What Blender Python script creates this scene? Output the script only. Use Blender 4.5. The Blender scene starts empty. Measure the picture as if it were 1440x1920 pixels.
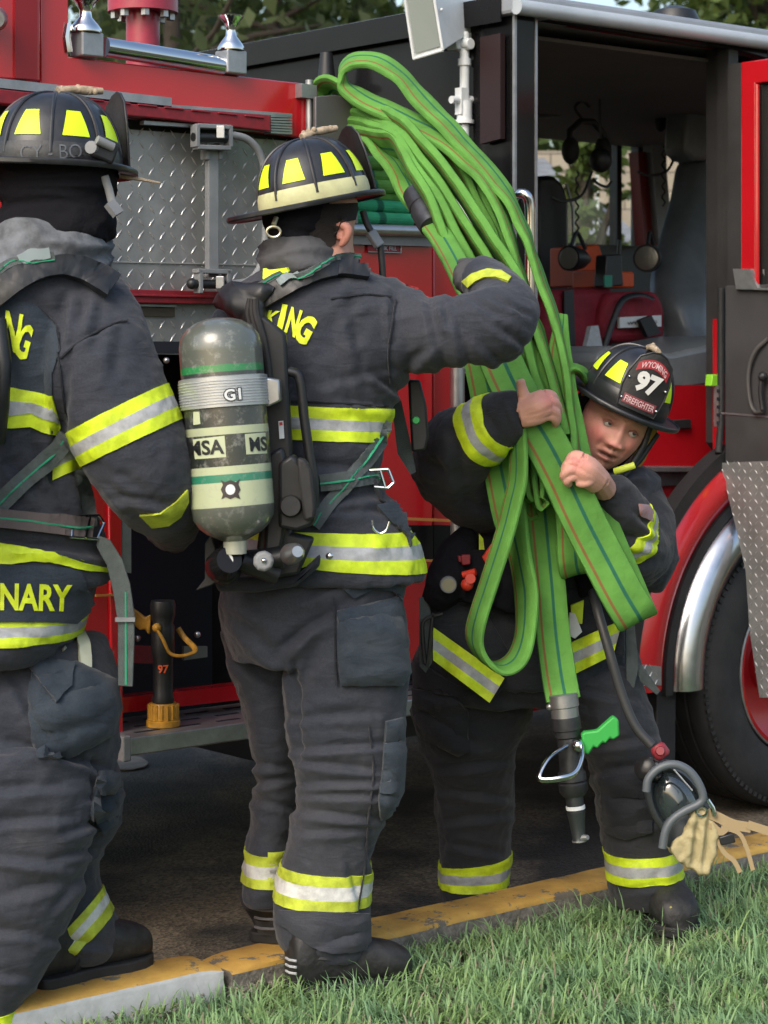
import bpy, bmesh, math, random
import numpy as np
from mathutils import Vector, Matrix, noise
from mathutils.bvhtree import BVHTree
random.seed(7); np.random.seed(7)
SC = bpy.context.scene
COL = SC.collection
# ---------------------------------------------------------------- camera
F, CX, HY, H = 4000.0, 720.0, 665.0, 1.43
cd = bpy.data.cameras.new('camera'); cam = bpy.data.objects.new('camera', cd); COL.objects.link(cam)
cam.location = (0, 0, H); cam.rotation_euler = (math.pi/2, 0, 0)
cd.sensor_fit = 'VERTICAL'; cd.sensor_height = 24; cd.lens = F/1920*24
cd.shift_y = -(960-HY)/1920; cd.clip_end = 500; cd.clip_start = .1
cd.dof.use_dof = True; cd.dof.focus_distance = 5.25; cd.dof.aperture_fstop = 4.5
SC.camera = cam
# ---------------------------------------------------------------- world, sun, exposure
w = bpy.data.worlds.new('World'); SC.world = w; w.use_nodes = True
nt = w.node_tree; bg = nt.nodes['Background']
sky = nt.nodes.new('ShaderNodeTexSky'); sky.sky_type = 'NISHITA'; sky.sun_disc = False
SUN_EL, SUN_AZ = math.radians(40), math.radians(-150)   # azimuth measured from +Y towards +X
sky.sun_elevation = SUN_EL; sky.sun_rotation = SUN_AZ
sky.air_density = 1.3; sky.dust_density = 4.0; sky.ozone_density = 1.0
nt.links.new(sky.outputs[0], bg.inputs[0]); bg.inputs[1].default_value = 0.15
sd = bpy.data.lights.new('sun', 'SUN'); sd.energy = 0.8; sd.angle = math.radians(35); sd.color = (1, .985, .96)
sun = bpy.data.objects.new('sun', sd); COL.objects.link(sun)
sdir = Vector((math.sin(SUN_AZ)*math.cos(SUN_EL), math.cos(SUN_AZ)*math.cos(SUN_EL), math.sin(SUN_EL)))
sun.rotation_euler = sdir.to_track_quat('Z', 'Y').to_euler()
SC.view_settings.view_transform = 'Standard'; SC.view_settings.look = 'None'
SC.view_settings.exposure = 0.82; SC.view_settings.gamma = 1
# ---------------------------------------------------------------- geometry helpers
def P(px, py, d): return Vector(((px-CX)/F*d, d, H-(py-HY)/F*d))
def pix(v): return (CX+v[0]/v[1]*F, HY-(v[2]-H)/v[1]*F)
UX, UY = 0.767, 0.6417          # the truck's length direction; the kerb is parallel
def uvz(u, v, z): return Vector((UX*u-UY*v, UY*u+UX*v, z))
def TV(px, py, v):               # where a sight line meets the truck's side plane v
    a = (px-CX)/F; d = v/(UX-UY*a); return (UX*a*d+UY*d, v, H-(py-HY)/F*d)
def TU(px, py, u):               # where it meets a crosswise plane u
    a = (px-CX)/F; d = u/(UX*a+UY); return (u, -UY*a*d+UX*d, H-(py-HY)/F*d)
def wm(o):
    return Matrix.Translation(o.location) if o.type == 'EMPTY' else Matrix.Identity(4)
def link(o, parent):
    COL.objects.link(o)
    if parent is not None:
        o.parent = parent; o.matrix_parent_inverse = wm(parent).inverted()
    return o
def tag(o, label=None, cat=None, group=None, kind=None):
    if label: o['label'] = label
    if cat: o['category'] = cat
    if group: o['group'] = group
    if kind: o['kind'] = kind
    return o
def empty(name, loc, label, cat, group=None):
    o = bpy.data.objects.new(name, None); o.empty_display_size = .1
    o.location = loc; COL.objects.link(o); return tag(o, label, cat, group)
class MB:
    """collects shapes; build() links them as one mesh object"""
    def __init__(s): s.v = []; s.f = []; s.m = []; s.uv = {}
    def add(s, vs, fs, mi=0, M=None):
        b = len(s.v)
        s.v += [tuple(M @ Vector(v)) if M is not None else tuple(v) for v in vs]
        s.f += [tuple(b+i for i in f) for f in fs]; s.m += [mi]*len(fs); return s
    def mesh(s, name='m'):
        me = bpy.data.meshes.new(name); me.from_pydata(s.v, [], s.f); return me
    def build(s, name, mats, parent=None, smooth=True, bevel=0, uvs=None, fix=True):
        me = s.mesh(name)
        if not isinstance(mats, (list, tuple)): mats = [mats]
        for m in mats: me.materials.append(m)
        me.polygons.foreach_set('material_index', s.m)
        if uvs is not None:
            l = me.uv_layers.new(name='UVMap')
            idx = np.zeros(len(me.loops), int); me.loops.foreach_get('vertex_index', idx)
            l.data.foreach_set('uv', np.asarray(uvs, float)[idx].ravel())
        o = bpy.data.objects.new(name, me); link(o, parent)
        if fix:
            bm = bmesh.new(); bm.from_mesh(me); bmesh.ops.recalc_face_normals(bm, faces=bm.faces); bm.to_mesh(me); bm.free()
        me.polygons.foreach_set('use_smooth', [smooth]*len(me.polygons))
        if bevel:
            b = o.modifiers.new('b', 'BEVEL'); b.width = bevel; b.segments = 2; b.limit_method = 'ANGLE'; b.angle_limit = .6
            b.harden_normals = False
        if smooth:
            try: me.set_sharp_from_angle(angle=math.radians(42))
            except Exception: pass
        return o
    def box(s, c, dx, dy, dz, M=None, mi=0):
        """c centre, full sizes, axes of M or world"""
        vs = [(c[0]+i*dx/2, c[1]+j*dy/2, c[2]+k*dz/2) for i in (-1, 1) for j in (-1, 1) for k in (-1, 1)]
        return s.add(vs, [(0, 1, 3, 2), (4, 6, 7, 5), (0, 4, 5, 1), (2, 3, 7, 6), (0, 2, 6, 4), (1, 5, 7, 3)], mi, M)
    def tbox(s, u0, u1, v0, v1, z0, z1, mi=0):
        vs = [uvz(u, v, z) for u in (u0, u1) for v in (v0, v1) for z in (z0, z1)]
        return s.add(vs, [(0, 1, 3, 2), (4, 6, 7, 5), (0, 4, 5, 1), (2, 3, 7, 6), (0, 2, 6, 4), (1, 5, 7, 3)], mi)
    def obox(s, a, b, wv, w, h, mi=0):
        """bar from a to b, width w along wv, height h"""
        a, b = Vector(a), Vector(b); t = (b-a).normalized(); wv = Vector(wv); wv = (wv-t*wv.dot(t)).normalized(); n = t.cross(wv)
        vs = [p+wv*(i*w/2)+n*(k*h/2) for p in (a, b) for i in (-1, 1) for k in (-1, 1)]
        return s.add(vs, [(0, 1, 3, 2), (4, 6, 7, 5), (0, 4, 5, 1), (2, 3, 7, 6), (0, 2, 6, 4), (1, 5, 7, 3)], mi)
    def prism(s, top, off, mi=0):
        """polygon top (3D points) extruded by vector off"""
        n = len(top); vs = [Vector(p) for p in top]+[Vector(p)+Vector(off) for p in top]
        fs = [tuple(range(n)), tuple(range(2*n-1, n-1, -1))]+[(i, i+n, (i+1) % n+n, (i+1) % n) for i in range(n)]
        return s.add(vs, fs, mi)
    def tube(s, pts, r, seg=12, cap=True, mi=0, flat=1.0, up=None):
        pts = [Vector(p) for p in pts]; n = len(pts)
        rs = r if isinstance(r, (list, tuple)) else [r]*n
        T = [(pts[min(i+1, n-1)]-pts[max(i-1, 0)]).normalized() for i in range(n)]
        a = Vector(up) if up is not None else (Vector((0, 0, 1)) if abs(T[0].z) < .9 else Vector((1, 0, 0)))
        N = (a-T[0]*a.dot(T[0])).normalized(); vs = []
        for i in range(n):
            N = (N-T[i]*N.dot(T[i])).normalized(); B = T[i].cross(N)
            for k in range(seg):
                t = 2*math.pi*k/seg; vs.append(pts[i]+N*(rs[i]*math.cos(t))+B*(rs[i]*flat*math.sin(t)))
        fs = [(i*seg+k, i*seg+(k+1) % seg, (i+1)*seg+(k+1) % seg, (i+1)*seg+k) for i in range(n-1) for k in range(seg)]
        if cap: fs += [tuple(range(seg-1, -1, -1)), tuple(range((n-1)*seg, n*seg))]
        return s.add(vs, fs, mi)
    def lathe(s, a, b, prof, seg=32, mi=0, cap=True):
        """prof list of (t along a->b in metres or fraction, radius)"""
        a, b = Vector(a), Vector(b); t = (b-a); L = t.length; t.normalize()
        x = Vector((0, 1, 0)) if abs(t.y) < .9 else Vector((1, 0, 0))
        N = (x-t*x.dot(t)).normalized(); B = t.cross(N); vs = []
        for (q, r) in prof:
            for k in range(seg):
                an = 2*math.pi*k/seg; vs.append(a+t*(q*L)+N*(r*math.cos(an))+B*(r*math.sin(an)))
        n = len(prof)
        fs = [(i*seg+k, i*seg+(k+1) % seg, (i+1)*seg+(k+1) % seg, (i+1)*seg+k) for i in range(n-1) for k in range(seg)]
        if cap: fs += [tuple(range(seg-1, -1, -1)), tuple(range((n-1)*seg, n*seg))]
        mis = mi
        return s.add(vs, fs, mis)
    def sphere(s, c, r, seg=16, rings=10, sc=(1, 1, 1), M=None, mi=0):
        vs = []; 
        for i in range(rings+1):
            th = math.pi*i/rings
            for k in range(seg):
                ph = 2*math.pi*k/seg
                vs.append((c[0]+r*sc[0]*math.sin(th)*math.cos(ph), c[1]+r*sc[1]*math.sin(th)*math.sin(ph), c[2]+r*sc[2]*math.cos(th)))
        fs = [(i*seg+k, (i+1)*seg+k, (i+1)*seg+(k+1) % seg, i*seg+(k+1) % seg) for i in range(rings) for k in range(seg)]
        return s.add(vs, fs, mi, M)
def crs(pts, n=8):
    """Catmull-Rom resampling of tuples"""
    A = [np.array(p, float) for p in pts]; A = [2*A[0]-A[1]]+A+[2*A[-1]-A[-2]]; out = []
    for i in range(1, len(A)-2):
        for k in range(n):
            t = k/n; a, b, c, d = A[i-1], A[i], A[i+1], A[i+2]
            out.append(.5*((2*b)+(-a+c)*t+(2*a-5*b+4*c-d)*t*t+(-a+3*b-3*c+d)*t**3))
    out.append(A[-2]); return out
def PP(pts, n=6): return [P(*p[:3]) for p in crs(pts, n)]
# ---------------------------------------------------------------- materials
MATS = {}
def mat(name, col, rough=.6, metal=0.0, bump=0.0, bscale=60, var=0.0, vscale=6, col2=None, spec=.5, coat=0, dist=.003, sheen=0, sx=(1, 1, 1), trans=0):
    if name in MATS: return MATS[name]
    m = bpy.data.materials.new(name); m.use_nodes = True; nt = m.node_tree; p = nt.nodes['Principled BSDF']
    c = (*col, 1); p.inputs['Base Color'].default_value = c; p.inputs['Roughness'].default_value = rough; p.inputs['Metallic'].default_value = metal
    p.inputs['Specular IOR Level'].default_value = spec; p.inputs['Coat Weight'].default_value = coat; p.inputs['Coat Roughness'].default_value = .08
    p.inputs['Sheen Weight'].default_value = sheen; p.inputs['Transmission Weight'].default_value = trans
    tc = nt.nodes.new('ShaderNodeTexCoord'); mp = nt.nodes.new('ShaderNodeMapping'); mp.inputs['Scale'].default_value = sx
    nt.links.new(tc.outputs['Object'], mp.inputs[0])
    if var or col2:
        n = nt.nodes.new('ShaderNodeTexNoise'); n.inputs['Scale'].default_value = vscale; n.inputs['Detail'].default_value = 6; n.inputs['Roughness'].default_value = .65
        nt.links.new(mp.outputs[0], n.inputs['Vector']); r = nt.nodes.new('ShaderNodeValToRGB')
        c2 = col2 if col2 else tuple(x*(1-var) for x in col); c1 = col if col2 else tuple(min(1, x*(1+var)) for x in col)
        r.color_ramp.elements[0].position = .35; r.color_ramp.elements[0].color = (*c2, 1)
        r.color_ramp.elements[1].position = .65; r.color_ramp.elements[1].color = (*c1, 1)
        nt.links.new(n.outputs[0], r.inputs[0]); nt.links.new(r.outputs[0], p.inputs['Base Color'])
        rr = nt.nodes.new('ShaderNodeMapRange'); rr.inputs[3].default_value = max(.02, rough-.1); rr.inputs[4].default_value = min(1, rough+.1)
        nt.links.new(n.outputs[0], rr.inputs[0]); nt.links.new(rr.outputs[0], p.inputs['Roughness'])
    if bump:
        n = nt.nodes.new('ShaderNodeTexNoise'); n.inputs['Scale'].default_value = bscale; n.inputs['Detail'].default_value = 4
        nt.links.new(mp.outputs[0], n.inputs['Vector']); b = nt.nodes.new('ShaderNodeBump')
        b.inputs['Strength'].default_value = bump; b.inputs['Distance'].default_value = dist
        nt.links.new(n.outputs[0], b.inputs['Height']); nt.links.new(b.outputs[0], p.inputs['Normal'])
    MATS[name] = m; return m
def N(m, t): return m.node_tree.nodes.new(t)
def coatmat(name, col, amp=1.0):
    """turnout cloth: woven, creased, a little dusty"""
    m = bpy.data.materials.new(name); m.use_nodes = True; nt = m.node_tree; L = nt.links.new; p = nt.nodes['Principled BSDF']
    p.inputs['Roughness'].default_value = .82; p.inputs['Specular IOR Level'].default_value = .3; p.inputs['Sheen Weight'].default_value = .12; p.inputs['Sheen Roughness'].default_value = .5
    tc = N(m, 'ShaderNodeTexCoord'); n = N(m, 'ShaderNodeTexNoise'); n.inputs['Scale'].default_value = 4; n.inputs['Detail'].default_value = 8; n.inputs['Roughness'].default_value = .7
    L(tc.outputs['Object'], n.inputs['Vector']); r = N(m, 'ShaderNodeValToRGB'); e = r.color_ramp.elements
    e[0].position = .35; e[0].color = (col[0]*.8, col[1]*.82, col[2]*.88, 1); e[1].position = .68; e[1].color = (col[0]*1.3, col[1]*1.2, col[2]*1.12, 1)
    L(n.outputs[0], r.inputs[0])
    nf = N(m, 'ShaderNodeTexNoise'); nf.inputs['Scale'].default_value = 260; nf.inputs['Detail'].default_value = 3; L(tc.outputs['Object'], nf.inputs['Vector']); mf = N(m, 'ShaderNodeMapRange'); mf.inputs[1].default_value = .3; mf.inputs[2].default_value = .7; mf.inputs[3].default_value = .80; mf.inputs[4].default_value = 1.2; L(nf.outputs[0], mf.inputs[0])
    xf = N(m, 'ShaderNodeMix'); xf.data_type = 'RGBA'; xf.blend_type = 'MULTIPLY'; xf.inputs[0].default_value = 1; L(r.outputs[0], xf.inputs[6]); L(mf.outputs[0], xf.inputs[7])
    nd = N(m, 'ShaderNodeTexNoise'); nd.inputs['Scale'].default_value = 2.6; nd.inputs['Detail'].default_value = 9; nd.inputs['Roughness'].default_value = .72; nd.inputs['Distortion'].default_value = 1.2; L(tc.outputs['Object'], nd.inputs['Vector']); md = N(m, 'ShaderNodeMapRange'); md.inputs[1].default_value = .50; md.inputs[2].default_value = .74; md.inputs[4].default_value = .55; L(nd.outputs[0], md.inputs[0])
    xd = N(m, 'ShaderNodeMix'); xd.data_type = 'RGBA'; L(md.outputs[0], xd.inputs[0]); L(xf.outputs[2], xd.inputs[6]); xd.inputs[7].default_value = (col[0]*1.6+.018, col[1]*1.5+.014, col[2]*1.3+.012, 1); L(xd.outputs[2], p.inputs['Base Color'])
    mp = N(m, 'ShaderNodeMapping'); mp.inputs['Scale'].default_value = (9, 9, 26); L(tc.outputs['Object'], mp.inputs[0])
    n2 = N(m, 'ShaderNodeTexNoise'); n2.inputs['Scale'].default_value = 1; n2.inputs['Detail'].default_value = 3; n2.inputs['Distortion'].default_value = .8; L(mp.outputs[0], n2.inputs['Vector'])
    n3 = N(m, 'ShaderNodeTexNoise'); n3.inputs['Scale'].default_value = 500; n3.inputs['Detail'].default_value = 2; L(tc.outputs['Object'], n3.inputs['Vector'])
    b1 = N(m, 'ShaderNodeBump'); b1.inputs['Strength'].default_value = .32*amp; b1.inputs['Distance'].default_value = .02; L(n2.outputs[0], b1.inputs['Height'])
    b2 = N(m, 'ShaderNodeBump'); b2.inputs['Strength'].default_value = .35; b2.inputs['Distance'].default_value = .0015; L(n3.outputs[0], b2.inputs['Height']); L(b1.outputs[0], b2.inputs['Normal']); L(b2.outputs[0], p.inputs['Normal'])
    MATS[name] = m; return m
M_COAT = coatmat('charcoal_cloth', (.027, .032, .044)); M_COATB = coatmat('slate_cloth', (.021, .032, .046)); M_COATL = coatmat('worn_black_cloth', (.019, .022, .028)); M_COATC = coatmat('black_cloth', (.013, .016, .022))
M_LIME = mat('lime_trim', (.56, .72, .02), .55, bump=.25, bscale=400, var=.22, vscale=18); M_LIMED = mat('worn_lime_trim', (.42, .50, .04), .6, bump=.3, bscale=200, var=.3, vscale=20)
M_SILV = mat('silver_trim', (.36, .375, .39), .42, bump=.25, bscale=350, var=.18, vscale=40); M_SILVW = mat('worn_silver_trim', (.55, .56, .55), .5, bump=.3, bscale=120, var=.25, vscale=25)
M_LET = mat('lime_lettering', (.62, .74, .015), .6, var=.12, vscale=60)
M_SHELL = mat('helmet_shell', (.015, .016, .019), .38, bump=.2, bscale=30, var=.4, vscale=25, coat=.15)
M_LREF = mat('helmet_reflector', (.66, .92, .01), .45); M_CREAM = mat('glow_band', (.50, .50, .27), .6, var=.15, vscale=15, bump=.2, bscale=90)
M_BLK = mat('black_plastic', (.012, .013, .015), .45, var=.3, vscale=20); M_RUB = mat('black_rubber', (.014, .014, .015), .7, bump=.3, bscale=90, var=.3, vscale=15)
M_DARK = mat('dark_knit', (.009, .009, .012), .95, bump=.5, bscale=180, spec=.15); M_GREYK = mat('grey_fleece', (.11, .12, .135), .95, bump=.6, bscale=60, var=.4, vscale=18)
M_WEB = mat('grey_webbing', (.07, .085, .085), .8, bump=.5, bscale=350, var=.2, vscale=30); M_WGRN = mat('green_stitching', (.02, .26, .14), .8)
M_RED = mat('red_paint', (.42, .008, .014), .22, coat=.6, var=.08, vscale=3); M_DRED = mat('dull_red_rail', (.24, .01, .02), .5, var=.3, vscale=60, col2=(.16, .01, .016))
M_CHR = mat('chrome', (.62, .64, .67), .12, 1.0); M_STL = mat('brushed_steel', (.42, .43, .44), .34, .9, bump=.1, bscale=60, var=.12, vscale=14)
M_ALU = mat('aluminium', (.36, .37, .38), .42, .8, var=.15, vscale=20); M_PLATE = mat('tread_plate', (.27, .272, .27), .42, .45, var=.18, vscale=8, bump=.12, bscale=30)
M_LUG = mat('tread_lugs', (.42, .42, .41), .34, .5, var=.1, vscale=40); M_BLKP = mat('black_paint', (.010, .010, .011), .16, coat=.5, var=.2, vscale=2)
M_BLKP.node_tree.nodes['Principled BSDF'].inputs['Specular IOR Level'].default_value = .2; M_BLKP.node_tree.nodes['Principled BSDF'].inputs['Coat Weight'].default_value = .04
M_WHT = mat('white_enamel', (.62, .65, .66), .4, var=.08, vscale=10); M_GPL = mat('grey_powder_coat', (.19, .20, .21), .55, var=.12, vscale=12)
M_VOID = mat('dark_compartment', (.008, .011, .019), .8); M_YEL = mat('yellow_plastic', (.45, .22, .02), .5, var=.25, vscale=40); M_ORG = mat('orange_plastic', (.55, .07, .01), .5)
M_HEAD = mat('cab_trim', (.06, .056, .054), .6, var=.2, vscale=6); M_VINYL = mat('grey_vinyl', (.13, .145, .155), .32, var=.12, vscale=12, bump=.1, bscale=80)
M_BAG = mat('red_bag_cloth', (.20, .008, .02), .75, bump=.5, bscale=25, dist=.02, var=.2, vscale=10); M_BLUE = mat('dull_teal', (.02, .2, .13), .6)
M_LEATH = mat('boot_leather', (.018, .018, .019), .6, bump=.6, bscale=45, dist=.006, var=.45, vscale=30); M_TAN = mat('tan_cord', (.33, .26, .18), .8, bump=.7, bscale=90, var=.35, vscale=60)
# ---------------------------------------------------------------- cloth, skin and decal tools
CAMP = Vector((0, 0, H))
def loftv(mb, sl, seg=36, step=.02):
    """upright form from slices (py, xl, xr, depth, half depth[, squareness])"""
    sl = [tuple(s)+((2.3,) if len(s) == 5 else ()) for s in sl]
    R = crs(sl, 5); vs = []
    for y, xl, xr, d, t, e in R:
        c = P((xl+xr)/2, y, d); a = (xr-xl)/2*d/F
        for k in range(seg):
            an = 2*math.pi*k/seg; ca, sa = math.cos(an), math.sin(an)
            vs.append((c.x+a*math.copysign(abs(ca)**(2/e), ca), c.y+t*math.copysign(abs(sa)**(2/e), sa), c.z))
    n = len(R)
    fs = [(i*seg+k, i*seg+(k+1) % seg, (i+1)*seg+(k+1) % seg, (i+1)*seg+k) for i in range(n-1) for k in range(seg)]
    fs += [tuple(range(seg-1, -1, -1)), tuple(range((n-1)*seg, n*seg))]
    return mb.add(vs, fs)
def limb(mb, pts, seg=20, n=6):
    """tapered round form through (px, py, depth, radius)"""
    R = crs(pts, n); return mb.tube([P(*r[:3]) for r in R], [float(r[3]) for r in R], seg)
def remesh(mb, vox, smooth=6, name='m'):
    me = mb.mesh(); o = bpy.data.objects.new('t', me); COL.objects.link(o)
    bm = bmesh.new(); bm.from_mesh(me); bmesh.ops.recalc_face_normals(bm, faces=bm.faces); bm.to_mesh(me); bm.free()
    r = o.modifiers.new('r', 'REMESH'); r.mode = 'VOXEL'; r.voxel_size = vox; r.use_smooth_shade = True
    if smooth: s = o.modifiers.new('s', 'SMOOTH'); s.iterations = smooth; s.factor = .5
    dg = bpy.context.evaluated_depsgraph_get(); ev = o.evaluated_get(dg); out = bpy.data.meshes.new_from_object(ev)
    bpy.data.objects.remove(o); out.name = name; return out
def getco(me):
    a = np.zeros(len(me.vertices)*3); me.vertices.foreach_get('co', a); return a.reshape(-1, 3)
def getno(me):
    a = np.zeros(len(me.vertices)*3); me.vertex_normals.foreach_get('vector', a); return a.reshape(-1, 3)
def wrinkle(me, amp=.006, freq=(9, 9, 20), creases=(), seed=0, amp2=.0022):
    """folds: ridged noise, and creases (x0,y0,x1,y1, depth mm, width px) where the cloth buckles"""
    co = getco(me); no = getno(me); disp = np.zeros(len(co)); nz = noise.noise; o = Vector((seed*3.1, seed*1.7, seed*2.3))
    for i, c in enumerate(co):
        q = Vector((c[0]*freq[0], c[1]*freq[1], c[2]*freq[2]))+o
        q2 = q+Vector((nz(q*.5), nz(q*.5+Vector((7, 3, 1))), nz(q*.5+Vector((2, 9, 4)))))*.9
        a = nz(q2); b = nz(q2*2.1)
        disp[i] = amp*(1-2.9*abs(a)**.85)*.8+amp*.35*(1-2*abs(b))+amp2*nz(Vector(c)*60)
    px = CX+co[:, 0]/co[:, 1]*F; py = HY-(co[:, 2]-H)/co[:, 1]*F
    for cr in creases:
        x0, y0, x1, y1, dep, wd = cr[:6]
        dx, dy = x1-x0, y1-y0; L2 = dx*dx+dy*dy; t = np.clip(((px-x0)*dx+(py-y0)*dy)/L2, 0, 1)
        s = ((px-x0)*dy-(py-y0)*dx)/math.sqrt(L2)
        e = np.hypot(px-(x0+t*dx), py-(y0+t*dy)); fade = np.sin(np.pi*np.clip(t*.86+.07, 0, 1))**.5
        g = np.exp(-(e/wd)**2); ridge = np.exp(-((s+wd*1.5)/wd)**2)*np.exp(-(np.maximum(0, e-abs(s))/wd)**2)*(e < wd*4)
        disp += dep*.0013*fade*(-g+.8*ridge)
    co = co+no*disp[:, None]; me.vertices.foreach_set('co', co.ravel()); me.update()
def mkbody(name, mb, vox, mats, parent, smooth=6, **kw):
    me = remesh(mb, vox, smooth, name)
    if kw.pop('nowr', False) is False: wrinkle(me, **kw)
    me.materials.clear(); me.materials.append(mats)
    me.polygons.foreach_set('use_smooth', [True]*len(me.polygons))
    return link(bpy.data.objects.new(name, me), parent)
def bvh(*objs):
    v = []; f = []
    for o in objs:
        me = o.data if hasattr(o, 'data') else o; b = len(v); v += [x.co.copy() for x in me.vertices]; f += [[b+i for i in p.vertices] for p in me.polygons]
    return BVHTree.FromPolygons(v, f)
def cast(bv, px, py, dg, off=.003):
    dr = (P(px, py, 1)-CAMP).normalized(); h = bv.ray_cast(CAMP, dr)
    if h[0] is None:
        n = bv.find_nearest(P(px, py, dg)); p, no = n[0], n[1]
    else: p, no = h[0], h[1]
    if no.dot(dr) > 0: no = -no
    no = (no*.6-dr*.4).normalized(); return p+no*off, no
def tess(poly, step=9):
    bm = bmesh.new(); f = bm.faces.new([bm.verts.new((x, y, 0)) for x, y in poly])
    bmesh.ops.triangulate(bm, faces=bm.faces[:])
    xs = [p[0] for p in poly]; ys = [p[1] for p in poly]
    for ax, lo, hi in ((0, min(xs), max(xs)), (1, min(ys), max(ys))):
        k = lo+step
        while k < hi:
            c = [0, 0, 0]; n = [0, 0, 0]; c[ax] = k; n[ax] = 1
            bmesh.ops.bisect_plane(bm, geom=bm.verts[:]+bm.edges[:]+bm.faces[:], plane_co=c, plane_no=n, dist=step*.001); k += step
    bmesh.ops.remove_doubles(bm, verts=bm.verts[:], dist=step*.005)
    return bm
def patch(name, poly, bv, m, parent, th=.003, off=.002, dg=5, step=9, bulge=0, crease=0, seed=1, smooth=0):
    """a piece of cloth or plate lying on a body: shaped by poly, following the surface, with real thickness"""
    bm = tess(poly, step); n0 = len(bm.verts); data = {}
    bnd = {v for e in bm.edges if len(e.link_faces) < 2 for v in e.verts}
    bp = np.array([v.co[:2] for v in bnd])
    low = []
    for v in bm.verts:
        x, y = v.co.x, v.co.y
        q, no = cast(bv, x, y, dg, 0); e = 0
        if bulge or crease:
            dd = min(1, float(np.min(np.hypot(bp[:, 0]-x, bp[:, 1]-y)))/22); e = bulge*math.sin(dd*math.pi/2)+crease*dd*(1-2*abs(noise.noise(Vector((x*.02, y*.035, seed)))))
        data[v] = (q, no, e)
    if smooth:
        tt = {v: (data[v][0]-CAMP).length for v in bm.verts}; nn = {v: data[v][1] for v in bm.verts}
        for _ in range(smooth):
            tt = {v: .3*tt[v]+.7*sum(tt[e.other_vert(v)] for e in v.link_edges)/len(v.link_edges) for v in bm.verts}
            nn = {v: (nn[v]*.3+sum((nn[e.other_vert(v)] for e in v.link_edges), Vector())*(.7/len(v.link_edges))).normalized() for v in bm.verts}
        data = {v: (CAMP+(data[v][0]-CAMP).normalized()*(tt[v]-.003), nn[v], data[v][2]) for v in bm.verts}
    for v, (q, no, e) in data.items(): v.co = q+no*(off+th+e)
    ret = bmesh.ops.extrude_face_region(bm, geom=bm.faces[:]); new = [g for g in ret['geom'] if isinstance(g, bmesh.types.BMVert)]
    # the copied sheet becomes the front; push the first one back
    keys = list(data.keys())
    for v in keys:
        if v.is_valid: q, no, e = data[v]; v.co = q+no*(off-.004)
    me = bpy.data.meshes.new(name); bmesh.ops.recalc_face_normals(bm, faces=bm.faces); bm.to_mesh(me); bm.free()
    me.materials.append(m); me.polygons.foreach_set('use_smooth', [True]*len(me.polygons))
    try: me.set_sharp_from_angle(angle=math.radians(50))
    except Exception: pass
    return link(bpy.data.objects.new(name, me), parent)
def wide(path, w0, w1=None):
    """polygon of given pixel width about a polyline"""
    w1 = w1 or w0; A = [np.array(p) for p in crs(path, 4)]; n = len(A); l = []; r = []
    for i in range(n):
        t = A[min(i+1, n-1)]-A[max(i-1, 0)]; t = t/np.hypot(*t); nn = np.array((-t[1], t[0])); w = (w0+(w1-w0)*i/(n-1))/2
        l.append(tuple(A[i]+nn*w)); r.append(tuple(A[i]-nn*w))
    return l+r[::-1]
def strap(name, path, w0, bv, m, parent, w1=None, smooth=14, **kw): return patch(name, wide(path, w0, w1), bv, m, parent, smooth=smooth, **kw)
def band(name, body, cuts, mats, parent, box, dr=(0, 9), off=.0035, tilt=0.0, axis=None):
    """trim sewn round a limb: cuts = lines ((x0,y0),(x1,y1)) top to bottom; stripes between successive cuts use mats in turn"""
    bm = bmesh.new(); bm.from_mesh(body.data)
    dg = .5*(dr[0]+dr[1]) if dr[1] < 9 else 5
    def keep(c):
        x, y = pix(c); return box[0] < x < box[2] and box[1] < y < box[3] and dr[0] < c[1] < dr[1]
    bmesh.ops.delete(bm, geom=[f for f in bm.faces if not keep(f.calc_center_median())], context='FACES')
    pl = []
    for (a, b) in cuts:
        A, B = P(*a, dg), P(*b, dg); back = Vector((0, 1, tilt)) if axis is None else Vector(axis); no = (B-A).cross(back).normalized()
        if no.z < 0: no = -no
        if axis is not None and False: pass
        pl.append((A, no)); bmesh.ops.bisect_plane(bm, geom=bm.verts[:]+bm.edges[:]+bm.faces[:], plane_co=A, plane_no=no, dist=1e-5)
    dele = []
    for f in bm.faces:
        c = f.calc_center_median(); s = [(c-A).dot(no) > 0 for A, no in pl]
        if s[0] or not s[-1]: dele.append(f); continue
        k = 0
        for i in range(1, len(pl)):
            if not s[i]: k = i
        f.material_index = min(k, len(mats)-1)
    bmesh.ops.delete(bm, geom=dele, context='FACES')
    bm.normal_update()
    for v in bm.verts: pass
    nrm = {v: v.normal.copy() for v in bm.verts}
    src = list(bm.verts)
    ret = bmesh.ops.extrude_face_region(bm, geom=bm.faces[:])
    for v in [g for g in ret['geom'] if isinstance(g, bmesh.types.BMVert)]: v.co += v.normal*off if v.normal.length > .5 else Vector()
    for v in src:
        if v.is_valid: v.co -= nrm[v]*.002
    bmesh.ops.recalc_face_normals(bm, faces=bm.faces)
    me = bpy.data.meshes.new(name); bm.to_mesh(me); bm.free()
    for m in mats: me.materials.append(m)
    me.polygons.foreach_set('use_smooth', [True]*len(me.polygons))
    try: me.set_sharp_from_angle(angle=math.radians(55))
    except Exception: pass
    return link(bpy.data.objects.new(name, me), parent)
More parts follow.
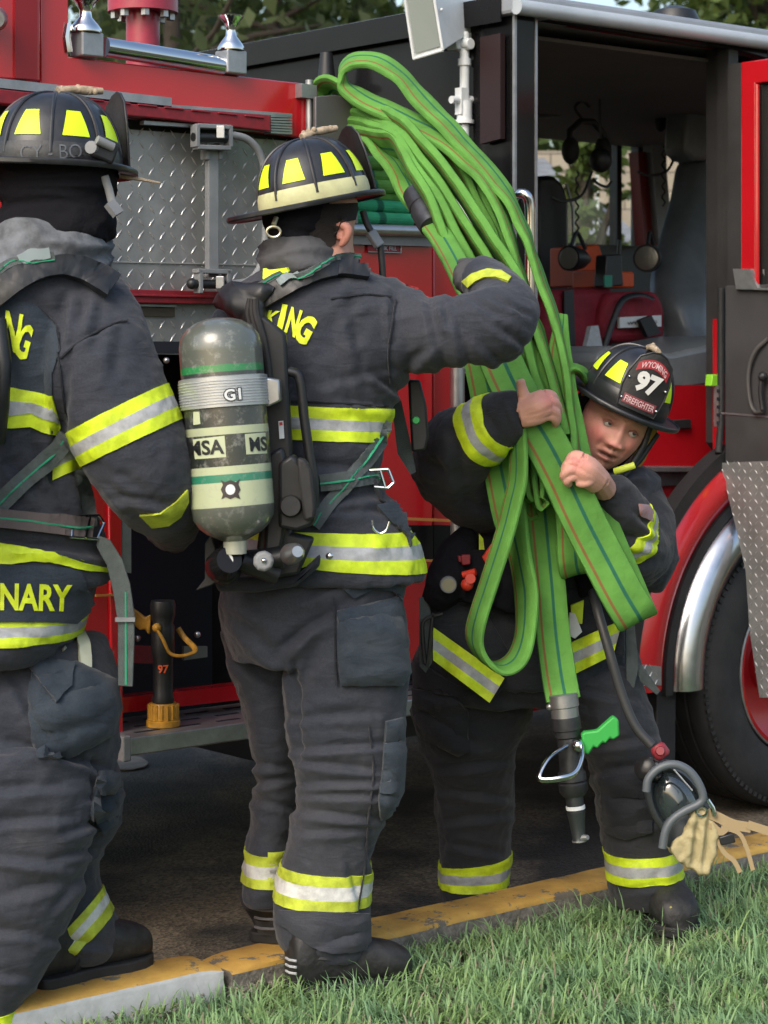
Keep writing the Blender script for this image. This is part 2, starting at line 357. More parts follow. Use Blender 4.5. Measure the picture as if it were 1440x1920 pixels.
def text2d(s, weight=.02, res=3, hgt=1.0, thick=0):
    c = bpy.data.curves.new('t', 'FONT'); c.body = s; c.size = 1; c.offset = weight; c.resolution_u = res; c.fill_mode = 'BOTH'
    if thick: c.extrude = thick
    o = bpy.data.objects.new('t', c); COL.objects.link(o); dg = bpy.context.evaluated_depsgraph_get()
    me = bpy.data.meshes.new_from_object(o.evaluated_get(dg)); bpy.data.objects.remove(o)
    co = getco(me); co[:, 0] -= co[:, 0].min(); co[:, 1] -= co[:, 1].min(); W, Hh = co[:, 0].max(), co[:, 1].max(); co[:, 0] /= W; co[:, 1] /= Hh
    return co, [tuple(p.vertices) for p in me.polygons]
def text_on(name, s, quad, bv, m, parent, weight=.03, off=.003, dg=5, sub=1):
    """lettering printed on a surface; quad = corners tl, tr, br, bl"""
    co, fs = text2d(s, weight); tl, tr, br, bl = [np.array(q, float) for q in quad]
    bm = bmesh.new(); vv = [bm.verts.new((c[0], c[1], 0)) for c in co]
    for f in fs:
        try: bm.faces.new([vv[i] for i in f])
        except ValueError: pass
    for ax in (0, 1):
        for k in np.arange(.1, 1, .1 if ax else .06):
            c = [0, 0, 0]; n = [0, 0, 0]; c[ax] = k; n[ax] = 1
            bmesh.ops.bisect_plane(bm, geom=bm.verts[:]+bm.edges[:]+bm.faces[:], plane_co=c, plane_no=n, dist=1e-4)
    for v in bm.verts:
        x, y = v.co.x, v.co.y; q = (bl*(1-x)+br*x)*(1-y)+(tl*(1-x)+tr*x)*y
        p, no = cast(bv, q[0], q[1], dg, off); v.co = p
    me = bpy.data.meshes.new(name); bmesh.ops.recalc_face_normals(bm, faces=bm.faces); bm.to_mesh(me); bm.free(); me.materials.append(m)
    return link(bpy.data.objects.new(name, me), parent)
def text_plane(mb, s, o, ex, ey, weight=.03, mi=0, th=None):
    """lettering on a flat face: o lower left, ex and ey full width and height vectors"""
    co, fs = text2d(s, weight); o, ex, ey = Vector(o), Vector(ex), Vector(ey)
    return mb.add([o+ex*c[0]+ey*c[1] for c in co], fs, mi)
# ---------------------------------------------------------------- hose
def hosemat(name, base, s1=(.012, .10, .075), s2=(.20, .085, .035)):
    m = bpy.data.materials.new(name); m.use_nodes = True; L = m.node_tree.links.new; p = m.node_tree.nodes['Principled BSDF']
    p.inputs['Roughness'].default_value = .8; p.inputs['Specular IOR Level'].default_value = .2
    uv = N(m, 'ShaderNodeUVMap'); sp = N(m, 'ShaderNodeSeparateXYZ'); L(uv.outputs[0], sp.inputs[0])
    nz = N(m, 'ShaderNodeTexNoise'); nz.inputs['Scale'].default_value = 14; nz.inputs['Detail'].default_value = 6; tc = N(m, 'ShaderNodeTexCoord'); L(tc.outputs['Object'], nz.inputs['Vector'])
    r0 = N(m, 'ShaderNodeValToRGB'); e = r0.color_ramp.elements; e[0].position = .3; e[0].color = tuple(x*.82 for x in base)+(1,); e[1].position = .7; e[1].color = tuple(x*1.12 for x in base)+(1,); L(nz.outputs[0], r0.inputs[0])
    def stripe(c, hw, col, prev):
        a = N(m, 'ShaderNodeMath'); a.operation = 'SUBTRACT'; L(sp.outputs[0], a.inputs[0]); a.inputs[1].default_value = c
        b = N(m, 'ShaderNodeMath'); b.operation = 'ABSOLUTE'; L(a.outputs[0], b.inputs[0])
        d = N(m, 'ShaderNodeMapRange'); L(b.outputs[0], d.inputs[0]); d.inputs[1].default_value = hw*.7; d.inputs[2].default_value = hw*1.2; d.inputs[3].default_value = .9; d.inputs[4].default_value = 0
        x = N(m, 'ShaderNodeMix'); x.data_type = 'RGBA'; L(d.outputs[0], x.inputs[0]); L(prev, x.inputs[6]); x.inputs[7].default_value = (*col, 1); return x.outputs[2]
    o = stripe(.56, .045, s1, r0.outputs[0]); o = stripe(.17, .035, s2, o); L(o, p.inputs['Base Color'])
    mp = N(m, 'ShaderNodeMapping'); mp.inputs['Scale'].default_value = (40, 320, 1); L(uv.outputs[0], mp.inputs[0])
    w = N(m, 'ShaderNodeTexWave'); w.inputs['Scale'].default_value = 1; w.bands_direction = 'Y'; w.inputs['Distortion'].default_value = 2; L(mp.outputs[0], w.inputs['Vector'])
    b1 = N(m, 'ShaderNodeBump'); b1.inputs['Strength'].default_value = .3; b1.inputs['Distance'].default_value = .0006; L(w.outputs[0], b1.inputs['Height'])
    b2 = N(m, 'ShaderNodeBump'); b2.inputs['Strength'].default_value = .5; b2.inputs['Distance'].default_value = .02; L(nz.outputs[0], b2.inputs['Height']); L(b1.outputs[0], b2.inputs['Normal']); L(b2.outputs[0], p.inputs['Normal'])
    MATS[name] = m; return m
M_HOSE = hosemat('green_hose_jacket', (.105, .275, .052)); M_HOSET = hosemat('teal_hose_jacket', (.035, .30, .15), (.01, .08, .05), (.16, .10, .05))
class Hose:
    def __init__(s): s.mb = MB(); s.uv = []
    def run(s, pts, W, hw=.052, ht=.011, n=8, flip=1, dimple=.25):
        """flattened lay of hose through (px,py,depth[,hw]); W its width direction (one, or one per point)"""
        pts = [tuple(p)+((hw,) if len(p) == 3 else ()) for p in pts]
        per = isinstance(W[0], (tuple, list)); Ws = [tuple(w) for w in W] if per else [tuple(W)]*len(pts)
        R = crs([p+w for p, w in zip(pts, Ws)], n); Q = [P(*r[:3]) for r in R]; m = len(Q); vs = []; K = 18; ln = 0
        for i in range(m):
            T = (Q[min(i+1, m-1)]-Q[max(i-1, 0)]).normalized(); w_ = Vector(R[i][4:7]); w_ = (w_-T*w_.dot(T)).normalized(); nn = T.cross(w_)
            if i: ln += (Q[i]-Q[i-1]).length
            h = float(R[i][3]); 
            wob = .005*noise.noise(Vector((ln*9, pts[0][0]*.1, 3)))
            for k in range(K):
                a = 2*math.pi*k/K; ca, sa = math.cos(a), math.sin(a)
                x = h*math.copysign(abs(ca)**.75, ca); y = ht*math.copysign(abs(sa)**.6, sa)*(1-dimple*(1-abs(ca)))
                vs.append(Q[i]+w_*x+nn*(y+wob)); s.uv.append((.5+.5*x/h*flip, ln))
        b = len(s.mb.v)
        fs = [(i*K+k, i*K+(k+1) % K, (i+1)*K+(k+1) % K, (i+1)*K+k) for i in range(m-1) for k in range(K)]
        fs += [tuple(range(K-1, -1, -1)), tuple(range((m-1)*K, m*K))]
        s.mb.add(vs, fs)
    def build(s, name, m, parent): return s.mb.build(name, m, parent, uvs=s.uv)
# ---------------------------------------------------------------- head and hands
def skinmat():
    m = bpy.data.materials.new('skin'); m.use_nodes = True; L = m.node_tree.links.new; p = m.node_tree.nodes['Principled BSDF']
    a = N(m, 'ShaderNodeVertexColor'); a.layer_name = 'tint'; L(a.outputs[0], p.inputs['Base Color']); p.inputs['Roughness'].default_value = .5
    p.inputs['Subsurface Weight'].default_value = .12; p.inputs['Subsurface Radius'].default_value = (.01, .004, .002); p.inputs['Subsurface Scale'].default_value = .5
    tc = N(m, 'ShaderNodeTexCoord'); n = N(m, 'ShaderNodeTexNoise'); n.inputs['Scale'].default_value = 220; L(tc.outputs['Object'], n.inputs['Vector'])
    b = N(m, 'ShaderNodeBump'); b.inputs['Strength'].default_value = .5; b.inputs['Distance'].default_value = .002; L(n.outputs[0], b.inputs['Height']); L(b.outputs[0], p.inputs['Normal'])
    MATS['skin'] = m; return m
M_SKIN = skinmat(); SK = (.62, .325, .25)
def headmesh():
    """local: +x to the picture's right when facing us, -y forward, z up, origin between the eyes' depth centre"""
    NU, NV = 150, 130; V = []; Cc = []
    for j in range(NV+1):
        th = math.pi*j/NV
        for i in range(NU):
            ph = 2*math.pi*i/NU
            nx, ny, nz_ = math.sin(th)*math.sin(ph), -math.sin(th)*math.cos(ph), math.cos(th)
            x, y, z = .077*nx, .098*ny, .122*nz_
            lo = max(0, -z-.01)/.112
            x *= 1-.21*lo**1.8; 
            if lo > 0 and ny < 0: y *= 1-.10*lo; 
            z -= .012*max(0, -ny)*lo
            fr = max(0, -ny)**.6 if ny < 0 else 0; ax = abs(x)
            g = lambda cx, cz, sx, sz, a=0: math.exp(-((ax-cx)/sx)**2-((z-cz)/sz)**2)
            d = .006*g(.026, .024, .026, .008)                       # brow
            d -= .013*g(.031, .001, .017, .012)                      # sockets
            d += .004*math.exp(-((ax-.031)/.016)**2-((z-.0085)/.003)**2)+.003*math.exp(-((ax-.031)/.015)**2-((z+.009)/.0035)**2)
            nzb = max(0, min(1, (.012-z)/.052)) if z > -.043 else max(0, 1-(-.043-z)/.008)
            d += (.006+.013*nzb**1.3)*math.exp(-(ax/(.0090+.0075*nzb))**2)*(1 if z < .012 else math.exp(-((z-.012)/.012)**2))
            d += .010*g(.0145, -.041, .0065, .007)-.006*g(.007, -.051, .005, .003)
            d += .009*g(.043, -.034, .02, .020)                      # cheeks
            d -= .0055*g(.029, -.052, .006, .013)                     # folds
            d += .008*math.exp(-(ax/.024)**2-((z+.064)/.006)**2)+.009*math.exp(-(ax/.02)**2-((z+.080)/.007)**2)
            mo = math.exp(-(ax/.021)**6-((z+.0715)/.0042)**2); d -= .014*mo
            d += .011*math.exp(-(ax/.022)**2-((z+.106)/.013)**2)+.004*math.exp(-(ax/.02)**2-((z+.048)/.02)**2)
            y -= d*fr; V.append((x, y, z))
            c = np.array(SK); f2 = 1 if ny < 0 else 0
            c = c*(1+.07*noise.noise(Vector((x*40, y*40, z*40)))+.05*noise.noise(Vector((x*150, y*150, z*150))))*np.array((1, .93+.10*noise.noise(Vector((x*60, y*60, z*60+9))), .92)); red = g(.044, -.032, .022, .024)*1.1+math.exp(-(ax/.016)**2-((z+.04)/.012)**2)*.6
            c = c*(1-red*f2*np.array((-.02, .24, .18)))
            lip = f2*max(math.exp(-(ax/.022)**4-((z+.064)/.0045)**2), math.exp(-(ax/.02)**4-((z+.080)/.0055)**2)); c = c*(1-lip)+lip*np.array((.46, .18, .15))
            c = c*(1-.72*mo*f2)
            eb = f2*math.exp(-((ax-.031)/.017)**4-((z-.0225+.05*max(0, ax-.035))/.0042)**2); c = c*(1-.5*eb)+.5*eb*np.array((.16, .10, .07))
            es = f2*g(.031, 0, .018, .009); c = c*(1-.42*es); V_ = 1
            nos = f2*g(.007, -.052, .004, .0028); c = c*(1-.8*nos)
            st = f2*math.exp(-(ax/.045)**4-((z+.088)/.03)**2); c = c*(1-.08*st)
            Cc.append((*np.clip(c, 0, 1), 1))
    Fc = [(j*NU+i, j*NU+(i+1) % NU, (j+1)*NU+(i+1) % NU, (j+1)*NU+i) for j in range(NV) for i in range(NU)]
    return V, Fc, Cc
def build_skin(parent, parts):
    """one mesh: parts = list of (verts, faces, colours)"""
    V = []; Fs = []; Cs = []
    for v, f, c in parts:
        b = len(V); V += [tuple(x) for x in v]; Fs += [tuple(b+i for i in q) for q in f]; Cs += list(c)
    me = bpy.data.meshes.new('body'); me.from_pydata(V, [], Fs); a = me.color_attributes.new('tint', 'FLOAT_COLOR', 'POINT')
    a.data.foreach_set('color', np.array(Cs, float).ravel()); me.materials.append(M_SKIN); me.polygons.foreach_set('use_smooth', [True]*len(me.polygons))
    bm = bmesh.new(); bm.from_mesh(me); bmesh.ops.recalc_face_normals(bm, faces=bm.faces); bm.to_mesh(me); bm.free()
    return link(bpy.data.objects.new('body', me), parent)
def skinpart(mb, vox, sm=4, col=SK, nails=(), red=()):
    me = remesh(mb, vox, sm); co = getco(me); cs = []
    for c in co:
        k = 1+.12*noise.noise(Vector(c)*45); q = [col[0]*k, col[1]*k, col[2]*k]
        for (r, rad) in red:
            g = math.exp(-((Vector(c)-r).length/rad)**2); q = [q[0]*(1+.02*g), q[1]*(1-.28*g), q[2]*(1-.22*g)]
        cs.append((*q, 1))
    return [tuple(c) for c in co], [tuple(p.vertices) for p in me.polygons], cs
def xform(M, part): return [M @ Vector(v) for v in part[0]], part[1], part[2]
def frame(o, fwd, up):
    """matrix with local +x = fwd, z ~ up"""
    f = Vector(fwd).normalized(); u = Vector(up); u = (u-f*u.dot(f)).normalized(); l = u.cross(f)
    return Matrix(((f.x, l.x, u.x, o[0]), (f.y, l.y, u.y, o[1]), (f.z, l.z, u.z, o[2]), (0, 0, 0, 1)))
# ---------------------------------------------------------------- helmet (local x forward, z up)
def helmet(parent, M, band_m, s=1.0, front=None, trap_rows=8):
    A, B, Cz = .138*s, .116*s, .158*s
    def dome(az, el, o=0):       # el 0 rim .. pi/2 crown
        c, sn = math.cos(el), math.sin(el)
        return Vector(((A+o)*math.cos(az)*c**.8, (B+o)*math.sin(az)*c**.8, (Cz+o)*sn**.92))
    mb = MB(); SG, RG = 64, 20; vs = []
    for j in range(RG+1):
        for i in range(SG): vs.append(dome(2*math.pi*i/SG, j/RG*math.pi/2*.995))
    mb.add(vs, [(j*SG+i, j*SG+(i+1) % SG, (j+1)*SG+(i+1) % SG, (j+1)*SG+i) for j in range(RG) for i in range(SG)], 0, M)
    # ribs
    for k in range(8):
        az = math.pi/8+k*math.pi/4
        pts = [dome(az, e, .001) for e in np.linspace(.12, math.pi/2*.97, 14)]
        mb.tube([M @ p for p in pts], [.0042*s*(1 if i < 11 else .8) for i in range(14)], 8)
    # brim: swept sheet, drooping tail behind, rolled edge
    def rim(az, t):
        c, sn = math.cos(az), math.sin(az); back = max(0, -c)
        ro = Vector((c*(A+.034*s+.062*s*back**1.5), sn*(B+.046*s), 0)); ri = Vector((c*A*.97, sn*B*.97, 0)); p = ri.lerp(ro, t)
        p.z = s*(-.012*t+.012*back**2*t**2+.010*(abs(sn)**3)*t*t+.006*max(0, c)*t) + .002
        return p
    TT = (0, .15, .4, .7, .86, .95, 1.0); vs = []
    for side in (1, -1):
        for t in (TT if side == 1 else TT[::-1]):
            for i in range(SG):
                p = rim(2*math.pi*i/SG, t); p.z += side*(.0022 if t < .9 else .0065 if t < .99 else .004)*s; vs.append(p)
    n = 2*len(TT)
    mb.add(vs, [(j*SG+i, j*SG+(i+1) % SG, ((j+1) % n)*SG+(i+1) % SG, ((j+1) % n)*SG+i) for j in range(n) for i in range(SG)], 0, M)
    hel = mb.build('helmet', M_SHELL, parent)
    # liner
    mb = MB(); mb.sphere((0, 0, 0), 1, 24, 12, (A*.93, B*.93, Cz*.93)); mb.v = [tuple(M @ Vector((v[0], v[1], max(v[2], .004)))) for v in mb.v]; mb.build('helmet_liner', M_DARK, hel)
    # band round the base
    mb = MB(); vs = []
    for e in (.02, .09, .19, .26):
        for i in range(SG): vs.append(dome(2*math.pi*i/SG, e, .0035*s if .02 < e < .26 else .001))
    mb.add(vs, [(j*SG+i, j*SG+(i+1) % SG, (j+1)*SG+(i+1) % SG, (j+1)*SG+i) for j in range(3) for i in range(SG)], 0, M); mb.build('helmet_band', band_m, hel)
    # reflectors between the ribs
    for k in range(8):
        az0 = k*math.pi/4; mb = MB(); vs = []; h = 5
        for j in range(h+1):
            e = .34+.40*j/h; wd = .225-.09*j/h
            for i in range(7): vs.append(dome(az0+wd*(i/3-1), e, .0022*s))
        mb.add(vs, [(j*7+i, j*7+i+1, (j+1)*7+i+1, (j+1)*7+i) for j in range(h) for i in range(6)], 0, M)
        if k or front is None: mb.build('reflector', M_LREF, hel, fix=False)
    # front shield: curved leather plate leaning up to the crown
    prof = [(-.052, 0), (.052, 0), (.060, .05), (.058, .09), (.045, .135), (.02, .155), (0, .160), (-.02, .155), (-.045, .135), (-.058, .09), (-.060, .05)]
    def shl(y, z, o=0): return Vector((A+.012*s-(y*y)*3.2/s+o-.10*z-.9*max(0, z/s-.10)**2, y*s, (z+.012)*s))
    bm = tess([(a, b) for a, b in prof], .012); vs = [shl(v.co.x, v.co.y) for v in bm.verts]
    for i, v in enumerate(bm.verts): v.index = i
    fs = [tuple(v.index for v in f.verts) for f in bm.faces]; nv = len(vs); bm.free()
    mb = MB(); edge = [shl(a, b) for a, b in prof]; mb.add(vs, fs, 0, M); mb.add([v+Vector((-.004, 0, 0)) for v in vs], fs, 0, M)
    mb.tube([M @ e for e in edge+edge[:1]], .0028*s, 6, cap=False); shd = mb.build('front_shield', M_BLKL, hel)
    mb = MB(); mb.tube([M @ Vector(p) for p in ((.0, 0, Cz+.004), (.03*s, 0, Cz+.012), (.06*s, 0, Cz+.013), (.10*s, 0, .172*s))], [.011*s, .008*s, .010*s, .007*s], 10); 
    for k in range(7): mb.sphere((.01*s+.012*k*s, random.uniform(-.006, .006), Cz+.010+random.uniform(0, .008)), .007*s, 8, 6, M=M)
    mb.build('shield_holder', M_TAN, hel)
    return hel, shl, dome
M_BLKL = mat('black_leather', (.016, .016, .018), .42, bump=.3, bscale=70, var=.2, vscale=20)

def split_parts(o):
    """make each separate piece of a part a part of its own"""
    me = o.data; n = len(me.vertices); co = getco(me); par = list(range(n))
    def fd(a):
        while par[a] != a: par[a] = par[par[a]]; a = par[a]
        return a
    for e in me.edges:
        a, b = fd(e.vertices[0]), fd(e.vertices[1])
        if a != b: par[a] = b
    isl = {}
    for i in range(n): isl.setdefault(fd(i), []).append(i)
    boxes = [[set(v), co[v].min(0)-.004, co[v].max(0)+.004] for v in isl.values()]; ch = True
    while ch:
        ch = False
        for i in range(len(boxes)):
            for j in range(i+1, len(boxes)):
                if (boxes[i][1] < boxes[j][2]).all() and (boxes[j][1] < boxes[i][2]).all():
                    boxes[i] = [boxes[i][0] | boxes[j][0], np.minimum(boxes[i][1], boxes[j][1]), np.maximum(boxes[i][2], boxes[j][2])]; boxes.pop(j); ch = True; break
            if ch: break
    if len(boxes) < 2: return
    nm = o.name.split('.')[0]
    for k, (vs, a, b) in enumerate(boxes):
        t = o if k == len(boxes)-1 else o.copy()
        m2 = me.copy(); bm = bmesh.new(); bm.from_mesh(m2); bm.verts.ensure_lookup_table(); bmesh.ops.delete(bm, geom=[bm.verts[i] for i in range(n) if i not in vs], context='VERTS'); bm.to_mesh(m2); bm.free(); t.data = m2
        if t is not o: t.name = nm; COL.objects.link(t)
# ================================================================ ground and kerb
VK0, VK1 = 3.985, 4.12
def sheet(name, u0, u1, v0, v1, z, m, nu=60, nv=40, f=None):
    mb = MB(); vs = []
    for j in range(nv+1):
        for i in range(nu+1):
            u = u0+(u1-u0)*i/nu; v = v0+(v1-v0)*j/nv; vs.append(uvz(u, v, z+(f(u, v) if f else 0)))
    mb.add(vs, [(j*(nu+1)+i, j*(nu+1)+i+1, (j+1)*(nu+1)+i+1, (j+1)*(nu+1)+i) for j in range(nv) for i in range(nu)])
    return mb.build(name, m)
def roadmat():
    m = bpy.data.materials.new('asphalt'); m.use_nodes = True; L = m.node_tree.links.new; p = m.node_tree.nodes['Principled BSDF']
    tc = N(m, 'ShaderNodeTexCoord'); a = N(m, 'ShaderNodeTexNoise'); a.inputs['Scale'].default_value = 2.2; a.inputs['Detail'].default_value = 5; L(tc.outputs['Object'], a.inputs['Vector'])
    b = N(m, 'ShaderNodeTexVoronoi'); b.inputs['Scale'].default_value = 110; L(tc.outputs['Object'], b.inputs['Vector'])
    r = N(m, 'ShaderNodeValToRGB'); e = r.color_ramp.elements; e[0].position = .42; e[0].color = (.017, .015, .013, 1); e[1].position = .60; e[1].color = (.11, .086, .058, 1); L(a.outputs[0], r.inputs[0])
    h = N(m, 'ShaderNodeMapRange'); L(b.outputs['Color'], h.inputs[0]); h.inputs[3].default_value = .25; h.inputs[4].default_value = 2.3
    x = N(m, 'ShaderNodeMix'); x.data_type = 'RGBA'; x.blend_type = 'MULTIPLY'; x.inputs[0].default_value = 1; L(r.outputs[0], x.inputs[6]); L(h.outputs[0], x.inputs[7]); L(x.outputs[2], p.inputs['Base Color'])
    p.inputs['Roughness'].default_value = .75; bb = N(m, 'ShaderNodeBump'); bb.inputs['Strength'].default_value = .8; bb.inputs['Distance'].default_value = .004; L(b.outputs['Distance'], bb.inputs['Height']); L(bb.outputs[0], p.inputs['Normal'])
    return m
road = sheet('road', -40, 60, VK1-.005, 60, -.12, roadmat(), 4, 4); tag(road, kind='structure')
M_RES = mat('pale_residue', (.25, .22, .18), .9, bump=.6, bscale=80, var=.25, vscale=20)
q = [TV(x, y, 5)[0:1] for x, y in ((0, 0),)]
def onz(px, py, z): d = (H-z)*F/(py-HY); return P(px, py, d)
mb = MB(); ring = []
for i in range(28):
    a = 2*math.pi*i/28; k = 1+.25*noise.noise(Vector((math.cos(a)*2, math.sin(a)*2, 5))); ring.append(onz(236+42*k*math.cos(a), 1431+13*k*math.sin(a), -.116))
mb.prism(ring, (0, 0, .004)); tag(mb.build('road_stain', M_RES), kind='structure')
M_SOIL = mat('lawn_soil', (.045, .040, .022), .95, col2=(.03, .045, .015), vscale=10, bump=.8, bscale=60, dist=.01)
lawn = sheet('lawn', -40, 60, -30, VK0, -.035, M_SOIL, 200, 120, lambda u, v: .012*noise.noise(Vector((u*3, v*3, 0)))-(.0 if v < VK0-.05 else .01)); tag(lawn, kind='structure')
M_KTOP = mat('yellow_kerb_paint', (.58, .35, .075), .75, col2=(.44, .25, .06), vscale=14, bump=.5, bscale=160, dist=.002)
M_KSIDE = mat('kerb_concrete', (.24, .22, .19), .9, col2=(.10, .095, .08), vscale=30, bump=.9, bscale=90, dist=.006); M_KWHT = mat('white_kerb_paint', (.52, .54, .55), .7, col2=(.40, .42, .42), vscale=20, bump=.4, bscale=80)
def chip(name, m, base, thr):
    """paint flaked off to concrete"""
    nt = m.node_tree; L = nt.links.new; p = nt.nodes['Principled BSDF']; src = p.inputs['Base Color'].links[0].from_socket
    tc = N(m, 'ShaderNodeTexCoord'); n = N(m, 'ShaderNodeTexNoise'); n.inputs['Scale'].default_value = 11; n.inputs['Detail'].default_value = 9; n.inputs['Roughness'].default_value = .75; L(tc.outputs['Object'], n.inputs['Vector'])
    r = N(m, 'ShaderNodeMapRange'); r.inputs[1].default_value = thr; r.inputs[2].default_value = thr+.015; L(n.outputs[0], r.inputs[0])
    x = N(m, 'ShaderNodeMix'); x.data_type = 'RGBA'; L(r.outputs[0], x.inputs[0]); L(src, x.inputs[6]); x.inputs[7].default_value = (*base, 1); L(x.outputs[2], p.inputs['Base Color'])
chip('k', M_KTOP, (.15, .135, .11), .575)
def kerb(u0, u1, side, dz=0, seed=0):
    nu = max(8, int((u1-u0)/.03)); mb = MB(); vs = []; prof = [(VK0, -.16), (VK0, .004), (VK0+.003, .014), (VK0+.012, .02), (VK1-.012, .022), (VK1-.003, .014), (VK1, -.16)]
    for i in range(nu+1):
        u = u0+(u1-u0)*i/nu; en = min(1, min(i, nu-i)/1.5)
        for k, (v, z) in enumerate(prof):
            nz = noise.noise(Vector((u*9, k*2.1, seed))); f = 1 if k in (1, 2, 3, 4) else 0
            vs.append(uvz(u, v+f*nz*.003, (z+dz+f*.0015*nz)-(1-en)*.010*(k in (2, 3, 4, 5))))
    n = len(prof); mb.v = [tuple(v) for v in vs]
    for i in range(nu):
        for k in range(n-1): mb.f.append((i*n+k, i*n+k+1, (i+1)*n+k+1, (i+1)*n+k)); mb.m.append(1 if k <= side else 0)
    mb.f += [tuple(range(n)), tuple(range(nu*n, nu*n+n))]; mb.m += [1, 1]
    return mb
uk = lambda px, py: TV(px, py, VK0)[0]
ug = uk(426, 1822)
k1 = kerb(-3, ug-.01, 1, .012, 1).build('kerb', [M_KTOP, M_KWHT]); tag(k1, kind='structure')
k2 = kerb(ug+.015, 14, 0, 0, 2).build('kerb', [M_KTOP, M_KSIDE]); tag(k2, kind='structure')
mb = MB()
for i in range(260):    # crumbs and dirt along the gutter and lawn edge
    u = random.uniform(1.2, 3.2); v = VK0-abs(random.gauss(0, .05)); r = random.uniform(.003, .009); mb.sphere(uvz(u, v, -.025+r*.3), r, 6, 4, (1, random.uniform(.6, 1), .6))
tag(mb.build('soil_crumbs', M_KSIDE), kind='stuff'); bpy.data.objects['soil_crumbs']['label'] = 'crumbs of soil and concrete along the kerb edge'; bpy.data.objects['soil_crumbs']['category'] = 'debris'
# grass
def grassmat():
    m = bpy.data.materials.new('grass_blade'); m.use_nodes = True; L = m.node_tree.links.new; p = m.node_tree.nodes['Principled BSDF']; a = N(m, 'ShaderNodeVertexColor'); a.layer_name = 'tint'
    L(a.outputs[0], p.inputs['Base Color']); p.inputs['Roughness'].default_value = .5; p.inputs['Specular IOR Level'].default_value = .4
    t = N(m, 'ShaderNodeBsdfTranslucent'); L(a.outputs[0], t.inputs[0]); mx = N(m, 'ShaderNodeMixShader'); mx.inputs[0].default_value = .25; L(p.outputs[0], mx.inputs[1]); L(t.outputs[0], mx.inputs[2]); L(mx.outputs[0], m.node_tree.nodes['Material Output'].inputs[0]); return m
def grass(n):
    R = np.random.default_rng(3); xs = R.uniform(-1.6, 2.6, n); ys = R.uniform(3.3, 7.4, n); v = -UY*xs+UX*ys
    ok = (v < VK0-.004); xs, ys, v = xs[ok], ys[ok], v[ok]
    dens = np.array([noise.noise(Vector((x*5, y*5, 1)))+.5*noise.noise(Vector((x*14, y*14, 7))) for x, y in zip(xs, ys)])
    edge = np.clip((VK0-v)/.14, 0, 1); uu = UX*xs+UY*ys; bare = np.clip((2.9-uu)/1.0, 0, 1)*np.clip((v-3.5)/.35, 0, 1)   # thin worn patch by the kerb at the left
    ok = (dens > -.62+.9*bare*.7) & (R.uniform(0, 1, len(xs)) < (.35+.65*edge)*(1-.75*bare)); xs, ys, v, dens, edge = xs[ok], ys[ok], v[ok], dens[ok], edge[ok]; n = len(xs)
    hgt = R.gamma(6, .0085, n)*(.75+.45*np.clip(dens+.3, 0, 1))*(.6+.4*edge); hgt[R.uniform(0, 1, n) < .02] *= 1.7; hgt = np.clip(hgt, .015, .14)
    cl = np.array([noise.noise(Vector((x*7, y*7, 20))) for x, y in zip(xs, ys)])
    az = R.uniform(0, 2*np.pi, n)*.75+cl*4; lean = R.uniform(.2, 1.5, n); wd = R.uniform(.0014, .0032, n)
    dx, dy = np.cos(az), np.sin(az); V = np.zeros((n, 7, 3)); z0 = -.037
    for k, (t, w_) in enumerate(((0, 1), (.4, .9), (.75, .6))):
        b = lean*t*t*hgt*.8; cx = xs+dx*b; cy = ys+dy*b; cz = z0+hgt*(t-.28*lean*t*t)
        V[:, 2*k] = np.stack([cx-dy*wd*w_, cy+dx*wd*w_, cz], 1); V[:, 2*k+1] = np.stack([cx+dy*wd*w_, cy-dx*wd*w_, cz], 1)
    b = lean*hgt*.8; V[:, 6] = np.stack([xs+dx*b, ys+dy*b, z0+hgt*(1-.34*lean)], 1)
    base = np.arange(n)[:, None]*7; quads = np.concatenate([base+np.array([0, 1, 3, 2]), base+np.array([2, 3, 5, 4])]); tris = base+np.array([4, 5, 6])
    me = bpy.data.meshes.new('grass'); me.vertices.add(n*7); me.vertices.foreach_set('co', V.ravel())
    nl = quads.size+tris.size; me.loops.add(nl); me.loops.foreach_set('vertex_index', np.concatenate([quads.ravel(), tris.ravel()]))
    npoly = len(quads)+len(tris); me.polygons.add(npoly); st = np.concatenate([np.arange(len(quads))*4, quads.size+np.arange(len(tris))*3]); me.polygons.foreach_set('loop_start', st)
    me.update(calc_edges=True)
    g = R.uniform(0, 1, n); c = np.zeros((n, 3)); A = np.array((.155, .27, .085)); B = np.array((.29, .43, .17)); Cg = np.array((.205, .37, .215)); D = np.array((.34, .31, .21))
    c = A+(B-A)*g[:, None]; bl = np.clip(.5+cl*1.5, 0, 1)[:, None]; c = c*(1-bl*.6)+Cg*bl*.6; dead = R.uniform(0, 1, n) < (.035+.2*(dens < -.28)); c[dead] = D*R.uniform(.6, 1.1, (dead.sum(), 1))
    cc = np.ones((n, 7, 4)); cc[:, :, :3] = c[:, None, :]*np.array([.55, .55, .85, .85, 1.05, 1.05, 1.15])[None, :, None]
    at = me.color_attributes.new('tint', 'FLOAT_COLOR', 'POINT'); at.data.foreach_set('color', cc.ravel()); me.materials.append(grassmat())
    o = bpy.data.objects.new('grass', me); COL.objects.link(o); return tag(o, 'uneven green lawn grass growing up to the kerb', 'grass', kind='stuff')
grass(230000)
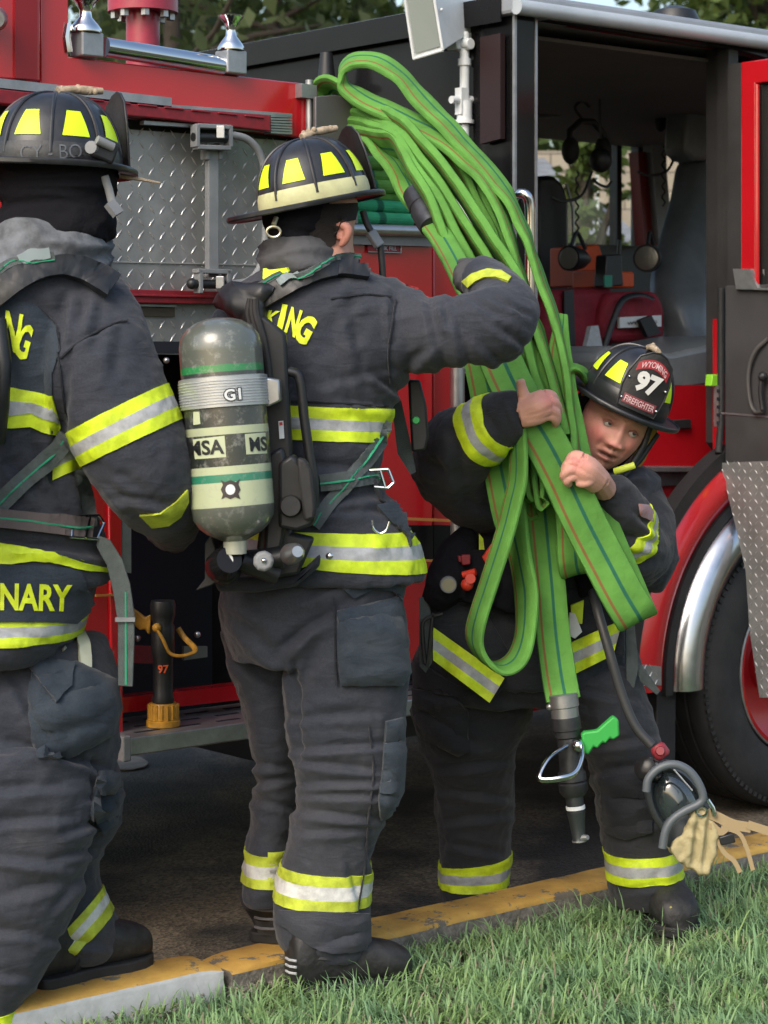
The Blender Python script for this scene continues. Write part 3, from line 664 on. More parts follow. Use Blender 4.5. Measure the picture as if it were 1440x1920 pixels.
# ================================================================ fire truck
V0 = 4.70
truck = empty('fire_truck', uvz(4.2, 5.6, -.12), 'red and black fire truck standing at the yellow kerb with its crew door open', 'fire truck')
def slab(mb, poly, v, th, mi=0):
    """pixel polygon lifted on to the side plane v, th metres deep into the truck"""
    pts = [uvz(*TV(x, y, v)) for x, y in poly]; return mb.prism(pts, uvz(0, th, 0)-uvz(0, 0, 0), mi)
def uslab(mb, poly, u, th, mi=0):
    pts = [uvz(*TU(x, y, u)) for x, y in poly]; return mb.prism(pts, uvz(th, 0, 0)-uvz(0, 0, 0), mi)
def tv(px, py, v=V0): return uvz(*TV(px, py, v))
U = lambda px, v=V0: TV(px, 0, v)[0]
Z = lambda px, py, v=V0: TV(px, py, v)[2]
OUT = uvz(0, -1, 0)-uvz(0, 0, 0); IN = -OUT; ALONG = uvz(1, 0, 0)-uvz(0, 0, 0); UP = Vector((0, 0, 1))
# --- pump body shell (gives the left half its depth)
u_l, u_r = U(-60), U(592)
mb = MB(); mb.tbox(u_l-1.2, U(172), V0+.04, 6.9, .22, 1.9); mb.build('rear_body', M_RED, truck)
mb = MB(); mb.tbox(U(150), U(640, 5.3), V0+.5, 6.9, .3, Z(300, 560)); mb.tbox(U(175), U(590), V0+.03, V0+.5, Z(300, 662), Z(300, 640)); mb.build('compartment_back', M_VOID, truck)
mb = MB(); slab(mb, [(-70, -60), (76, -60), (76, 152), (-70, 142)], V0-.02, .5); slab(mb, [(76, -60), (129, -60), (129, 106), (592, 159), (592, 262), (76, 195)], V0, .07); mb.build('upper_body_panel', M_RED, truck, bevel=.004)
mb = MB(); slab(mb, [(28, -60), (70, -60), (70, 149), (28, 146)], V0-.026, .03); mb.build('panel_seam', mat('deep_red_paint', (.22, .006, .01), .35), truck)
mb = MB()
slab(mb, [(-60, 140), (322, 183), (322, 199), (-60, 158)], V0-.03, .03)
slab(mb, [(322, 196), (548, 213), (548, 219), (322, 202)], V0-.03, .03)
for i in range(7): slab(mb, [(508, 216+i*5), (548, 217+i*5.2), (548, 220.4+i*5.2), (508, 219.5+i*5)], V0-.03, .03)
slab(mb, [(270, 226), (548, 246), (548, 250), (270, 233)], V0-.02, .02); mb.build('trim_strip', M_ALU, truck, smooth=False)
mb = MB(); slab(mb, [(-60, 160), (322, 203), (508, 216), (508, 246), (322, 224), (-60, 188)], V0-.045, .045); 
for k in range(9): slab(mb, [(60+50*k, 173+5.2*k), (96+50*k, 177+5.2*k), (96+50*k, 181+5.2*k), (60+50*k, 177+5.2*k)], V0-.05, .01)
mb.build('edge_rail', M_DRED, truck, smooth=False, bevel=.003)
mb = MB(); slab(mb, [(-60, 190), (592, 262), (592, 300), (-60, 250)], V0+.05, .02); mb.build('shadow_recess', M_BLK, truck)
# chrome end post of the beam
mb = MB(); mb.tube([tv(580, 150, V0-.01), tv(580, 262, V0-.01)], .011, 12); slab(mb, [(566, 156), (594, 160), (594, 186), (566, 182)], V0-.03, .05); mb.build('hinge_post', M_ALU, truck)
# tread plate panels with raised lugs
def treadplate(name, polys, v, parent, pitch=.033, th=.004, plane='v', uu=0, lm=None):
    mb = MB(); T = (lambda x, y: TV(x, y, v)) if plane == 'v' else (lambda x, y: TU(x, y, uu))
    S = uvz if plane == 'v' else uvz
    for poly in polys:
        (slab(mb, poly, v, th) if plane == 'v' else uslab(mb, poly, uu, th))
    o = mb.build(name, M_PLATE, parent, smooth=False); lg = MB()
    for poly in polys:
        A = [T(x, y) for x, y in poly]; k0 = 0 if plane == 'v' else 1
        pts = [(a[k0], a[2]) for a in A]; lo = np.min(pts, 0); hi = np.max(pts, 0)
        def inside(x, y):
            c = False; n = len(pts)
            for i in range(n):
                (x1, y1), (x2, y2) = pts[i], pts[(i+1) % n]
                if (y1 > y) != (y2 > y) and x < (x2-x1)*(y-y1)/(y2-y1)+x1: c = not c
            return c
        ni = int((hi[0]-lo[0])/pitch)+1; nj = int((hi[1]-lo[1])/pitch)+1
        for i in range(ni):
            for j in range(nj):
                x, y = lo[0]+(i+.5)*pitch, lo[1]+(j+.5)*pitch
                if not inside(x, y): continue
                a = math.radians(52 if (i+j) % 2 else -52); L, Wd, Hh = pitch*.46, pitch*.10, .0022
                ca, sa = math.cos(a), math.sin(a)
                def q(l, w_, h):
                    X, Y = x+l*ca-w_*sa, y+l*sa+w_*ca
                    return uvz(X, v-h, Y) if plane == 'v' else uvz(uu-h, X, Y)
                lg.add([q(-L, 0, .0002), q(0, -Wd, .0002), q(L, 0, .0002), q(0, Wd, .0002), q(-L*.45, 0, Hh), q(L*.45, 0, Hh)], [(0, 1, 4), (1, 5, 4), (1, 2, 5), (2, 3, 5), (3, 4, 5), (3, 0, 4)])
    l = lg.build('lug_pattern', lm or M_LUG, o, smooth=False); return o
treadplate('tread_plate_door', [[(150, 236), (592, 268), (592, 556), (150, 541)]], V0+.03, truck, .034)
treadplate('lower_tread_plate', [[(150, 566), (592, 577), (592, 668), (150, 663)]], V0+.035, truck, .034)
mb = MB(); slab(mb, [(150, 488), (592, 498), (592, 500.5), (150, 490.5)], V0+.026, .003); mb.build('panel_joint', M_LUG, truck, smooth=False)
mb = MB(); slab(mb, [(150, 540), (592, 551), (592, 573), (150, 566)], V0-.0, .035); slab(mb, [(150, 548), (592, 560), (592, 564), (150, 553)], V0-.006, .01); mb.build('edge_rail', M_DRED, truck, smooth=False, bevel=.002)
mb = MB(); slab(mb, [(228, 571), (328, 573), (328, 594), (228, 592)], V0+.028, .006); mb.build('pull_slot', mat('bronze_slot', (.10, .08, .06), .5, .5), truck, smooth=False)
mb = MB(); slab(mb, [(222, 569), (331, 572), (331, 576), (222, 573)], V0+.018, .012); mb.build('slot_lip', M_ALU, truck, smooth=False)
# vertical drop bar with brackets and grab hoop
mb = MB(); mb.obox(tv(397, 272, V0-.02), tv(397, 520, V0-.02), ALONG, .033, .02); mb.obox(tv(385, 268, V0-.02), tv(385, 300, V0-.02), ALONG, .012, .03); mb.obox(tv(409, 268, V0-.02), tv(409, 300, V0-.02), ALONG, .012, .03)
db = mb.build('drop_bar', M_GPL, truck, smooth=False, bevel=.002)
mb = MB()
for (a, b) in (((366, 234), (366, 276)), ((428, 236), (428, 276)), ((366, 276), (428, 278)), ((366, 236), (428, 239)), ((372, 506), (372, 550)), ((424, 506), (424, 554)), ((366, 508), (430, 510))): mb.obox(tv(*a, V0-.045), tv(*b, V0-.045), OUT, .03, .012)
mb.build('bar_bracket', M_GPL, db, smooth=False, bevel=.002)
mb = MB(); mb.tube([tv(362, 257, V0-.045), tv(432, 259, V0-.045)], .012, 12); mb.tube([tv(356, 532, V0-.045), tv(430, 534, V0-.045)], .012, 12); mb.sphere(tv(360, 532, V0-.045), .015, 10, 8); mb.build('pivot_bolt', M_BLK, db)
mb = MB()
for (x, y) in ((414, 248), (413, 530)): mb.box((0, 0, 0), .022, .022, .034, Matrix.Translation(tv(x, y, V0-.06)))
mb.build('latch_block', M_STL, db, smooth=False, bevel=.002)
mb = MB(); mb.tube([tv(x, y, V0-.05) for x, y, *_ in crs([(432, 252, 0), (465, 262, 0), (488, 290, 0), (498, 340, 0), (499, 400, 0), (497, 450, 0), (488, 500, 0), (465, 527, 0), (430, 532, 0)], 6)], .0105, 12); mb.build('grab_hoop', M_GPL, truck)
mb = MB(); slab(mb, [(187, 440), (206, 442), (206, 545), (187, 543)], V0-.02, .04); mb.build('corner_post', mat('pale_blue_alloy', (.30, .34, .40), .4, .3), truck, bevel=.003)
# compartment below
mb = MB(); slab(mb, [(150, 900), (205, 905), (212, 1400), (150, 1395)], V0-.01, .5); slab(mb, [(204, 935), (229, 940), (232, 1412), (212, 1412)], V0-.02, .12); mb.build('side_column', M_RED, truck, bevel=.004)
mb = MB(); slab(mb, [(229, 945), (246, 948), (246, 1075), (229, 1070)], V0-.015, .03); mb.build('door_track', M_ALU, truck, smooth=False)
mb = MB(); slab(mb, [(180, 1115), (226, 1113), (226, 1117), (180, 1119)], V0-.024, .006); slab(mb, [(733, 969), (868, 975), (868, 980), (733, 974)], V0-.012, .012); slab(mb, [(733, 1049), (868, 1050), (868, 1054), (733, 1053)], V0-.012, .012); mb.build('pinstripe', mat('gold_stripe', (.45, .19, .04), .5), truck, smooth=False)
mb = MB(); slab(mb, [(226, 1308), (600, 1268), (600, 1296), (226, 1337)], V0+.05, .05); mb.build('sill', M_RED, truck, smooth=False)
mb = MB()
for (x, y) in ((312, 676), (258, 1197), (370, 1190), (428, 1185)): mb.sphere(tv(x, y, V0+.02), .009, 12, 8)
slab(mb, [(345, 1212), (389, 1212), (389, 1232), (345, 1238)], V0+.1, .01); mb.build('catch', M_STL, truck)
mb = MB(); slab(mb, [(247, 1210), (290, 1212), (290, 1245), (247, 1243)], V0+.1, .02); mb.build('marker_lamp', M_DRED, truck)
# running board
vb0, vb1 = 4.59, 4.86; zb0, zb1 = .405, .452
u0, u1 = TV(232, 1390, vb0)[0], TV(1225, 1260, vb0)[0]-.35
mb = MB(); mb.tbox(u0+.02, u1, vb0, vb1, zb0, zb1); bd = mb.build('running_board', M_ALU, truck, smooth=False, bevel=.004)
mb = MB(); mb.tbox(u0-.005, u0+.02, vb0-.006, vb1, zb0-.012, zb1+.006); mb.build('end_cap', M_GPL, bd, smooth=False, bevel=.004)
mb = MB()
for i in range(14):
    for j in range(3):
        uu = u0+.07+i*.13+(.05 if j == 1 else 0); vv = vb0+.05+j*.075; mb.tbox(uu, uu+.075, vv, vv+.013, zb1-.001, zb1+.0012)
mb.build('grip_slot', M_VOID, bd, smooth=False)
# --- middle section: hose bed, red panels, pole
mb = MB()
slab(mb, [(592, 452), (812, 452), (812, 1240), (592, 1262)], V0+.02, .4); slab(mb, [(812, 462), (862, 462), (862, 1230), (812, 1238)], V0+.06, .4); mb.build('side_panel', M_RED, truck, bevel=.006)
mb = MB(); slab(mb, [(592, 984), (812, 985), (812, 1049), (592, 1049)], V0+.014, .01); slab(mb, [(813, 984), (846, 985), (846, 1049), (813, 1049)], V0+.054, .01); mb.build('black_band', M_BLKP, truck, smooth=False)
mb = MB(); slab(mb, [(690, 452), (752, 454), (752, 474), (690, 472)], V0+.012, .006); mb.build('name_plate', M_DRED, truck, smooth=False)
mb = MB()
for a, b in (((690, 452), (752, 454)), ((690, 472), (752, 474)), ((752, 454), (752, 474))): mb.tube([tv(*a, V0+.01), tv(*b, V0+.01)], .002, 6)
text_plane(mb, 'TANK FILL', tv(704, 469, V0+.009), tv(744, 470, V0+.009)-tv(704, 469, V0+.009), UP*.012, .02); mb.build('plate_edge', M_ALU, truck)
mb = MB(); mb.tube([tv(600, 428, V0-.01), tv(806, 434, V0-.01)], .016, 14); mb.build('bed_roller', M_STL, truck)
mb = MB(); slab(mb, [(592, 438), (812, 444), (812, 462), (592, 456)], V0+.0, .04); mb.build('bed_sill', M_GPL, truck, smooth=False)
ub0, ub1 = U(592), U(815)
mb = MB(); mb.tbox(ub0, ub1+.02, V0+.03, 6.9, Z(700, 438)-.02, Z(700, 440)); mb.tbox(ub1, ub1+.02, V0+.35, 6.9, Z(700, 440), Z(700, 240)); mb.tbox(ub0-.02, ub0, V0+.08, 6.9, Z(700, 440), Z(700, 230)); mb.tbox(ub0, ub1, 5.6, 5.62, Z(700, 440), Z(700, 200)); mb.build('hose_bed', M_BLK, truck, smooth=False)
pts = [(592, 181), (628, 178), (648, 181), (662, 192), (670, 212), (672, 250), (672, 420), (592, 418)]
mb = MB(); slab(mb, pts, V0-.05, .012); mb.build('bed_divider', mat('grey_divider', (.13, .125, .13), .5, .4), truck, bevel=.002)
mb = MB(); mb.tube([tv(858, 690, V0-.07), tv(858, 1060, V0-.07)], .021, 16); mb.build('side_pole', M_STL, truck)
mb = MB(); mb.tbox(U(592), U(985), V0+.3, 6.9, .25, 1.35); mb.build('chassis', M_BLK, truck, smooth=False)
# chrome roller rail with funnels, on top of the beam
vr = V0-.0
mb = MB()
mb.tube([tv(196, 88, vr), tv(416, 124, vr)], .026, 20); mb.build('top_rail', M_CHR, truck)
mb = MB()
for x, y0, y1 in ((163, 62, 108), (433, 96, 140)): mb.obox(tv(x, y0, vr), tv(x, y1, vr), ALONG, .065, .06)
mb.build('rail_post', M_ALU, truck, smooth=False, bevel=.004)
for x, y, s in ((160, 62, 1.15), (433, 95, 1.0)):
    b = tv(x, y, vr); mb = MB(); mb.lathe(b, b+UP, [(0, .036*s), (.008, .037*s), (.02, .030*s), (.04, .015*s), (.058, .013*s), (.075, .02*s), (.09, .034*s), (.095, .035*s), (.096, .02*s), (.085, .005)], 24); mb.build('rail_funnel', M_CHR, truck)
mb = MB(); mb.tube([tv(128, 98, vr), tv(124, 70, vr), tv(128, 45, vr)], .012, 8); mb.build('hook', M_CHR, truck)
mb = MB(); mb.lathe(tv(-10, 35, V0-.04), tv(-10, 35, V0-.10), [(0, .03), (.5, .032), (1, .024)], 20); mb.build('round_cap', M_STL, truck)
# deck pipe
b = tv(268, 130, 5.5); M_DR2 = mat('faded_red_pipe', (.30, .02, .045), .4, coat=.2, var=.15, vscale=20)
mb = MB(); mb.lathe(b-UP*.2, b+UP*.55, [(0, .052), (.5, .052)], 24); top = tv(268, 24, 5.5); mb.lathe(top, top+UP*.06, [(0, .02), (0, .108), (1, .108), (1, .02)], 28); mb.lathe(top+UP*.06, top+UP*.4, [(0, .06), (1, .06)], 24); mp_ = mb.build('deck_pipe', M_DR2, truck)
mb = MB()
for k in range(8):
    a = k*math.pi/4+.2; mb.lathe(top+Vector((.085*math.cos(a), .085*math.sin(a), -.02)), top+Vector((.085*math.cos(a), .085*math.sin(a), 0)), [(0, .014), (1, .014)], 6)
mb.build('flange_bolt', M_STL, mp_)
# --- flood light on its pole
pl = lambda x, y: tv(x, y, 4.9)
mb = MB()
mb.tube([pl(871, 60), pl(871, 300)], .015, 14); mb.tube([pl(871, 110), pl(871, 123)], .02, 14); mb.tube([pl(871, 190), pl(871, 232)], .024, 14); mb.tube([pl(846, 187), pl(896, 187)], .012, 12); mb.tube([pl(871, 225), pl(871, 232)], .03, 14); mb.tube([pl(871, 300), pl(871, 700)], .026, 14)
mb.obox(pl(866, 165), pl(866, 215), ALONG, .03, .03); pole = mb.build('lamp_pole', M_WHT, truck)
mb = MB(); mb.tube([pl(871, 85), pl(871, 62)], .016, 12); mb.lathe(pl(871, 84)+OUT*.03, pl(871, 84)-OUT*.03, [(0, .018), (1, .018)], 16); slab(mb, [(852, 66), (888, 60), (884, 92), (858, 92)], 4.90, .05); mb.build('lamp_bracket', M_WHT, pole, bevel=.003)
Lf = [tv(758, -22, 4.97), tv(813, -22, 4.84), tv(832, 94, 4.84), tv(778, 110, 4.97)]   # glass face, turned to the left
A, B_, C_, D_ = Lf; E1, F1 = tv(893, -12, 4.93), tv(903, 48, 4.93); G1, H1 = tv(838, -24, 5.06), tv(852, 62, 5.06)
mb = MB(); mb.add([A, B_, C_, D_, E1, F1, G1, H1], [(0, 1, 2, 3), (1, 4, 5, 2), (0, 6, 4, 1), (3, 2, 5, 7), (6, 7, 5, 4), (0, 3, 7, 6)])
fl = mb.build('flood_lamp', M_WHT, pole, smooth=False, bevel=.003)
n_ = (B_-A).cross(D_-A).normalized(); n_ = n_ if n_.y < 0 else -n_
cen = (A+B_+C_+D_)/4; q = [cen+(p-cen)*.86+n_*.004 for p in Lf]; mb = MB(); mb.prism(q, n_*-.003); mb.build('lamp_glass', mat('frosted_lamp_glass', (.25, .29, .27), .18, coat=.5), fl, smooth=False)
mb = MB()
for i in range(4): mb.tube([Lf[i]+n_*.004, Lf[(i+1) % 4]+n_*.004], .005, 8)
mb.sphere(tv(828, 18, 4.835), .005, 8, 6); mb.build('lamp_rim', M_WHT, fl)
for i in range(4): pass
mb = MB(); mb.tube([pl(862, 52)-OUT*.02, pl(830, 70)-OUT*.1, pl(845, 92)-OUT*.1, pl(872, 88)-OUT*.04], .004, 6); mb.build('lamp_cable', M_BLK, pole)
# ================================================================ cab
UC = TV(967, 0, V0)[0]          # crosswise plane of the cab's rear wall
VF = V0+2.36                    # far side
ZR = Z(985, 12); ZFL = Z(1200, 700)
UF = U(1352)                    # hinge of the door
UE = UF+2.5
mb = MB(); mb.tbox(UC, UC+.05, V0+.02, VF, .3, ZR-.02); mb.build('cab_rear_wall', M_BLKP, truck, smooth=False, bevel=.004)
mb = MB(); uslab(mb, [(460, 93), (764, 27), (764, 42), (460, 106)], UC-.006, .006); mb.build('rear_trim', M_STL, truck, smooth=False)
# flexible pipes, wall lamp, tube on the rear wall
mb = MB(); mb.tube([tv(948, 90, 4.78), tv(948, 560, 4.78)], .016, 12); mb.tube([tv(948, 90, 4.78), tv(940, 60, 4.9)], .016, 12); mb.tube([tv(948, 180, 4.78), tv(948, 200, 4.78)], .022, 12); mb.build('exhaust_pipe', M_GPL, truck)
mb = MB(); uslab(mb, [(900, 70), (938, 62), (938, 260), (900, 270)], UC-.03, .02); mb.build('red_reflection', mat('dark_reflection_red', (.014, .003, .004), .6), truck, smooth=False)  # thin dark red slab painting a dim red reflection on the rear wall
mb = MB(); wl = uvz(*TU(612, 190, UC-.08)); mb.lathe(wl-UP*.1, wl+UP*.16, [(0, .045), (.55, .045), (.56, .06), (.62, .06), (.66, .03), (1, .02)], 16); mb.build('wall_lantern', M_BLK, truck)
# roof
mb = MB(); mb.tbox(UC-.03, UE, V0-.03, VF+.03, ZR-.03, ZR+.035); mb.build('cab_roof', mat('grey_roof', (.30, .32, .35), .35, .3, var=.1, vscale=6), truck, smooth=False, bevel=.012)
mb = MB(); mb.tbox(UC-.036, UC-.031, V0+.03, VF+.03, ZR-.05, ZR+.03); mb.build('rear_fascia', M_BLKP, truck, smooth=False)
mb = MB(); mb.tube([uvz(UC-.03, V0-.035, ZR-.012), uvz(UE, V0-.035, ZR-.012)], .024, 12); mb.build('roof_gutter', mat('pale_gutter', (.42, .46, .49), .35, .2, var=.08), truck)
mb = MB(); b = uvz(U(1265, V0+.2), V0+.2, ZR+.03); mb.lathe(b, b+UP*.09, [(0, .09), (.3, .09), (.8, .07), (1, .02)], 24); mb.build('roof_beacon', M_BLK, truck)
# side wall with the doorway
mb = MB()
slab(mb, [(967, 10), (1006, 14), (1006, 980), (967, 985)], V0, .06)
slab(mb, [(1006, 20), (1440, 74), (1440, 110), (1382, 93), (1012, 34)], V0, .05)
sw = mb.build('rear_pillar', M_BLKP, truck, smooth=False, bevel=.003)
mb = MB(); slab(mb, [(965, 10), (969, 10), (969, 980), (965, 980)], V0-.004, .01); slab(mb, [(1004, 22), (1008, 22), (1008, 700), (1004, 700)], V0-.004, .01); mb.build('pillar_edge', M_ALU, truck, smooth=False)
mb = MB(); slab(mb, [(1016, 32), (1384, 84), (1384, 97), (1016, 40)], V0+.045, .03); mb.build('door_header', M_RED, truck, smooth=False)
mb = MB(); slab(mb, [(1366, 90), (1384, 93), (1384, 700), (1366, 700)], V0+.01, .05); slab(mb, [(1345, 92), (1366, 92), (1366, 860), (1345, 830)], V0+.08, .05); mb.build('hinge_pillar', mat('dark_door_trim', (.028, .027, .028), .55, var=.2, vscale=6), truck, smooth=False)
# interior shell
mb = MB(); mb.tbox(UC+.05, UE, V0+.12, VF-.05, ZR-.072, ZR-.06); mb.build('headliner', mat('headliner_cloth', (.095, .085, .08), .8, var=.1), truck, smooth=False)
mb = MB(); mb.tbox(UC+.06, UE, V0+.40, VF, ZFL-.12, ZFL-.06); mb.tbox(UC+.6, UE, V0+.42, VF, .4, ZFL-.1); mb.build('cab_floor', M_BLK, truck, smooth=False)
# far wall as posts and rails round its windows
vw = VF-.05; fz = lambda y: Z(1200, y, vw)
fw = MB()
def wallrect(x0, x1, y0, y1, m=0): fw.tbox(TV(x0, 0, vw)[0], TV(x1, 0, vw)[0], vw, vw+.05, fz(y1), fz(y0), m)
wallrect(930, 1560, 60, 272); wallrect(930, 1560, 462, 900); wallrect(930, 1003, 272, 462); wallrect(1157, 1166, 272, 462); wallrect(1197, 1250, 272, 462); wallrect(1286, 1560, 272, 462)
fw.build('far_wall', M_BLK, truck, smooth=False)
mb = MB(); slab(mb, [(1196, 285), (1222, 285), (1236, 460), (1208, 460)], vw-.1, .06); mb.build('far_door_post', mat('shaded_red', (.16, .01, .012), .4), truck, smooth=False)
mb = MB(); slab(mb, [(1222, 270), (1246, 270), (1262, 455), (1236, 455)], vw-.14, .06); mb.build('far_trim_post', M_GPL, truck, smooth=False)
gl = bpy.data.materials.new('window_glass'); gl.use_nodes = True; g_ = gl.node_tree; g_.nodes.clear(); o_ = g_.nodes.new('ShaderNodeOutputMaterial'); tr = g_.nodes.new('ShaderNodeBsdfTransparent'); tr.inputs[0].default_value = (.9, .93, .92, 1); gs = g_.nodes.new('ShaderNodeBsdfGlossy'); gs.inputs['Roughness'].default_value = .02; mx = g_.nodes.new('ShaderNodeMixShader'); mx.inputs[0].default_value = .07; g_.links.new(tr.outputs[0], mx.inputs[1]); g_.links.new(gs.outputs[0], mx.inputs[2]); g_.links.new(mx.outputs[0], o_.inputs[0])
for x0, x1 in ((1003, 1157), (1166, 1197), (1250, 1286)):
    mb = MB(); mb.tbox(TV(x0, 0, vw)[0], TV(x1, 0, vw)[0], vw+.02, vw+.026, fz(462), fz(272)); mb.build('window_pane', gl, truck, smooth=False)
mb = MB(); slab(mb, [(1012, 216), (1236, 190), (1372, 165), (1372, 176), (1236, 228), (1100, 214), (1012, 222)], 6.3, .05); mb.build('ceiling_rail', mat('rail_grey', (.10, .10, .10), .4), truck, smooth=False)
mb = MB(); slab(mb, [(1180, 158), (1208, 155), (1208, 182), (1180, 184)], 6.2, .03); mb.build('dome_lamp', mat('dome_lamp_amber', (.12, .09, .06), .4), truck, smooth=False)
# seats
def seat(nm, segs, m): pass
mb = MB(); R_ = [(1296, 303, 1330, 6.0), (1286, 318, 1336, 6.0), (1276, 370, 1334, 5.95), (1254, 450, 1324, 5.85), (1238, 510, 1320, 5.78), (1238, 560, 1314, 5.7), (1256, 620, 1312, 5.65), (1262, 665, 1312, 5.6)]
vs = []
for x0, y, x1, v in [tuple(r) for r in crs(R_, 5)]:
    a = TV(x0, y, v); b = TV(x1, y, v)
    for k in range(16):
        an = 2*math.pi*k/16; c_, s_ = math.cos(an), math.sin(an); um = (a[0]+b[0])/2; hu = abs(b[0]-a[0])/2*1.0
        vs.append(uvz(um+hu*math.copysign(abs(c_)**.6, c_), v+.09*math.copysign(abs(s_)**.6, s_), a[2]))
nn = len(vs)//16; mb.add(vs, [(i*16+k, i*16+(k+1) % 16, (i+1)*16+(k+1) % 16, (i+1)*16+k) for i in range(nn-1) for k in range(16)]+[tuple(range(16)), tuple(range((nn-1)*16, nn*16))])
mb.build('seat_back', M_VINYL, truck)
mb = MB(); b0, b1 = U(1080, 5.1), U(1352, 5.1)
prof = [(b0, Z(1090, 668, 5.1)), (b0+.06, Z(1090, 648, 5.1)), ((b0+b1)/2, Z(1220, 662, 5.1)), (b1-.1, Z(1300, 642, 5.1)), (b1+.1, Z(1350, 628, 5.1)), (b1+.12, Z(1350, 700, 5.1)), (b1-.1, Z(1300, 724, 5.1)), ((b0+b1)/2, Z(1220, 735, 5.1)), (b0, Z(1090, 738, 5.1))]
mb.prism([uvz(u, 5.0, z) for u, z in prof], uvz(0, .5, 0)-uvz(0, 0, 0)); mb.build('seat_cushion', M_VINYL, truck, bevel=.02)
mb = MB(); rr = [(1008, 330), (1040, 328), (1058, 345), (1068, 380), (1070, 560), (1008, 560)]; slab(mb, rr, 6.2, .25); mb.build('seat_back', M_BLK, truck, bevel=.02)
mb = MB(); mb.tube([tv(x, y, 6.15) for x, y in ((1062, 345), (1074, 390), (1076, 470), (1076, 540))], .006, 8); mb.build('seat_piping', M_ALU, truck)
mb = MB(); slab(mb, [(1006, 722), (1400, 722), (1400, 1010), (1180, 1010), (1006, 1300)], 5.0, .05); mb.build('seat_riser', M_RED, truck, smooth=False)
mb = MB(); slab(mb, [(1190, 885), (1345, 888), (1345, 906), (1190, 914)], 4.98, .08); slab(mb, [(1100, 884), (1345, 886), (1345, 876), (1100, 874)], 4.93, .1); mb.build('step_edge', M_ALU, truck, smooth=False, bevel=.003)
mb = MB(); mb.tube([tv(1262, 795, 5.0), tv(1280, 796, 5.0)], .010, 8); slab(mb, [(1264, 788), (1296, 786), (1297, 804), (1264, 803)], 4.98, .03); mb.build('seat_lever', M_RUB, truck, bevel=.003)
mb = MB(); slab(mb, [(1336, 702), (1357, 702), (1357, 724), (1334, 724)], V0+.03, .03); mb.build('reflective_tab', mat('lime_tab', (.25, .6, .03), .5), truck, bevel=.003)
mb = MB(); slab(mb, [(1347, 722), (1356, 722), (1354, 800), (1347, 800)], V0+.02, .02); mb.build('hinge_strip', M_ALU, truck, smooth=False)
mb = MB()
for k in range(5): slab(mb, [(1348, 730+15*k), (1354, 730+15*k), (1354, 736+15*k), (1348, 736+15*k)], V0+.015, .01)
mb.build('hinge_hole', M_VOID, truck, smooth=False)
# grab handle
mb = MB(); mb.tube([tv(x, y, v) for x, y, v in crs([(972, 378, V0-.005), (974, 364, V0-.05), (986, 366, V0-.075), (993, 385, V0-.08), (994, 440, V0-.08), (994, 620, V0-.08), (992, 690, V0-.07), (990, 700, V0)], 6)], .0165, 16); mb.build('grab_handle', M_CHR, truck)
# wheel, arch and fender: rings about the axle
uw, zw = TV(1488, 1260, V0)[0], .365; RT = .485
def ring(r0, r1, v0, v1, a0, a1, n=40, prof=None):
    mb = MB(); vs = []; pr = prof or [(r0, v0), (r1, v0), (r1, v1), (r0, v1)]
    for i in range(n+1):
        a = math.radians(a0+(a1-a0)*i/n)
        for r, v in pr: vs.append(uvz(uw+r*math.cos(a), v, zw+r*math.sin(a)))
    k = len(pr); mb.add(vs, [(i*k+j, i*k+(j+1) % k, (i+1)*k+(j+1) % k, (i+1)*k+j) for i in range(n) for j in range(k)]+[tuple(range(k)), tuple(range(n*k, n*k+k))]); return mb
ring(.50, .635, 0, 0, -2, 182, 60, [(.50, V0-.03), (.52, V0-.055), (.56, V0-.07), (.60, V0-.06), (.625, V0-.03), (.63, V0), (.50, V0)]).build('fender', M_CHR if False else mat('polished_fender', (.52, .54, .57), .24, 1.0, var=.1, vscale=8), truck)
ring(.63, .662, V0-.02, V0+.05, -3, 183, 60).build('fender_gasket', M_RUB, truck)
ring(0, 0, 0, 0, -1, 181, 60, [(.662, V0-.005), (.70, V0-.03), (.75, V0-.03), (.785, V0-.005), (.785, V0+.06), (.662, V0+.06)]).build('wheel_arch', M_RED, truck)
ring(.785, .83, V0-.012, V0+.05, 55, 183, 50).build('arch_seal', M_RUB, truck)
mb = MB(); mb.tube([tv(1352, 540, V0+.02), tv(1352, 790, V0+.02), tv(1347, 850, V0)], .012, 10); mb.build('door_seal', M_RUB, truck)
ring(.2, .62, V0+.32, V0+.36, -5, 185, 40).build('wheel_well', M_VOID, truck)
ring(.60, .63, V0, V0+.35, -5, 185, 40).build('well_liner', M_VOID, truck)
mb = MB(); slab(mb, [(1170, 1255), (1236, 1262), (1236, 1285), (1170, 1280)], V0-.01, .3); mb.build('lower_step', M_ALU, truck, smooth=False)
treadplate('step_plate', [[(1172, 1242), (1240, 1250), (1240, 1285), (1172, 1278)]], V0-.035, truck, .026)
mb = MB(); slab(mb, [(1233, 1285), (1268, 1285), (1266, 1475), (1230, 1470)], V0+.0, .25); mb.build('mud_flap', M_RUB, truck, bevel=.004)
mb = MB(); slab(mb, [(985, 700), (1010, 700), (1010, 1252), (985, 1252)], V0+.02, .06); slab(mb, [(1010, 1000), (1215, 1000), (1200, 1252), (1010, 1252)], V0+.02, .06); mb.build('cab_side_panel', M_RED, truck, smooth=False)
wh = MB()
tp = [(.285, .02), (.30, -.012), (.34, -.022), (.40, -.026), (.445, -.018), (.470, .002), (.482, .02)]
gro = [(.482, .055), (.474, .057), (.474, .065), (.483, .067), (.484, .11), (.476, .112), (.476, .12), (.484, .122), (.484, .17), (.476, .172), (.476, .18), (.483, .182), (.482, .23), (.470, .26), (.44, .28), (.30, .28), (.285, .26)]
wheel = ring(0, 0, 0, 0, 0, 360, 96, [(r, V0+v) for r, v in tp+gro])
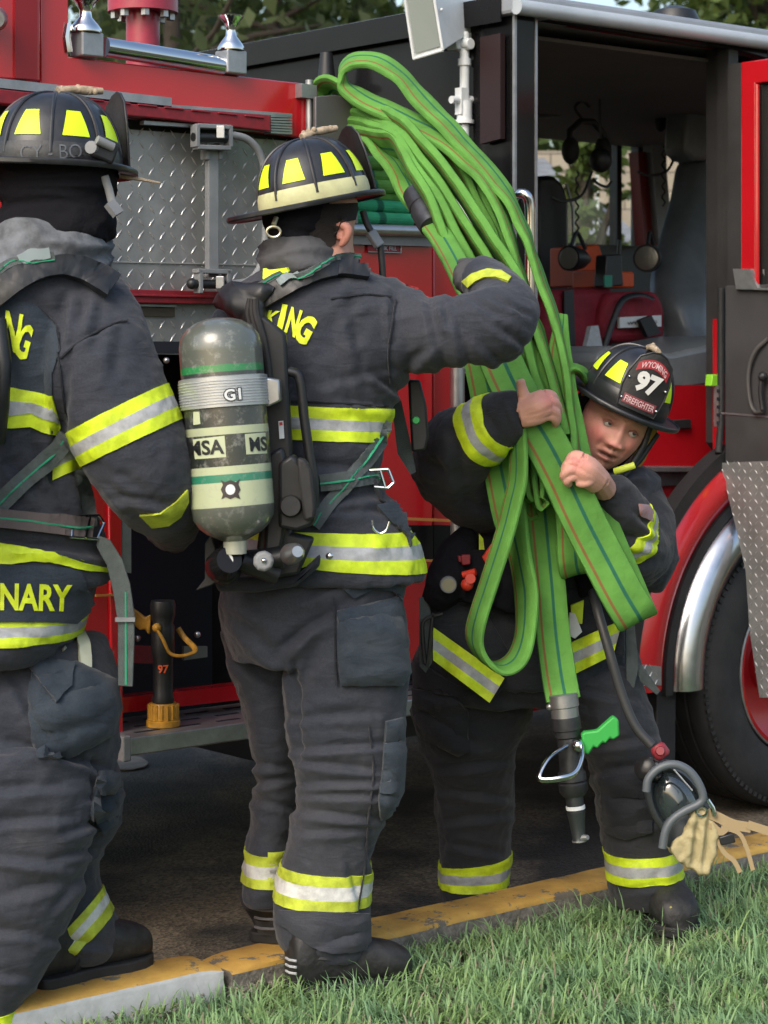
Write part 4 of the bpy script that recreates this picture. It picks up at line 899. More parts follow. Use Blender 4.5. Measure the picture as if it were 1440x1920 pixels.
M_TYRE = mat('tyre_rubber', (.022, .021, .021), .72, bump=.3, bscale=60, var=.35, vscale=9); tyre_p = None
WH = bpy.data.objects.new('wheel', None); WH.location = uvz(uw, V0, zw); COL.objects.link(WH); WH.parent = truck; WH.matrix_parent_inverse = wm(truck).inverted()
ty = wheel.build('tyre', M_TYRE, WH)
mb = MB()
for i in range(110):
    a = 2*math.pi*i/110; mb.tbox(0, 0, 0, 0, 0, 0) if False else None
    c0 = math.cos(a); s0 = math.sin(a); r = .462
    p = uvz(uw+r*c0, V0-.012, zw+r*s0); tdir = uvz(-s0, 0, c0)-uvz(0, 0, 0); rd = uvz(c0, 0, s0)-uvz(0, 0, 0)
    mb.obox(p-tdir*.006, p+tdir*.006, rd, .016, .006)
mb.build('shoulder_tread', M_TYRE, ty, smooth=False)
ring(0, 0, 0, 0, 0, 360, 64, [(.286, V0+.02), (.283, V0-.005), (.268, V0-.008), (.262, V0+.02), (.255, V0+.09), (.20, V0+.12), (.10, V0+.115), (.09, V0+.02), (.02, V0+.015), (.02, V0+.2), (.28, V0+.2)]).build('rim', mat('red_rim', (.36, .01, .015), .3, coat=.4), WH)
ring(0, 0, 0, 0, 0, 360, 64, [(.289, V0+.018), (.289, V0-.010), (.283, V0-.012), (.281, V0+.018)]).build('rim_edge', M_ALU, WH)
# crew door, swung open
door = MB(); v1 = V0-.02; v0d = V0-1.0
zt, zb = Z(1385, 72), Z(1360, 868)
zwin = TU(1385, 535, UF)[2]
def dz(px, py): return TU(px, py, UF)
def dpoly(mb, pts, du, th): mb.prism([uvz(UF+du, v, z) for v, z in pts], uvz(th, 0, 0)-uvz(0, 0, 0))
zg0 = dz(1418, 535)[2]+.0; vg0 = dz(1416, 300)[1]; zg1 = dz(1420, 130)[2]
mb = MB()
dpoly(mb, [(v1-.065, zwin), (v1-.065, ZR-.1), (v0d, ZR-.1), (v0d, ZR-.175), (vg0, ZR-.175), (vg0, zwin)], .0, .05)
dr_ = mb.build('crew_door', M_RED, truck, smooth=False, bevel=.004)
mb = MB(); dpoly(mb, [(v1, zb), (v1, zwin+.0), (v0d, zwin), (v0d, zb)], -.004, .055); mb.build('inner_door_panel', mat('door_card', (.040, .039, .041), .6, var=.2, vscale=5), dr_, smooth=False, bevel=.004)
mb = MB(); dpoly(mb, [(v1, zwin), (v1, ZR-.1), (v1-.06, ZR-.1), (v1-.06, zwin)], .01, .03); mb.build('door_edge_strip', MATS['dark_door_trim'], dr_, smooth=False)
mb = MB(); dpoly(mb, [(vg0, zwin), (vg0, ZR-.175), (v0d, ZR-.175), (v0d, zwin)], .02, .006); mb.build('door_window', mat('tinted_glass', (.02, .022, .022), .1, coat=.5), dr_, smooth=False)
mb = MB(); mb.tube([uvz(UF-.004, vg0-.012, zwin), uvz(UF-.004, vg0-.012, ZR-.18)], .008, 8); mb.build('window_channel', M_RED, dr_)
plp = [(1350, 868), (1500, 862), (1500, 1310), (1424, 1308), (1405, 1180), (1398, 1070), (1380, 990), (1365, 930)]
treadplate('door_tread_plate', [plp], 0, dr_, .024, plane='u', uu=UF-.008, lm=mat('dull_lugs', (.33, .33, .325), .45, .3))
mb = MB(); uslab(mb, [(1352, 773), (1500, 785), (1500, 788), (1352, 776)], UF-.007, .004); uslab(mb, [(1374, 504), (1405, 504), (1420, 540), (1500, 540), (1500, 546), (1380, 542)], UF-.02, .02); mb.build('door_trim', M_ALU, dr_, smooth=False)
mb = MB(); mb.tube([uvz(*TU(x, y, UF-o)) for x, y, o in crs([(1440, 635, .01), (1415, 660, .02), (1403, 700, .02), (1406, 750, .02), (1416, 772, .02), (1430, 770, .02)], 5)], .007, 8); mb.build('door_pull', M_HEAD, dr_)
mb = MB(); mb.tube([uvz(*TU(x, y, UF-.03)) for x, y in ((1428, 705), (1426, 735), (1430, 768))], .008, 8); mb.sphere(uvz(*TU(1430, 706, UF-.03)), .016, 8, 6); mb.build('door_latch', M_BLK, dr_)
am = bpy.data.materials.new('amber_lens'); am.use_nodes = True; pp = am.node_tree.nodes['Principled BSDF']; pp.inputs['Base Color'].default_value = (.7, .2, .01, 1); pp.inputs['Emission Color'].default_value = (1, .35, .02, 1); pp.inputs['Emission Strength'].default_value = 1.6
mb = MB(); mb.sphere(uvz(*TU(1456, 840, UF-.01)), .022, 14, 10, (1, 1, 1.6)); mb.build('marker_lamp', am, dr_)
mb = MB(); mb.tbox(UE, UE+.05, V0, VF, .2, 1.6); mb.tbox(UF+.05, UE, V0+.02, V0+.08, 1.0, 1.55); mb.tbox(UE, UE+.05, V0, VF, ZR-.25, ZR); mb.tbox(UC, UE, V0+.4, VF-.1, .25, .6); mb.build('cab_front', M_RED, truck, smooth=False)
# ---- things carried in the cab
def headset(x, y, v, s, label):
    o = empty('headset', tv(x, y, v), label, 'headset')
    mb = MB(); mb.tube([tv(x+a*s, y+b*s, v) for a, b in ((-42, 30), (-40, -20), (-15, -42), (15, -42), (38, -15), (42, 30))], .018*s, 10); mb.build('headband', M_BLK, o)
    for k in (-1, 1): mb = MB(); mb.sphere(tv(x+k*38*s, y+25*s, v), .055*s, 16, 10, (.8, .8, 1.25)); mb.build('ear_cup', M_RUB, o)
    mb = MB(); mb.tube(crs([tuple(tv(x+a, y+b, v-.03)) for a, b in ((10, 60), (-10, 105), (-45, 115), (-66, 108))], 5), .006, 6); mb.build('boom_microphone', M_BLK, o)
    mb = MB(); mb.tube(crs([tuple(tv(x+a, y+b, v)) for a, b in ((-10, -40), (-22, -60), (-8, -72), (5, -62))], 5), .006, 6); mb.tube([tv(x+a+3*math.sin(i), y+60+i*3.2, v) for i, a in enumerate([-18]*36)], .004, 6); mb.build('cord', M_BLK, o)
    return o
headset(1100, 262, 5.9, .8, 'black headset with coiled cord hanging under the cab roof near the rear pillar')
headset(1262, 214, 6.1, .6, 'smaller black headset hanging above the grey seat back')
mb = MB(); slab(mb, [(1292, 180), (1372, 168), (1372, 296), (1345, 300), (1300, 302), (1283, 285), (1286, 215)], 5.9, .12); 
tag(mb.build('storage_pouch', M_VINYL, None, bevel=.02), 'grey storage pouch hung from the cab roof at the front end of the doorway', 'pouch')
mb = MB()
o = empty('hanging_mask', tv(1130, 330, 5.8), 'black face mask dangling on cords in front of the far cab window', 'mask')
mb.sphere(tv(1126, 300, 5.8), .045, 16, 10, (1, .8, 1.1)); mb.build('facepiece', M_BLK, o); mb = MB()
mb.tube(crs([tuple(tv(a, b, 5.8)) for a, b in ((1112, 335), (1122, 345), (1138, 350), (1146, 340))], 5), .006, 6); mb.tube([tv(1126, 260, 5.8), tv(1124, 180, 5.8)], .005, 6); mb.build('strap', M_BLK, o)
def handlamp(x, y, v, r, label):
    o = empty('hand_lamp', tv(x, y, v), label, 'lamp', 'hand lamps on the red bag')
    c = tv(x, y, v); ax = Vector((-.35, -.93, 0)).normalized() if x > 1150 else Vector((-.6, -.8, 0)).normalized()
    mb = MB(); mb.lathe(c-ax*.14, c, [(0, .3*r), (.4, .8*r), (.8, r), (1, r), (1, .8*r)], 24); mb.build('lamp_body', M_BLK, o)
    mb = MB(); mb.lathe(c, c+ax*.004, [(0, .84*r), (.6, .84*r), (1, .7*r)], 24); mb.build('lens', mat('lamp_reflector', (.26, .25, .22), .3, .6, bump=.6, bscale=70), o)
    mb = MB(); mb.tube(crs([tuple(c-ax*.02+UP*r), tuple(c-ax*.06+UP*(r+.05)), tuple(c-ax*.12+UP*(r*.8))], 5), .008, 8); mb.build('handle', M_BLK, o)
handlamp(1066, 484, 5.7, .048, 'black hand lamp facing right beside the black seat'); handlamp(1212, 484, 5.75, .055, 'black hand lamp facing out beside the grey seat')
mb = MB(); slab(mb, [(1084, 462), (1124, 458), (1134, 490), (1134, 535), (1084, 538)], 5.9, .16); tag(mb.build('orange_case', M_ORG, None, bevel=.008), 'orange hard case between the black seat and the radio', 'case')
mb = MB(); slab(mb, [(1128, 505), (1190, 510), (1190, 540), (1128, 540)], 5.7, .16); tag(mb.build('orange_case', M_ORG, None, bevel=.008), 'low orange case behind the radio on the red bag', 'case')
o = empty('radio', tv(1150, 540, 5.6), 'black portable radio with green panel standing on the red bag', 'radio')
mb = MB(); slab(mb, [(1138, 478), (1166, 476), (1170, 536), (1134, 538)], 5.6, .06); mb.build('case', M_BLK, o, bevel=.006); mb = MB(); slab(mb, [(1134, 516), (1148, 516), (1148, 538), (1134, 538)], 5.59, .008); mb.build('green_panel', M_BLUE, o); mb = MB(); mb.tube([tv(1160, 480, 5.62), tv(1162, 450, 5.62)], .008, 8); mb.build('antenna', M_BLK, o)
def bag(poly, v, label, lab=None):
    o = empty('equipment_bag', tv(poly[0][0], poly[-1][1], v), label, 'bag', 'red equipment bags in the cab')
    mb = MB(); slab(mb, poly, v, .3); mb.build('bag_body', M_BAG, o, bevel=.03); return o
bg1 = bag([(1020, 545), (1150, 538), (1160, 560), (1150, 665), (1020, 690)], 5.65, 'dark red equipment bag behind the green hose with a black strap')
mb = MB(); slab(mb, [(1058, 545), (1076, 543), (1080, 680), (1060, 684)], 5.63, .01); mb.build('strap', M_BLK, bg1); mb = MB(); slab(mb, [(1108, 612), (1122, 610), (1130, 650), (1096, 664)], 5.5, .02); mb.build('reflective_tab', M_SILV, bg1)
bg2 = bag([(1145, 548), (1235, 545), (1250, 575), (1250, 640), (1130, 645), (1135, 580)], 5.6, 'red equipment bag with a white label beside the grey seat')
mb = MB(); slab(mb, [(1162, 595), (1240, 591), (1240, 612), (1162, 615)], 5.575, .012); lb_ = mb.build('label_patch', M_WHT, bg2)
mb = MB(); text_plane(mb, 'WYOMING', tv(1176, 609, 5.570), tv(1232, 606, 5.570)-tv(1176, 609, 5.570), UP*.011, .02); mb.build('lettering', M_BLK, lb_)
mb = MB(); mb.tube(crs([tuple(tv(a, b, 5.56)) for a, b in ((1130, 660), (1150, 600), (1168, 562), (1200, 552), (1225, 560))], 5), .012, 8, flat=.4); slab(mb, [(1200, 600), (1222, 592), (1240, 625), (1215, 632)], 5.54, .02); mb.build('carry_strap', M_BLK, bg2)
# ================================================================ background: trees and house beyond the truck
M_BARK = mat('bark', (.05, .04, .03), .9, bump=.8, bscale=30, var=.3)
def leafmat(name, c):
    m = bpy.data.materials.new(name); m.use_nodes = True; L = m.node_tree.links.new; p = m.node_tree.nodes['Principled BSDF']
    g = N(m, 'ShaderNodeNewGeometry'); r = N(m, 'ShaderNodeValToRGB'); e = r.color_ramp.elements; e[0].color = (c[0]*.6, c[1]*.65, c[2]*.6, 1); e[1].color = (c[0]*1.5, c[1]*1.3, c[2]*1.2, 1); L(g.outputs['Random Per Island'], r.inputs[0]); L(r.outputs[0], p.inputs['Base Color']); p.inputs['Roughness'].default_value = .6
    t = N(m, 'ShaderNodeBsdfTranslucent'); L(r.outputs[0], t.inputs[0]); mx = N(m, 'ShaderNodeMixShader'); mx.inputs[0].default_value = .4; L(p.outputs[0], mx.inputs[1]); L(t.outputs[0], mx.inputs[2]); L(mx.outputs[0], m.node_tree.nodes['Material Output'].inputs[0]); return m
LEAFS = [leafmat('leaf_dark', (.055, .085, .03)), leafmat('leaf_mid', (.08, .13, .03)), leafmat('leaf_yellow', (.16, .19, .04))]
def tree(x, y, h, r, n, label, mi=0, lw=.12, seed=0, cz=.62):
    R = np.random.default_rng(seed); o = empty('broadleaf_tree', (x, y, 0), label, 'tree', 'trees beyond the truck')
    mb = MB(); mb.tube([(x, y, -.1), (x+.1, y, h*.3), (x-.05, y+.1, h*.6), (x, y, h*.9)], [.2, .14, .08, .03], 10)
    cl = []
    for k in range(16):
        a = R.uniform(0, 6.28); z = h*R.uniform(.25, .9); rr = r*R.uniform(.35, .95); q = (x+rr*math.cos(a), y+rr*math.sin(a), z+R.uniform(.1, .8)); cl.append(q)
        mb.tube([(x, y, z-.3), (x+rr*.5*math.cos(a), y+rr*.5*math.sin(a), z), q], [.04, .03, .01], 6)
    mb.build('trunk', M_BARK, o)
    for k in range(46): a = R.uniform(0, 6.28); z = h*(cz+R.uniform(-.42, .38)); s = math.sqrt(max(.1, 1-((z/h-cz)/.42)**2)); rr = r*s*R.uniform(.2, 1); cl.append((x+rr*math.cos(a), y+rr*math.sin(a), z))
    cl = np.array(cl); c = cl[R.integers(0, len(cl), n)]+R.normal(0, r*.14, (n, 3)); a = R.normal(0, 1, (n, 3)); a /= np.linalg.norm(a, axis=1)[:, None]; b = np.cross(a, R.normal(0, 1, (n, 3))); b /= np.linalg.norm(b, axis=1)[:, None]
    s = R.uniform(.5, 1.2, n)[:, None]*lw; V = np.stack([c-a*s, c+b*s*.5, c+a*s, c-b*s*.5], 1).reshape(-1, 3)
    me = bpy.data.meshes.new('crown'); me.from_pydata([tuple(v) for v in V], [], [(4*i, 4*i+1, 4*i+2, 4*i+3) for i in range(n)]); me.materials.append(LEAFS[mi]); link(bpy.data.objects.new('crown', me), o); return o
def bx(px, d): return (px-CX)/F*d
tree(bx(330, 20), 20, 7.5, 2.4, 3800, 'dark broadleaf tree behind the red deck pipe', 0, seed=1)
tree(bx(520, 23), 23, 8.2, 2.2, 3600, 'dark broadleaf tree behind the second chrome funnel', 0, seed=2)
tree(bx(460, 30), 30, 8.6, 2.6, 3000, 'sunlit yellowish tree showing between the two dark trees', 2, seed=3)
tree(bx(760, 26), 26, 5.9, 2.4, 9000, 'low tree top just above the cab roof left of the flood lamp', 1, seed=4)
tree(bx(1440, 27), 27, 6.9, 2.3, 9000, 'green tree top above the roof at the right edge', 1, seed=5)
tree(bx(1095, 14), 14, 3.3, .28, 3500, 'small green tree seen through the far cab window', 1, .05, seed=6, cz=.6)
tree(bx(200, 26), 26, 8.6, 2.6, 5000, 'dark broadleaf tree behind the first chrome funnel', 0, seed=8)
# house through the cab windows
hx0, hx1, hy = bx(990, 18), bx(1700, 18), 18.0
hs = empty('house', ((hx0+hx1)/2, hy, -.1), 'tan sided house with grey roof seen through the far cab windows', 'house')
def siding():
    m = mat('tan_siding', (.40, .34, .27), .8); L = m.node_tree.links.new; p = m.node_tree.nodes['Principled BSDF']; tc = N(m, 'ShaderNodeTexCoord'); b = N(m, 'ShaderNodeTexBrick'); mp = N(m, 'ShaderNodeMapping'); mp.inputs['Rotation'].default_value = (math.pi/2, 0, 0); L(tc.outputs['Object'], mp.inputs[0]); L(mp.outputs[0], b.inputs['Vector'])
    b.inputs['Color1'].default_value = (.42, .35, .28, 1); b.inputs['Color2'].default_value = (.36, .30, .24, 1); b.inputs['Mortar'].default_value = (.16, .13, .11, 1); b.inputs['Scale'].default_value = 1.6; b.inputs['Mortar Size'].default_value = .012; L(b.outputs[0], p.inputs['Base Color']); return m
zh = lambda py, d=18: H-(py-HY)/F*d
mb = MB(); mb.box(((hx0+hx1)/2, hy+3, 1.2), hx1-hx0, 6, 3.9); mb.build('wall', siding(), hs, smooth=False)
M_SLATE = mat('slate_roof', (.20, .21, .25), .8, bump=.5, bscale=20, var=.25, vscale=12, sx=(1, 1, 6))
def roofp(pts, d, b=.9): mb.prism([(bx(x, d), d+b*(zh(y, d)-2.2), zh(y, d)) for x, y in pts], (0, .12, 0))
mb = MB(); roofp([(960, 262), (1025, 268), (1062, 312), (1062, 345), (960, 345)], 17.2); roofp([(1104, 372), (1130, 366), (1205, 440), (1205, 452), (1104, 452)], 17.0); mb.build('porch_roof', M_SLATE, hs, smooth=False)
mb = MB(); roofp([(960, 150), (1700, 150), (1700, 232), (960, 232)], 18.0, .0); mb.build('roof', M_SLATE, hs, smooth=False)
mb = MB(); mb.prism([(bx(1118, 17.2), 17.2, zh(300, 17.2)), (bx(1122, 17.2), 17.2, zh(300, 17.2)), (bx(1124, 17.2), 17.2, zh(560, 17.2)), (bx(1119, 17.2), 17.2, zh(560, 17.2))], (0, .1, 0)); mb.build('corner_post', M_WHT, hs, smooth=False)
mb = MB(); mb.prism([(bx(1170, 17.5), 17.5, zh(428, 17.5)), (bx(1300, 17.5), 17.5, zh(428, 17.5)), (bx(1300, 17.5), 17.5, zh(600, 17.5)), (bx(1170, 17.5), 17.5, zh(600, 17.5))], (0, .1, 0)); mb.build('garage_door', mat('pale_green_door', (.38, .44, .40), .6), hs, smooth=False)
far = sheet('far_lawn', -40, 60, 15, 60, -.10, M_SOIL, 2, 2); tag(far, kind='structure')
# ================================================================ hose
hz = empty('fire_hose', P(850, 600, 5.3), 'long green hose in many folds hanging from the truck over the arms of two firefighters', 'hose')
h = Hose()
WF = (.08, .93, -.30)
# fan of folds coming out of the hose bed, front edge lower
h.run([(640, 215, 6.15), (672, 209, 6.05), (715, 222, 5.9), (753, 238, 5.75), (780, 259, 5.66), (809, 290, 5.6), (840, 330, 5.55), (872, 372, 5.5), (905, 425, 5.45), (926, 458, 5.42), (957, 498, 5.4), (978, 540, 5.38), (990, 600, 5.36), (988, 650, 5.35), (1000, 700, 5.33), (1020, 760, 5.31)], WF, ht=.0165)
h.run([(640, 236, 6.13), (672, 228, 6.03), (715, 245, 5.88), (753, 265, 5.74), (778, 290, 5.65), (809, 330, 5.58), (840, 376, 5.53), (872, 424, 5.48), (905, 478, 5.45), (940, 540, 5.42), (970, 600, 5.4), (985, 660, 5.37), (1002, 720, 5.34), (1015, 770, 5.32)], WF, ht=.0165)
h.run([(640, 250, 6.12), (672, 245, 6.01), (705, 253, 5.88), (747, 272, 5.73), (767, 299, 5.64), (799, 347, 5.56), (830, 392, 5.51), (857, 445, 5.47), (885, 500, 5.44), (915, 570, 5.41), (945, 640, 5.38), (972, 700, 5.35), (992, 760, 5.32)], WF, ht=.0165)
h.run([(640, 262, 6.1), (672, 259, 6.0), (726, 270, 5.8), (747, 278, 5.72), (763, 305, 5.63), (788, 347, 5.55), (810, 388, 5.5), (835, 450, 5.46), (860, 500, 5.43), (892, 570, 5.4), (925, 640, 5.37), (955, 700, 5.34), (975, 750, 5.31)], WF, ht=.0165)
h.run([(700, 262, 5.92), (740, 268, 5.8), (765, 290, 5.72), (800, 350, 5.62), (825, 400, 5.56), (850, 460, 5.5), (880, 520, 5.47), (910, 600, 5.44)], WF, ht=.012)
h.run([(790, 250, 5.8), (830, 280, 5.72), (868, 330, 5.65), (893, 380, 5.6), (925, 440, 5.55), (945, 500, 5.5), (975, 570, 5.46), (1000, 640, 5.42), (1012, 690, 5.38), (1040, 760, 5.34)], WF, ht=.014)
h.run([(858, 300, 5.75), (893, 350, 5.66), (915, 400, 5.6), (940, 460, 5.55), (958, 520, 5.5), (985, 600, 5.45), (1010, 690, 5.38)], WF, ht=.0165)
# big loop thrown up above the bed: lower and upper limb
WL = [(.0, -.84, -.53)]
h.run([(1092, 900, 5.2), (1080, 850, 5.24), (1072, 790, 5.28), (1060, 700, 5.32), (1052, 650, 5.36), (1044, 612, 5.38), (1031, 571, 5.4), (1015, 529, 5.42), (1000, 487, 5.44), (988, 446, 5.46), (972, 412, 5.48), (952, 372, 5.5), (928, 338, 5.54), (872, 274, 5.62), (842, 240, 5.67), (810, 209, 5.72), (778, 176, 5.78), (750, 143, 5.83), (722, 122, 5.87), (694, 112, 5.9), (662, 114, 5.92), (645, 130, 5.93), (645, 152, 5.93), (656, 168, 5.92), (686, 188, 5.88), (726, 208, 5.82), (767, 228, 5.76), (805, 246, 5.7), (842, 270, 5.64), (880, 303, 5.58), (905, 330, 5.54), (923, 362, 5.5), (938, 395, 5.48), (950, 430, 5.45), (961, 462, 5.43), (970, 495, 5.42), (982, 535, 5.4), (995, 585, 5.38), (1010, 622, 5.36), (1020, 654, 5.34), (1030, 690, 5.32), (1045, 745, 5.29), (1066, 820, 5.26)], WL*43, hw=.041, ht=.0125, n=5, dimple=.1, flip=-1)
h.run([(612, 190, 6.06), (612, 172, 6.04), (624, 162, 6.0), (640, 168, 5.98), (665, 185, 5.95)], (.1, .9, -.3), ht=.012)
# short loop curling beside the helmet
h.run([(1054, 590, 5.42, .014), (1050, 640, 5.4, .026), (1050, 690, 5.37, .036), (1058, 745, 5.34, .036), (1072, 800, 5.30, .034), (1084, 850, 5.26, .032), (1096, 900, 5.24, .03)], (.93, .25, .12), ht=.010)
h.run([(1060, 720, 5.36), (1066, 702, 5.37), (1080, 697, 5.4), (1096, 706, 5.46), (1104, 722, 5.5)], (.2, .9, .1), hw=.03, ht=.009)
h.run([(1000, 640, 5.36), (1012, 700, 5.33), (1032, 768, 5.3), (1058, 838, 5.24), (1070, 880, 5.2)], (.75, .6, .2), hw=.030, ht=.012)
# left pair hanging under the arm
h.run([(895, 640, 5.3), (911, 713, 5.28), (926, 800, 5.26), (938, 880, 5.25), (955, 960, 5.22), (975, 1040, 5.2), (986, 1114, 5.18), (984, 1187, 5.16), (968, 1236, 5.14), (936, 1252, 5.13), (904, 1232, 5.12), (888, 1198, 5.11), (896, 1150, 5.1), (917, 1090, 5.1), (938, 1023, 5.1), (960, 950, 5.11), (972, 895, 5.12), (972, 830, 5.14), (960, 760, 5.18)], [(.95, -.35, .05)]*3+[(.85, -.5, 0)]*2+[(.5, -.85, -.1)]*2+[(.35, -.93, -.15)]*5+[(.32, -.93, -.1)]*7, hw=.047, ht=.0105, n=6)
h.run([(925, 640, 5.34), (950, 713, 5.3), (975, 770, 5.26), (1010, 850, 5.26)], (.9, .3, .3), hw=.045, ht=.010)
# short folds between
h.run([(975, 790, 5.24), (984, 850, 5.22), (990, 905, 5.2), (996, 930, 5.2), (1004, 905, 5.22), (1000, 850, 5.24), (995, 790, 5.26)], (.25, .95, -.1), hw=.03, ht=.009)
h.run([(995, 790, 5.24), (1004, 860, 5.22), (1009, 920, 5.19), (1014, 945, 5.19), (1020, 920, 5.2), (1014, 860, 5.22), (1008, 800, 5.24)], (.25, .95, -.1), hw=.034, ht=.009)
h.run([(965, 800, 5.26), (975, 870, 5.26), (984, 930, 5.26), (994, 955, 5.27), (1002, 930, 5.29), (1000, 870, 5.3)], (.6, .8, 0), hw=.035, ht=.009)
# centre run down to the nozzle
h.run([(975, 740, 5.3), (1000, 850, 5.29), (1014, 943, 5.27), (1024, 1041, 5.25), (1033, 1150, 5.23), (1046, 1255, 5.21), (1056, 1312, 5.2)], [(.97, .2, .08)]*5+[(1, .05, .05)]*2, hw=.043, ht=.010)
# loop on the right going behind
h.run([(1058, 860, 5.24), (1068, 930, 5.23), (1072, 1000, 5.22), (1074, 1048, 5.215), (1080, 1072, 5.24), (1088, 1064, 5.28), (1092, 1020, 5.3), (1098, 940, 5.31)], (.95, .22, .2), hw=.040, ht=.010)
# broad front run with its bottom fold
h.run([(930, 655, 5.3), (955, 713, 5.22), (985, 770, 5.14), (1018, 822, 5.13), (1055, 892, 5.13), (1090, 968, 5.13), (1130, 1045, 5.13), (1165, 1112, 5.13), (1188, 1150, 5.14), (1194, 1160, 5.165), (1190, 1147, 5.19), (1170, 1100, 5.2), (1140, 1030, 5.21), (1110, 960, 5.22), (1085, 905, 5.24)], [(.88, .1, .45)]*9+[(.88, .25, .42)]*6, hw=.053, ht=.0125)
hj = h.build('hose_jacket', M_HOSE, hz)
# coupled line gripped by the glove
h2 = Hose(); line2 = empty('coupled_hose', P(795, 385, 5.6), 'green hose with a black coupling held in the glove of the middle firefighter', 'hose')
h2.run([(640, 272, 6.1), (672, 268, 6.0), (700, 276, 5.88), (728, 302, 5.78), (752, 335, 5.7), (770, 362, 5.64), (790, 385, 5.58)], [(.2, .95, -.2)]*3+[(.55, .8, .1)]*2+[(.85, .4, .35)]*2, hw=.036, ht=.014)
h2.run([(793, 400, 5.56), (812, 425, 5.5), (835, 458, 5.4), (858, 500, 5.28), (872, 530, 5.2), (890, 565, 5.16)], (.85, .2, .45), hw=.031, ht=.019)
h2.build('hose_jacket', M_HOSE, line2)
a, b = P(779, 360, 5.6), P(812, 427, 5.5); mb = MB(); mb.lathe(a, b, [(0, .030), (.04, .036), (.42, .037), (.44, .034), (.5, .034), (.52, .038), (.8, .037), (.97, .034), (1, .028)], 28)
for k in range(3): an = 2*k*math.pi/3+.6; mb.sphere(a.lerp(b, .47)+Vector((.037*math.cos(an), .037*math.sin(an)*.9-.0, .01)), .007, 8, 6)
mb.build('coupling', mat('dark_anodised', (.06, .062, .068), .38, .7, var=.2, vscale=30), line2)
# stacked folds still in the bed
bed = empty('bedded_hose', tv(700, 436, V0+.1), 'flat folds of green and teal hose stacked in the truck bed behind the helmet', 'hose')
def fold(y, x1, v, m, x0=640, hw=.026):
    hh = Hose(); b = MB(); n = 20
    A = uvz(*TV(x0, y, v)); 
    # U shaped fold lying on its side, its bend facing us
    u0_, _, z_ = TV(x0, y, v); u1_ = TV(x1, y, v)[0]; pts = []
    prof = []; R_ = .014
    path = [(v+.5, z_+R_), (v+.06, z_+R_), (v+.02, z_+R_*.95)]+[(v+.02-R_*math.sin(a), z_+R_*math.cos(a)) for a in np.linspace(.2, 2.94, 8)]+[(v+.02, z_-R_*.95), (v+.06, z_-R_), (v+.5, z_-R_)]
    vs = []; t = .0062; k = len(path)
    for (uu) in (u0_, u1_):
        for i, (pv, pz) in enumerate(path):
            a = np.array(path[min(i+1, k-1)])-np.array(path[max(i-1, 0)]); a = a/np.hypot(*a); nn = (-a[1], a[0])
            vs.append(uvz(uu, pv+nn[0]*t, pz+nn[1]*t))
        for i in range(k-1, -1, -1):
            pv, pz = path[i]; a = np.array(path[min(i+1, k-1)])-np.array(path[max(i-1, 0)]); a = a/np.hypot(*a); nn = (-a[1], a[0]); vs.append(uvz(uu, pv-nn[0]*t, pz-nn[1]*t))
    K = 2*k; uvs = [(0.05, i*.01) for i in range(K)]+[(.95, i*.01) for i in range(K)]
    b.add(vs, [(i, (i+1) % K, (i+1) % K+K, i+K) for i in range(K)]+[tuple(range(K)), tuple(range(2*K-1, K-1, -1))]); return b.build('hose_fold', m, bed, uvs=uvs, smooth=False, bevel=.004)
for i, (y, x1, v, m) in enumerate([(300, 725, V0+.04, 0), (323, 742, V0+.05, 0), (343, 752, V0+.04, 0), (361, 757, V0+.06, 0), (382, 770, V0+.05, 1), (406, 778, V0+.03, 1)]): fold(y, x1, v, M_HOSET if m else M_HOSE)
# ---- nozzle at the end of the centre run
nz_ = tag(bpy.data.objects.new('nozzle', None)); nz_.location = P(1056, 1310, 5.2); COL.objects.link(nz_); nz_.parent = hz; nz_.matrix_parent_inverse = wm(hz).inverted()
nz_inv = Matrix.Translation(-nz_.location)
def nb(mb, name, m, **k):
    o = mb.build(name, m, None, **k); o.parent = nz_; o.matrix_parent_inverse = nz_inv; return o
A, B_ = P(1055, 1300, 5.2), P(1086, 1575, 5.19); L_ = (B_-A).length; S = lambda t: A.lerp(B_, t)
mb = MB(); mb.lathe(S(0), S(.16), [(0, .034), (.05, .037), (.55, .037), (.6, .034), (1, .034)], 28); mb.sphere(S(.09)+Vector((-.036, -.005, 0)), .009, 8, 6); nb(mb, 'coupling', M_STL)
mb = MB(); mb.lathe(S(.16), S(.70), [(0, .036), (.16, .036), (.17, .031), (.25, .031), (.27, .027), (.5, .027), (.68, .029), (.70, .034), (.80, .035), (.82, .031), (.84, .035), (.94, .035), (1, .026)], 28); nb(mb, 'nozzle_body', mat('dark_anodised', (.06, .06, .06)))
mb = MB(); mb.lathe(S(.70), S(1), [(0, .022), (.35, .021), (.36, .023), (.6, .019), (.95, .016), (1, .017)], 24); nb(mb, 'tip', mat('grey_anodised', (.09, .10, .11), .35, .8))
mb = MB(); mb.lathe(S(.765), S(.79), [(0, .0235), (1, .0235)], 24); nb(mb, 'white_ring', M_WHT)
mb = MB(); mb.lathe(S(1), S(1.01), [(0, .018), (1, .018)], 16); mb.tube([P(1084, 1572, 5.19), P(1102, 1570, 5.17)], [.012, .006], 8); nb(mb, 'tip_guard', M_ALU)
mb = MB(); mb.tube([Vector(p) for p in crs([tuple(P(x, y, d)) for x, y, d in ((1062, 1398, 5.16), (1030, 1420, 5.11), (1012, 1450, 5.08), (1016, 1462, 5.07), (1050, 1460, 5.06), (1078, 1450, 5.08), (1090, 1425, 5.11), (1092, 1400, 5.15), (1082, 1392, 5.17))], 6)], .0075, 10, flat=.7, up=(0, 1, 0)); mb.sphere(P(1084, 1398, 5.16), .016, 10, 8); nb(mb, 'bail_handle', M_CHR)
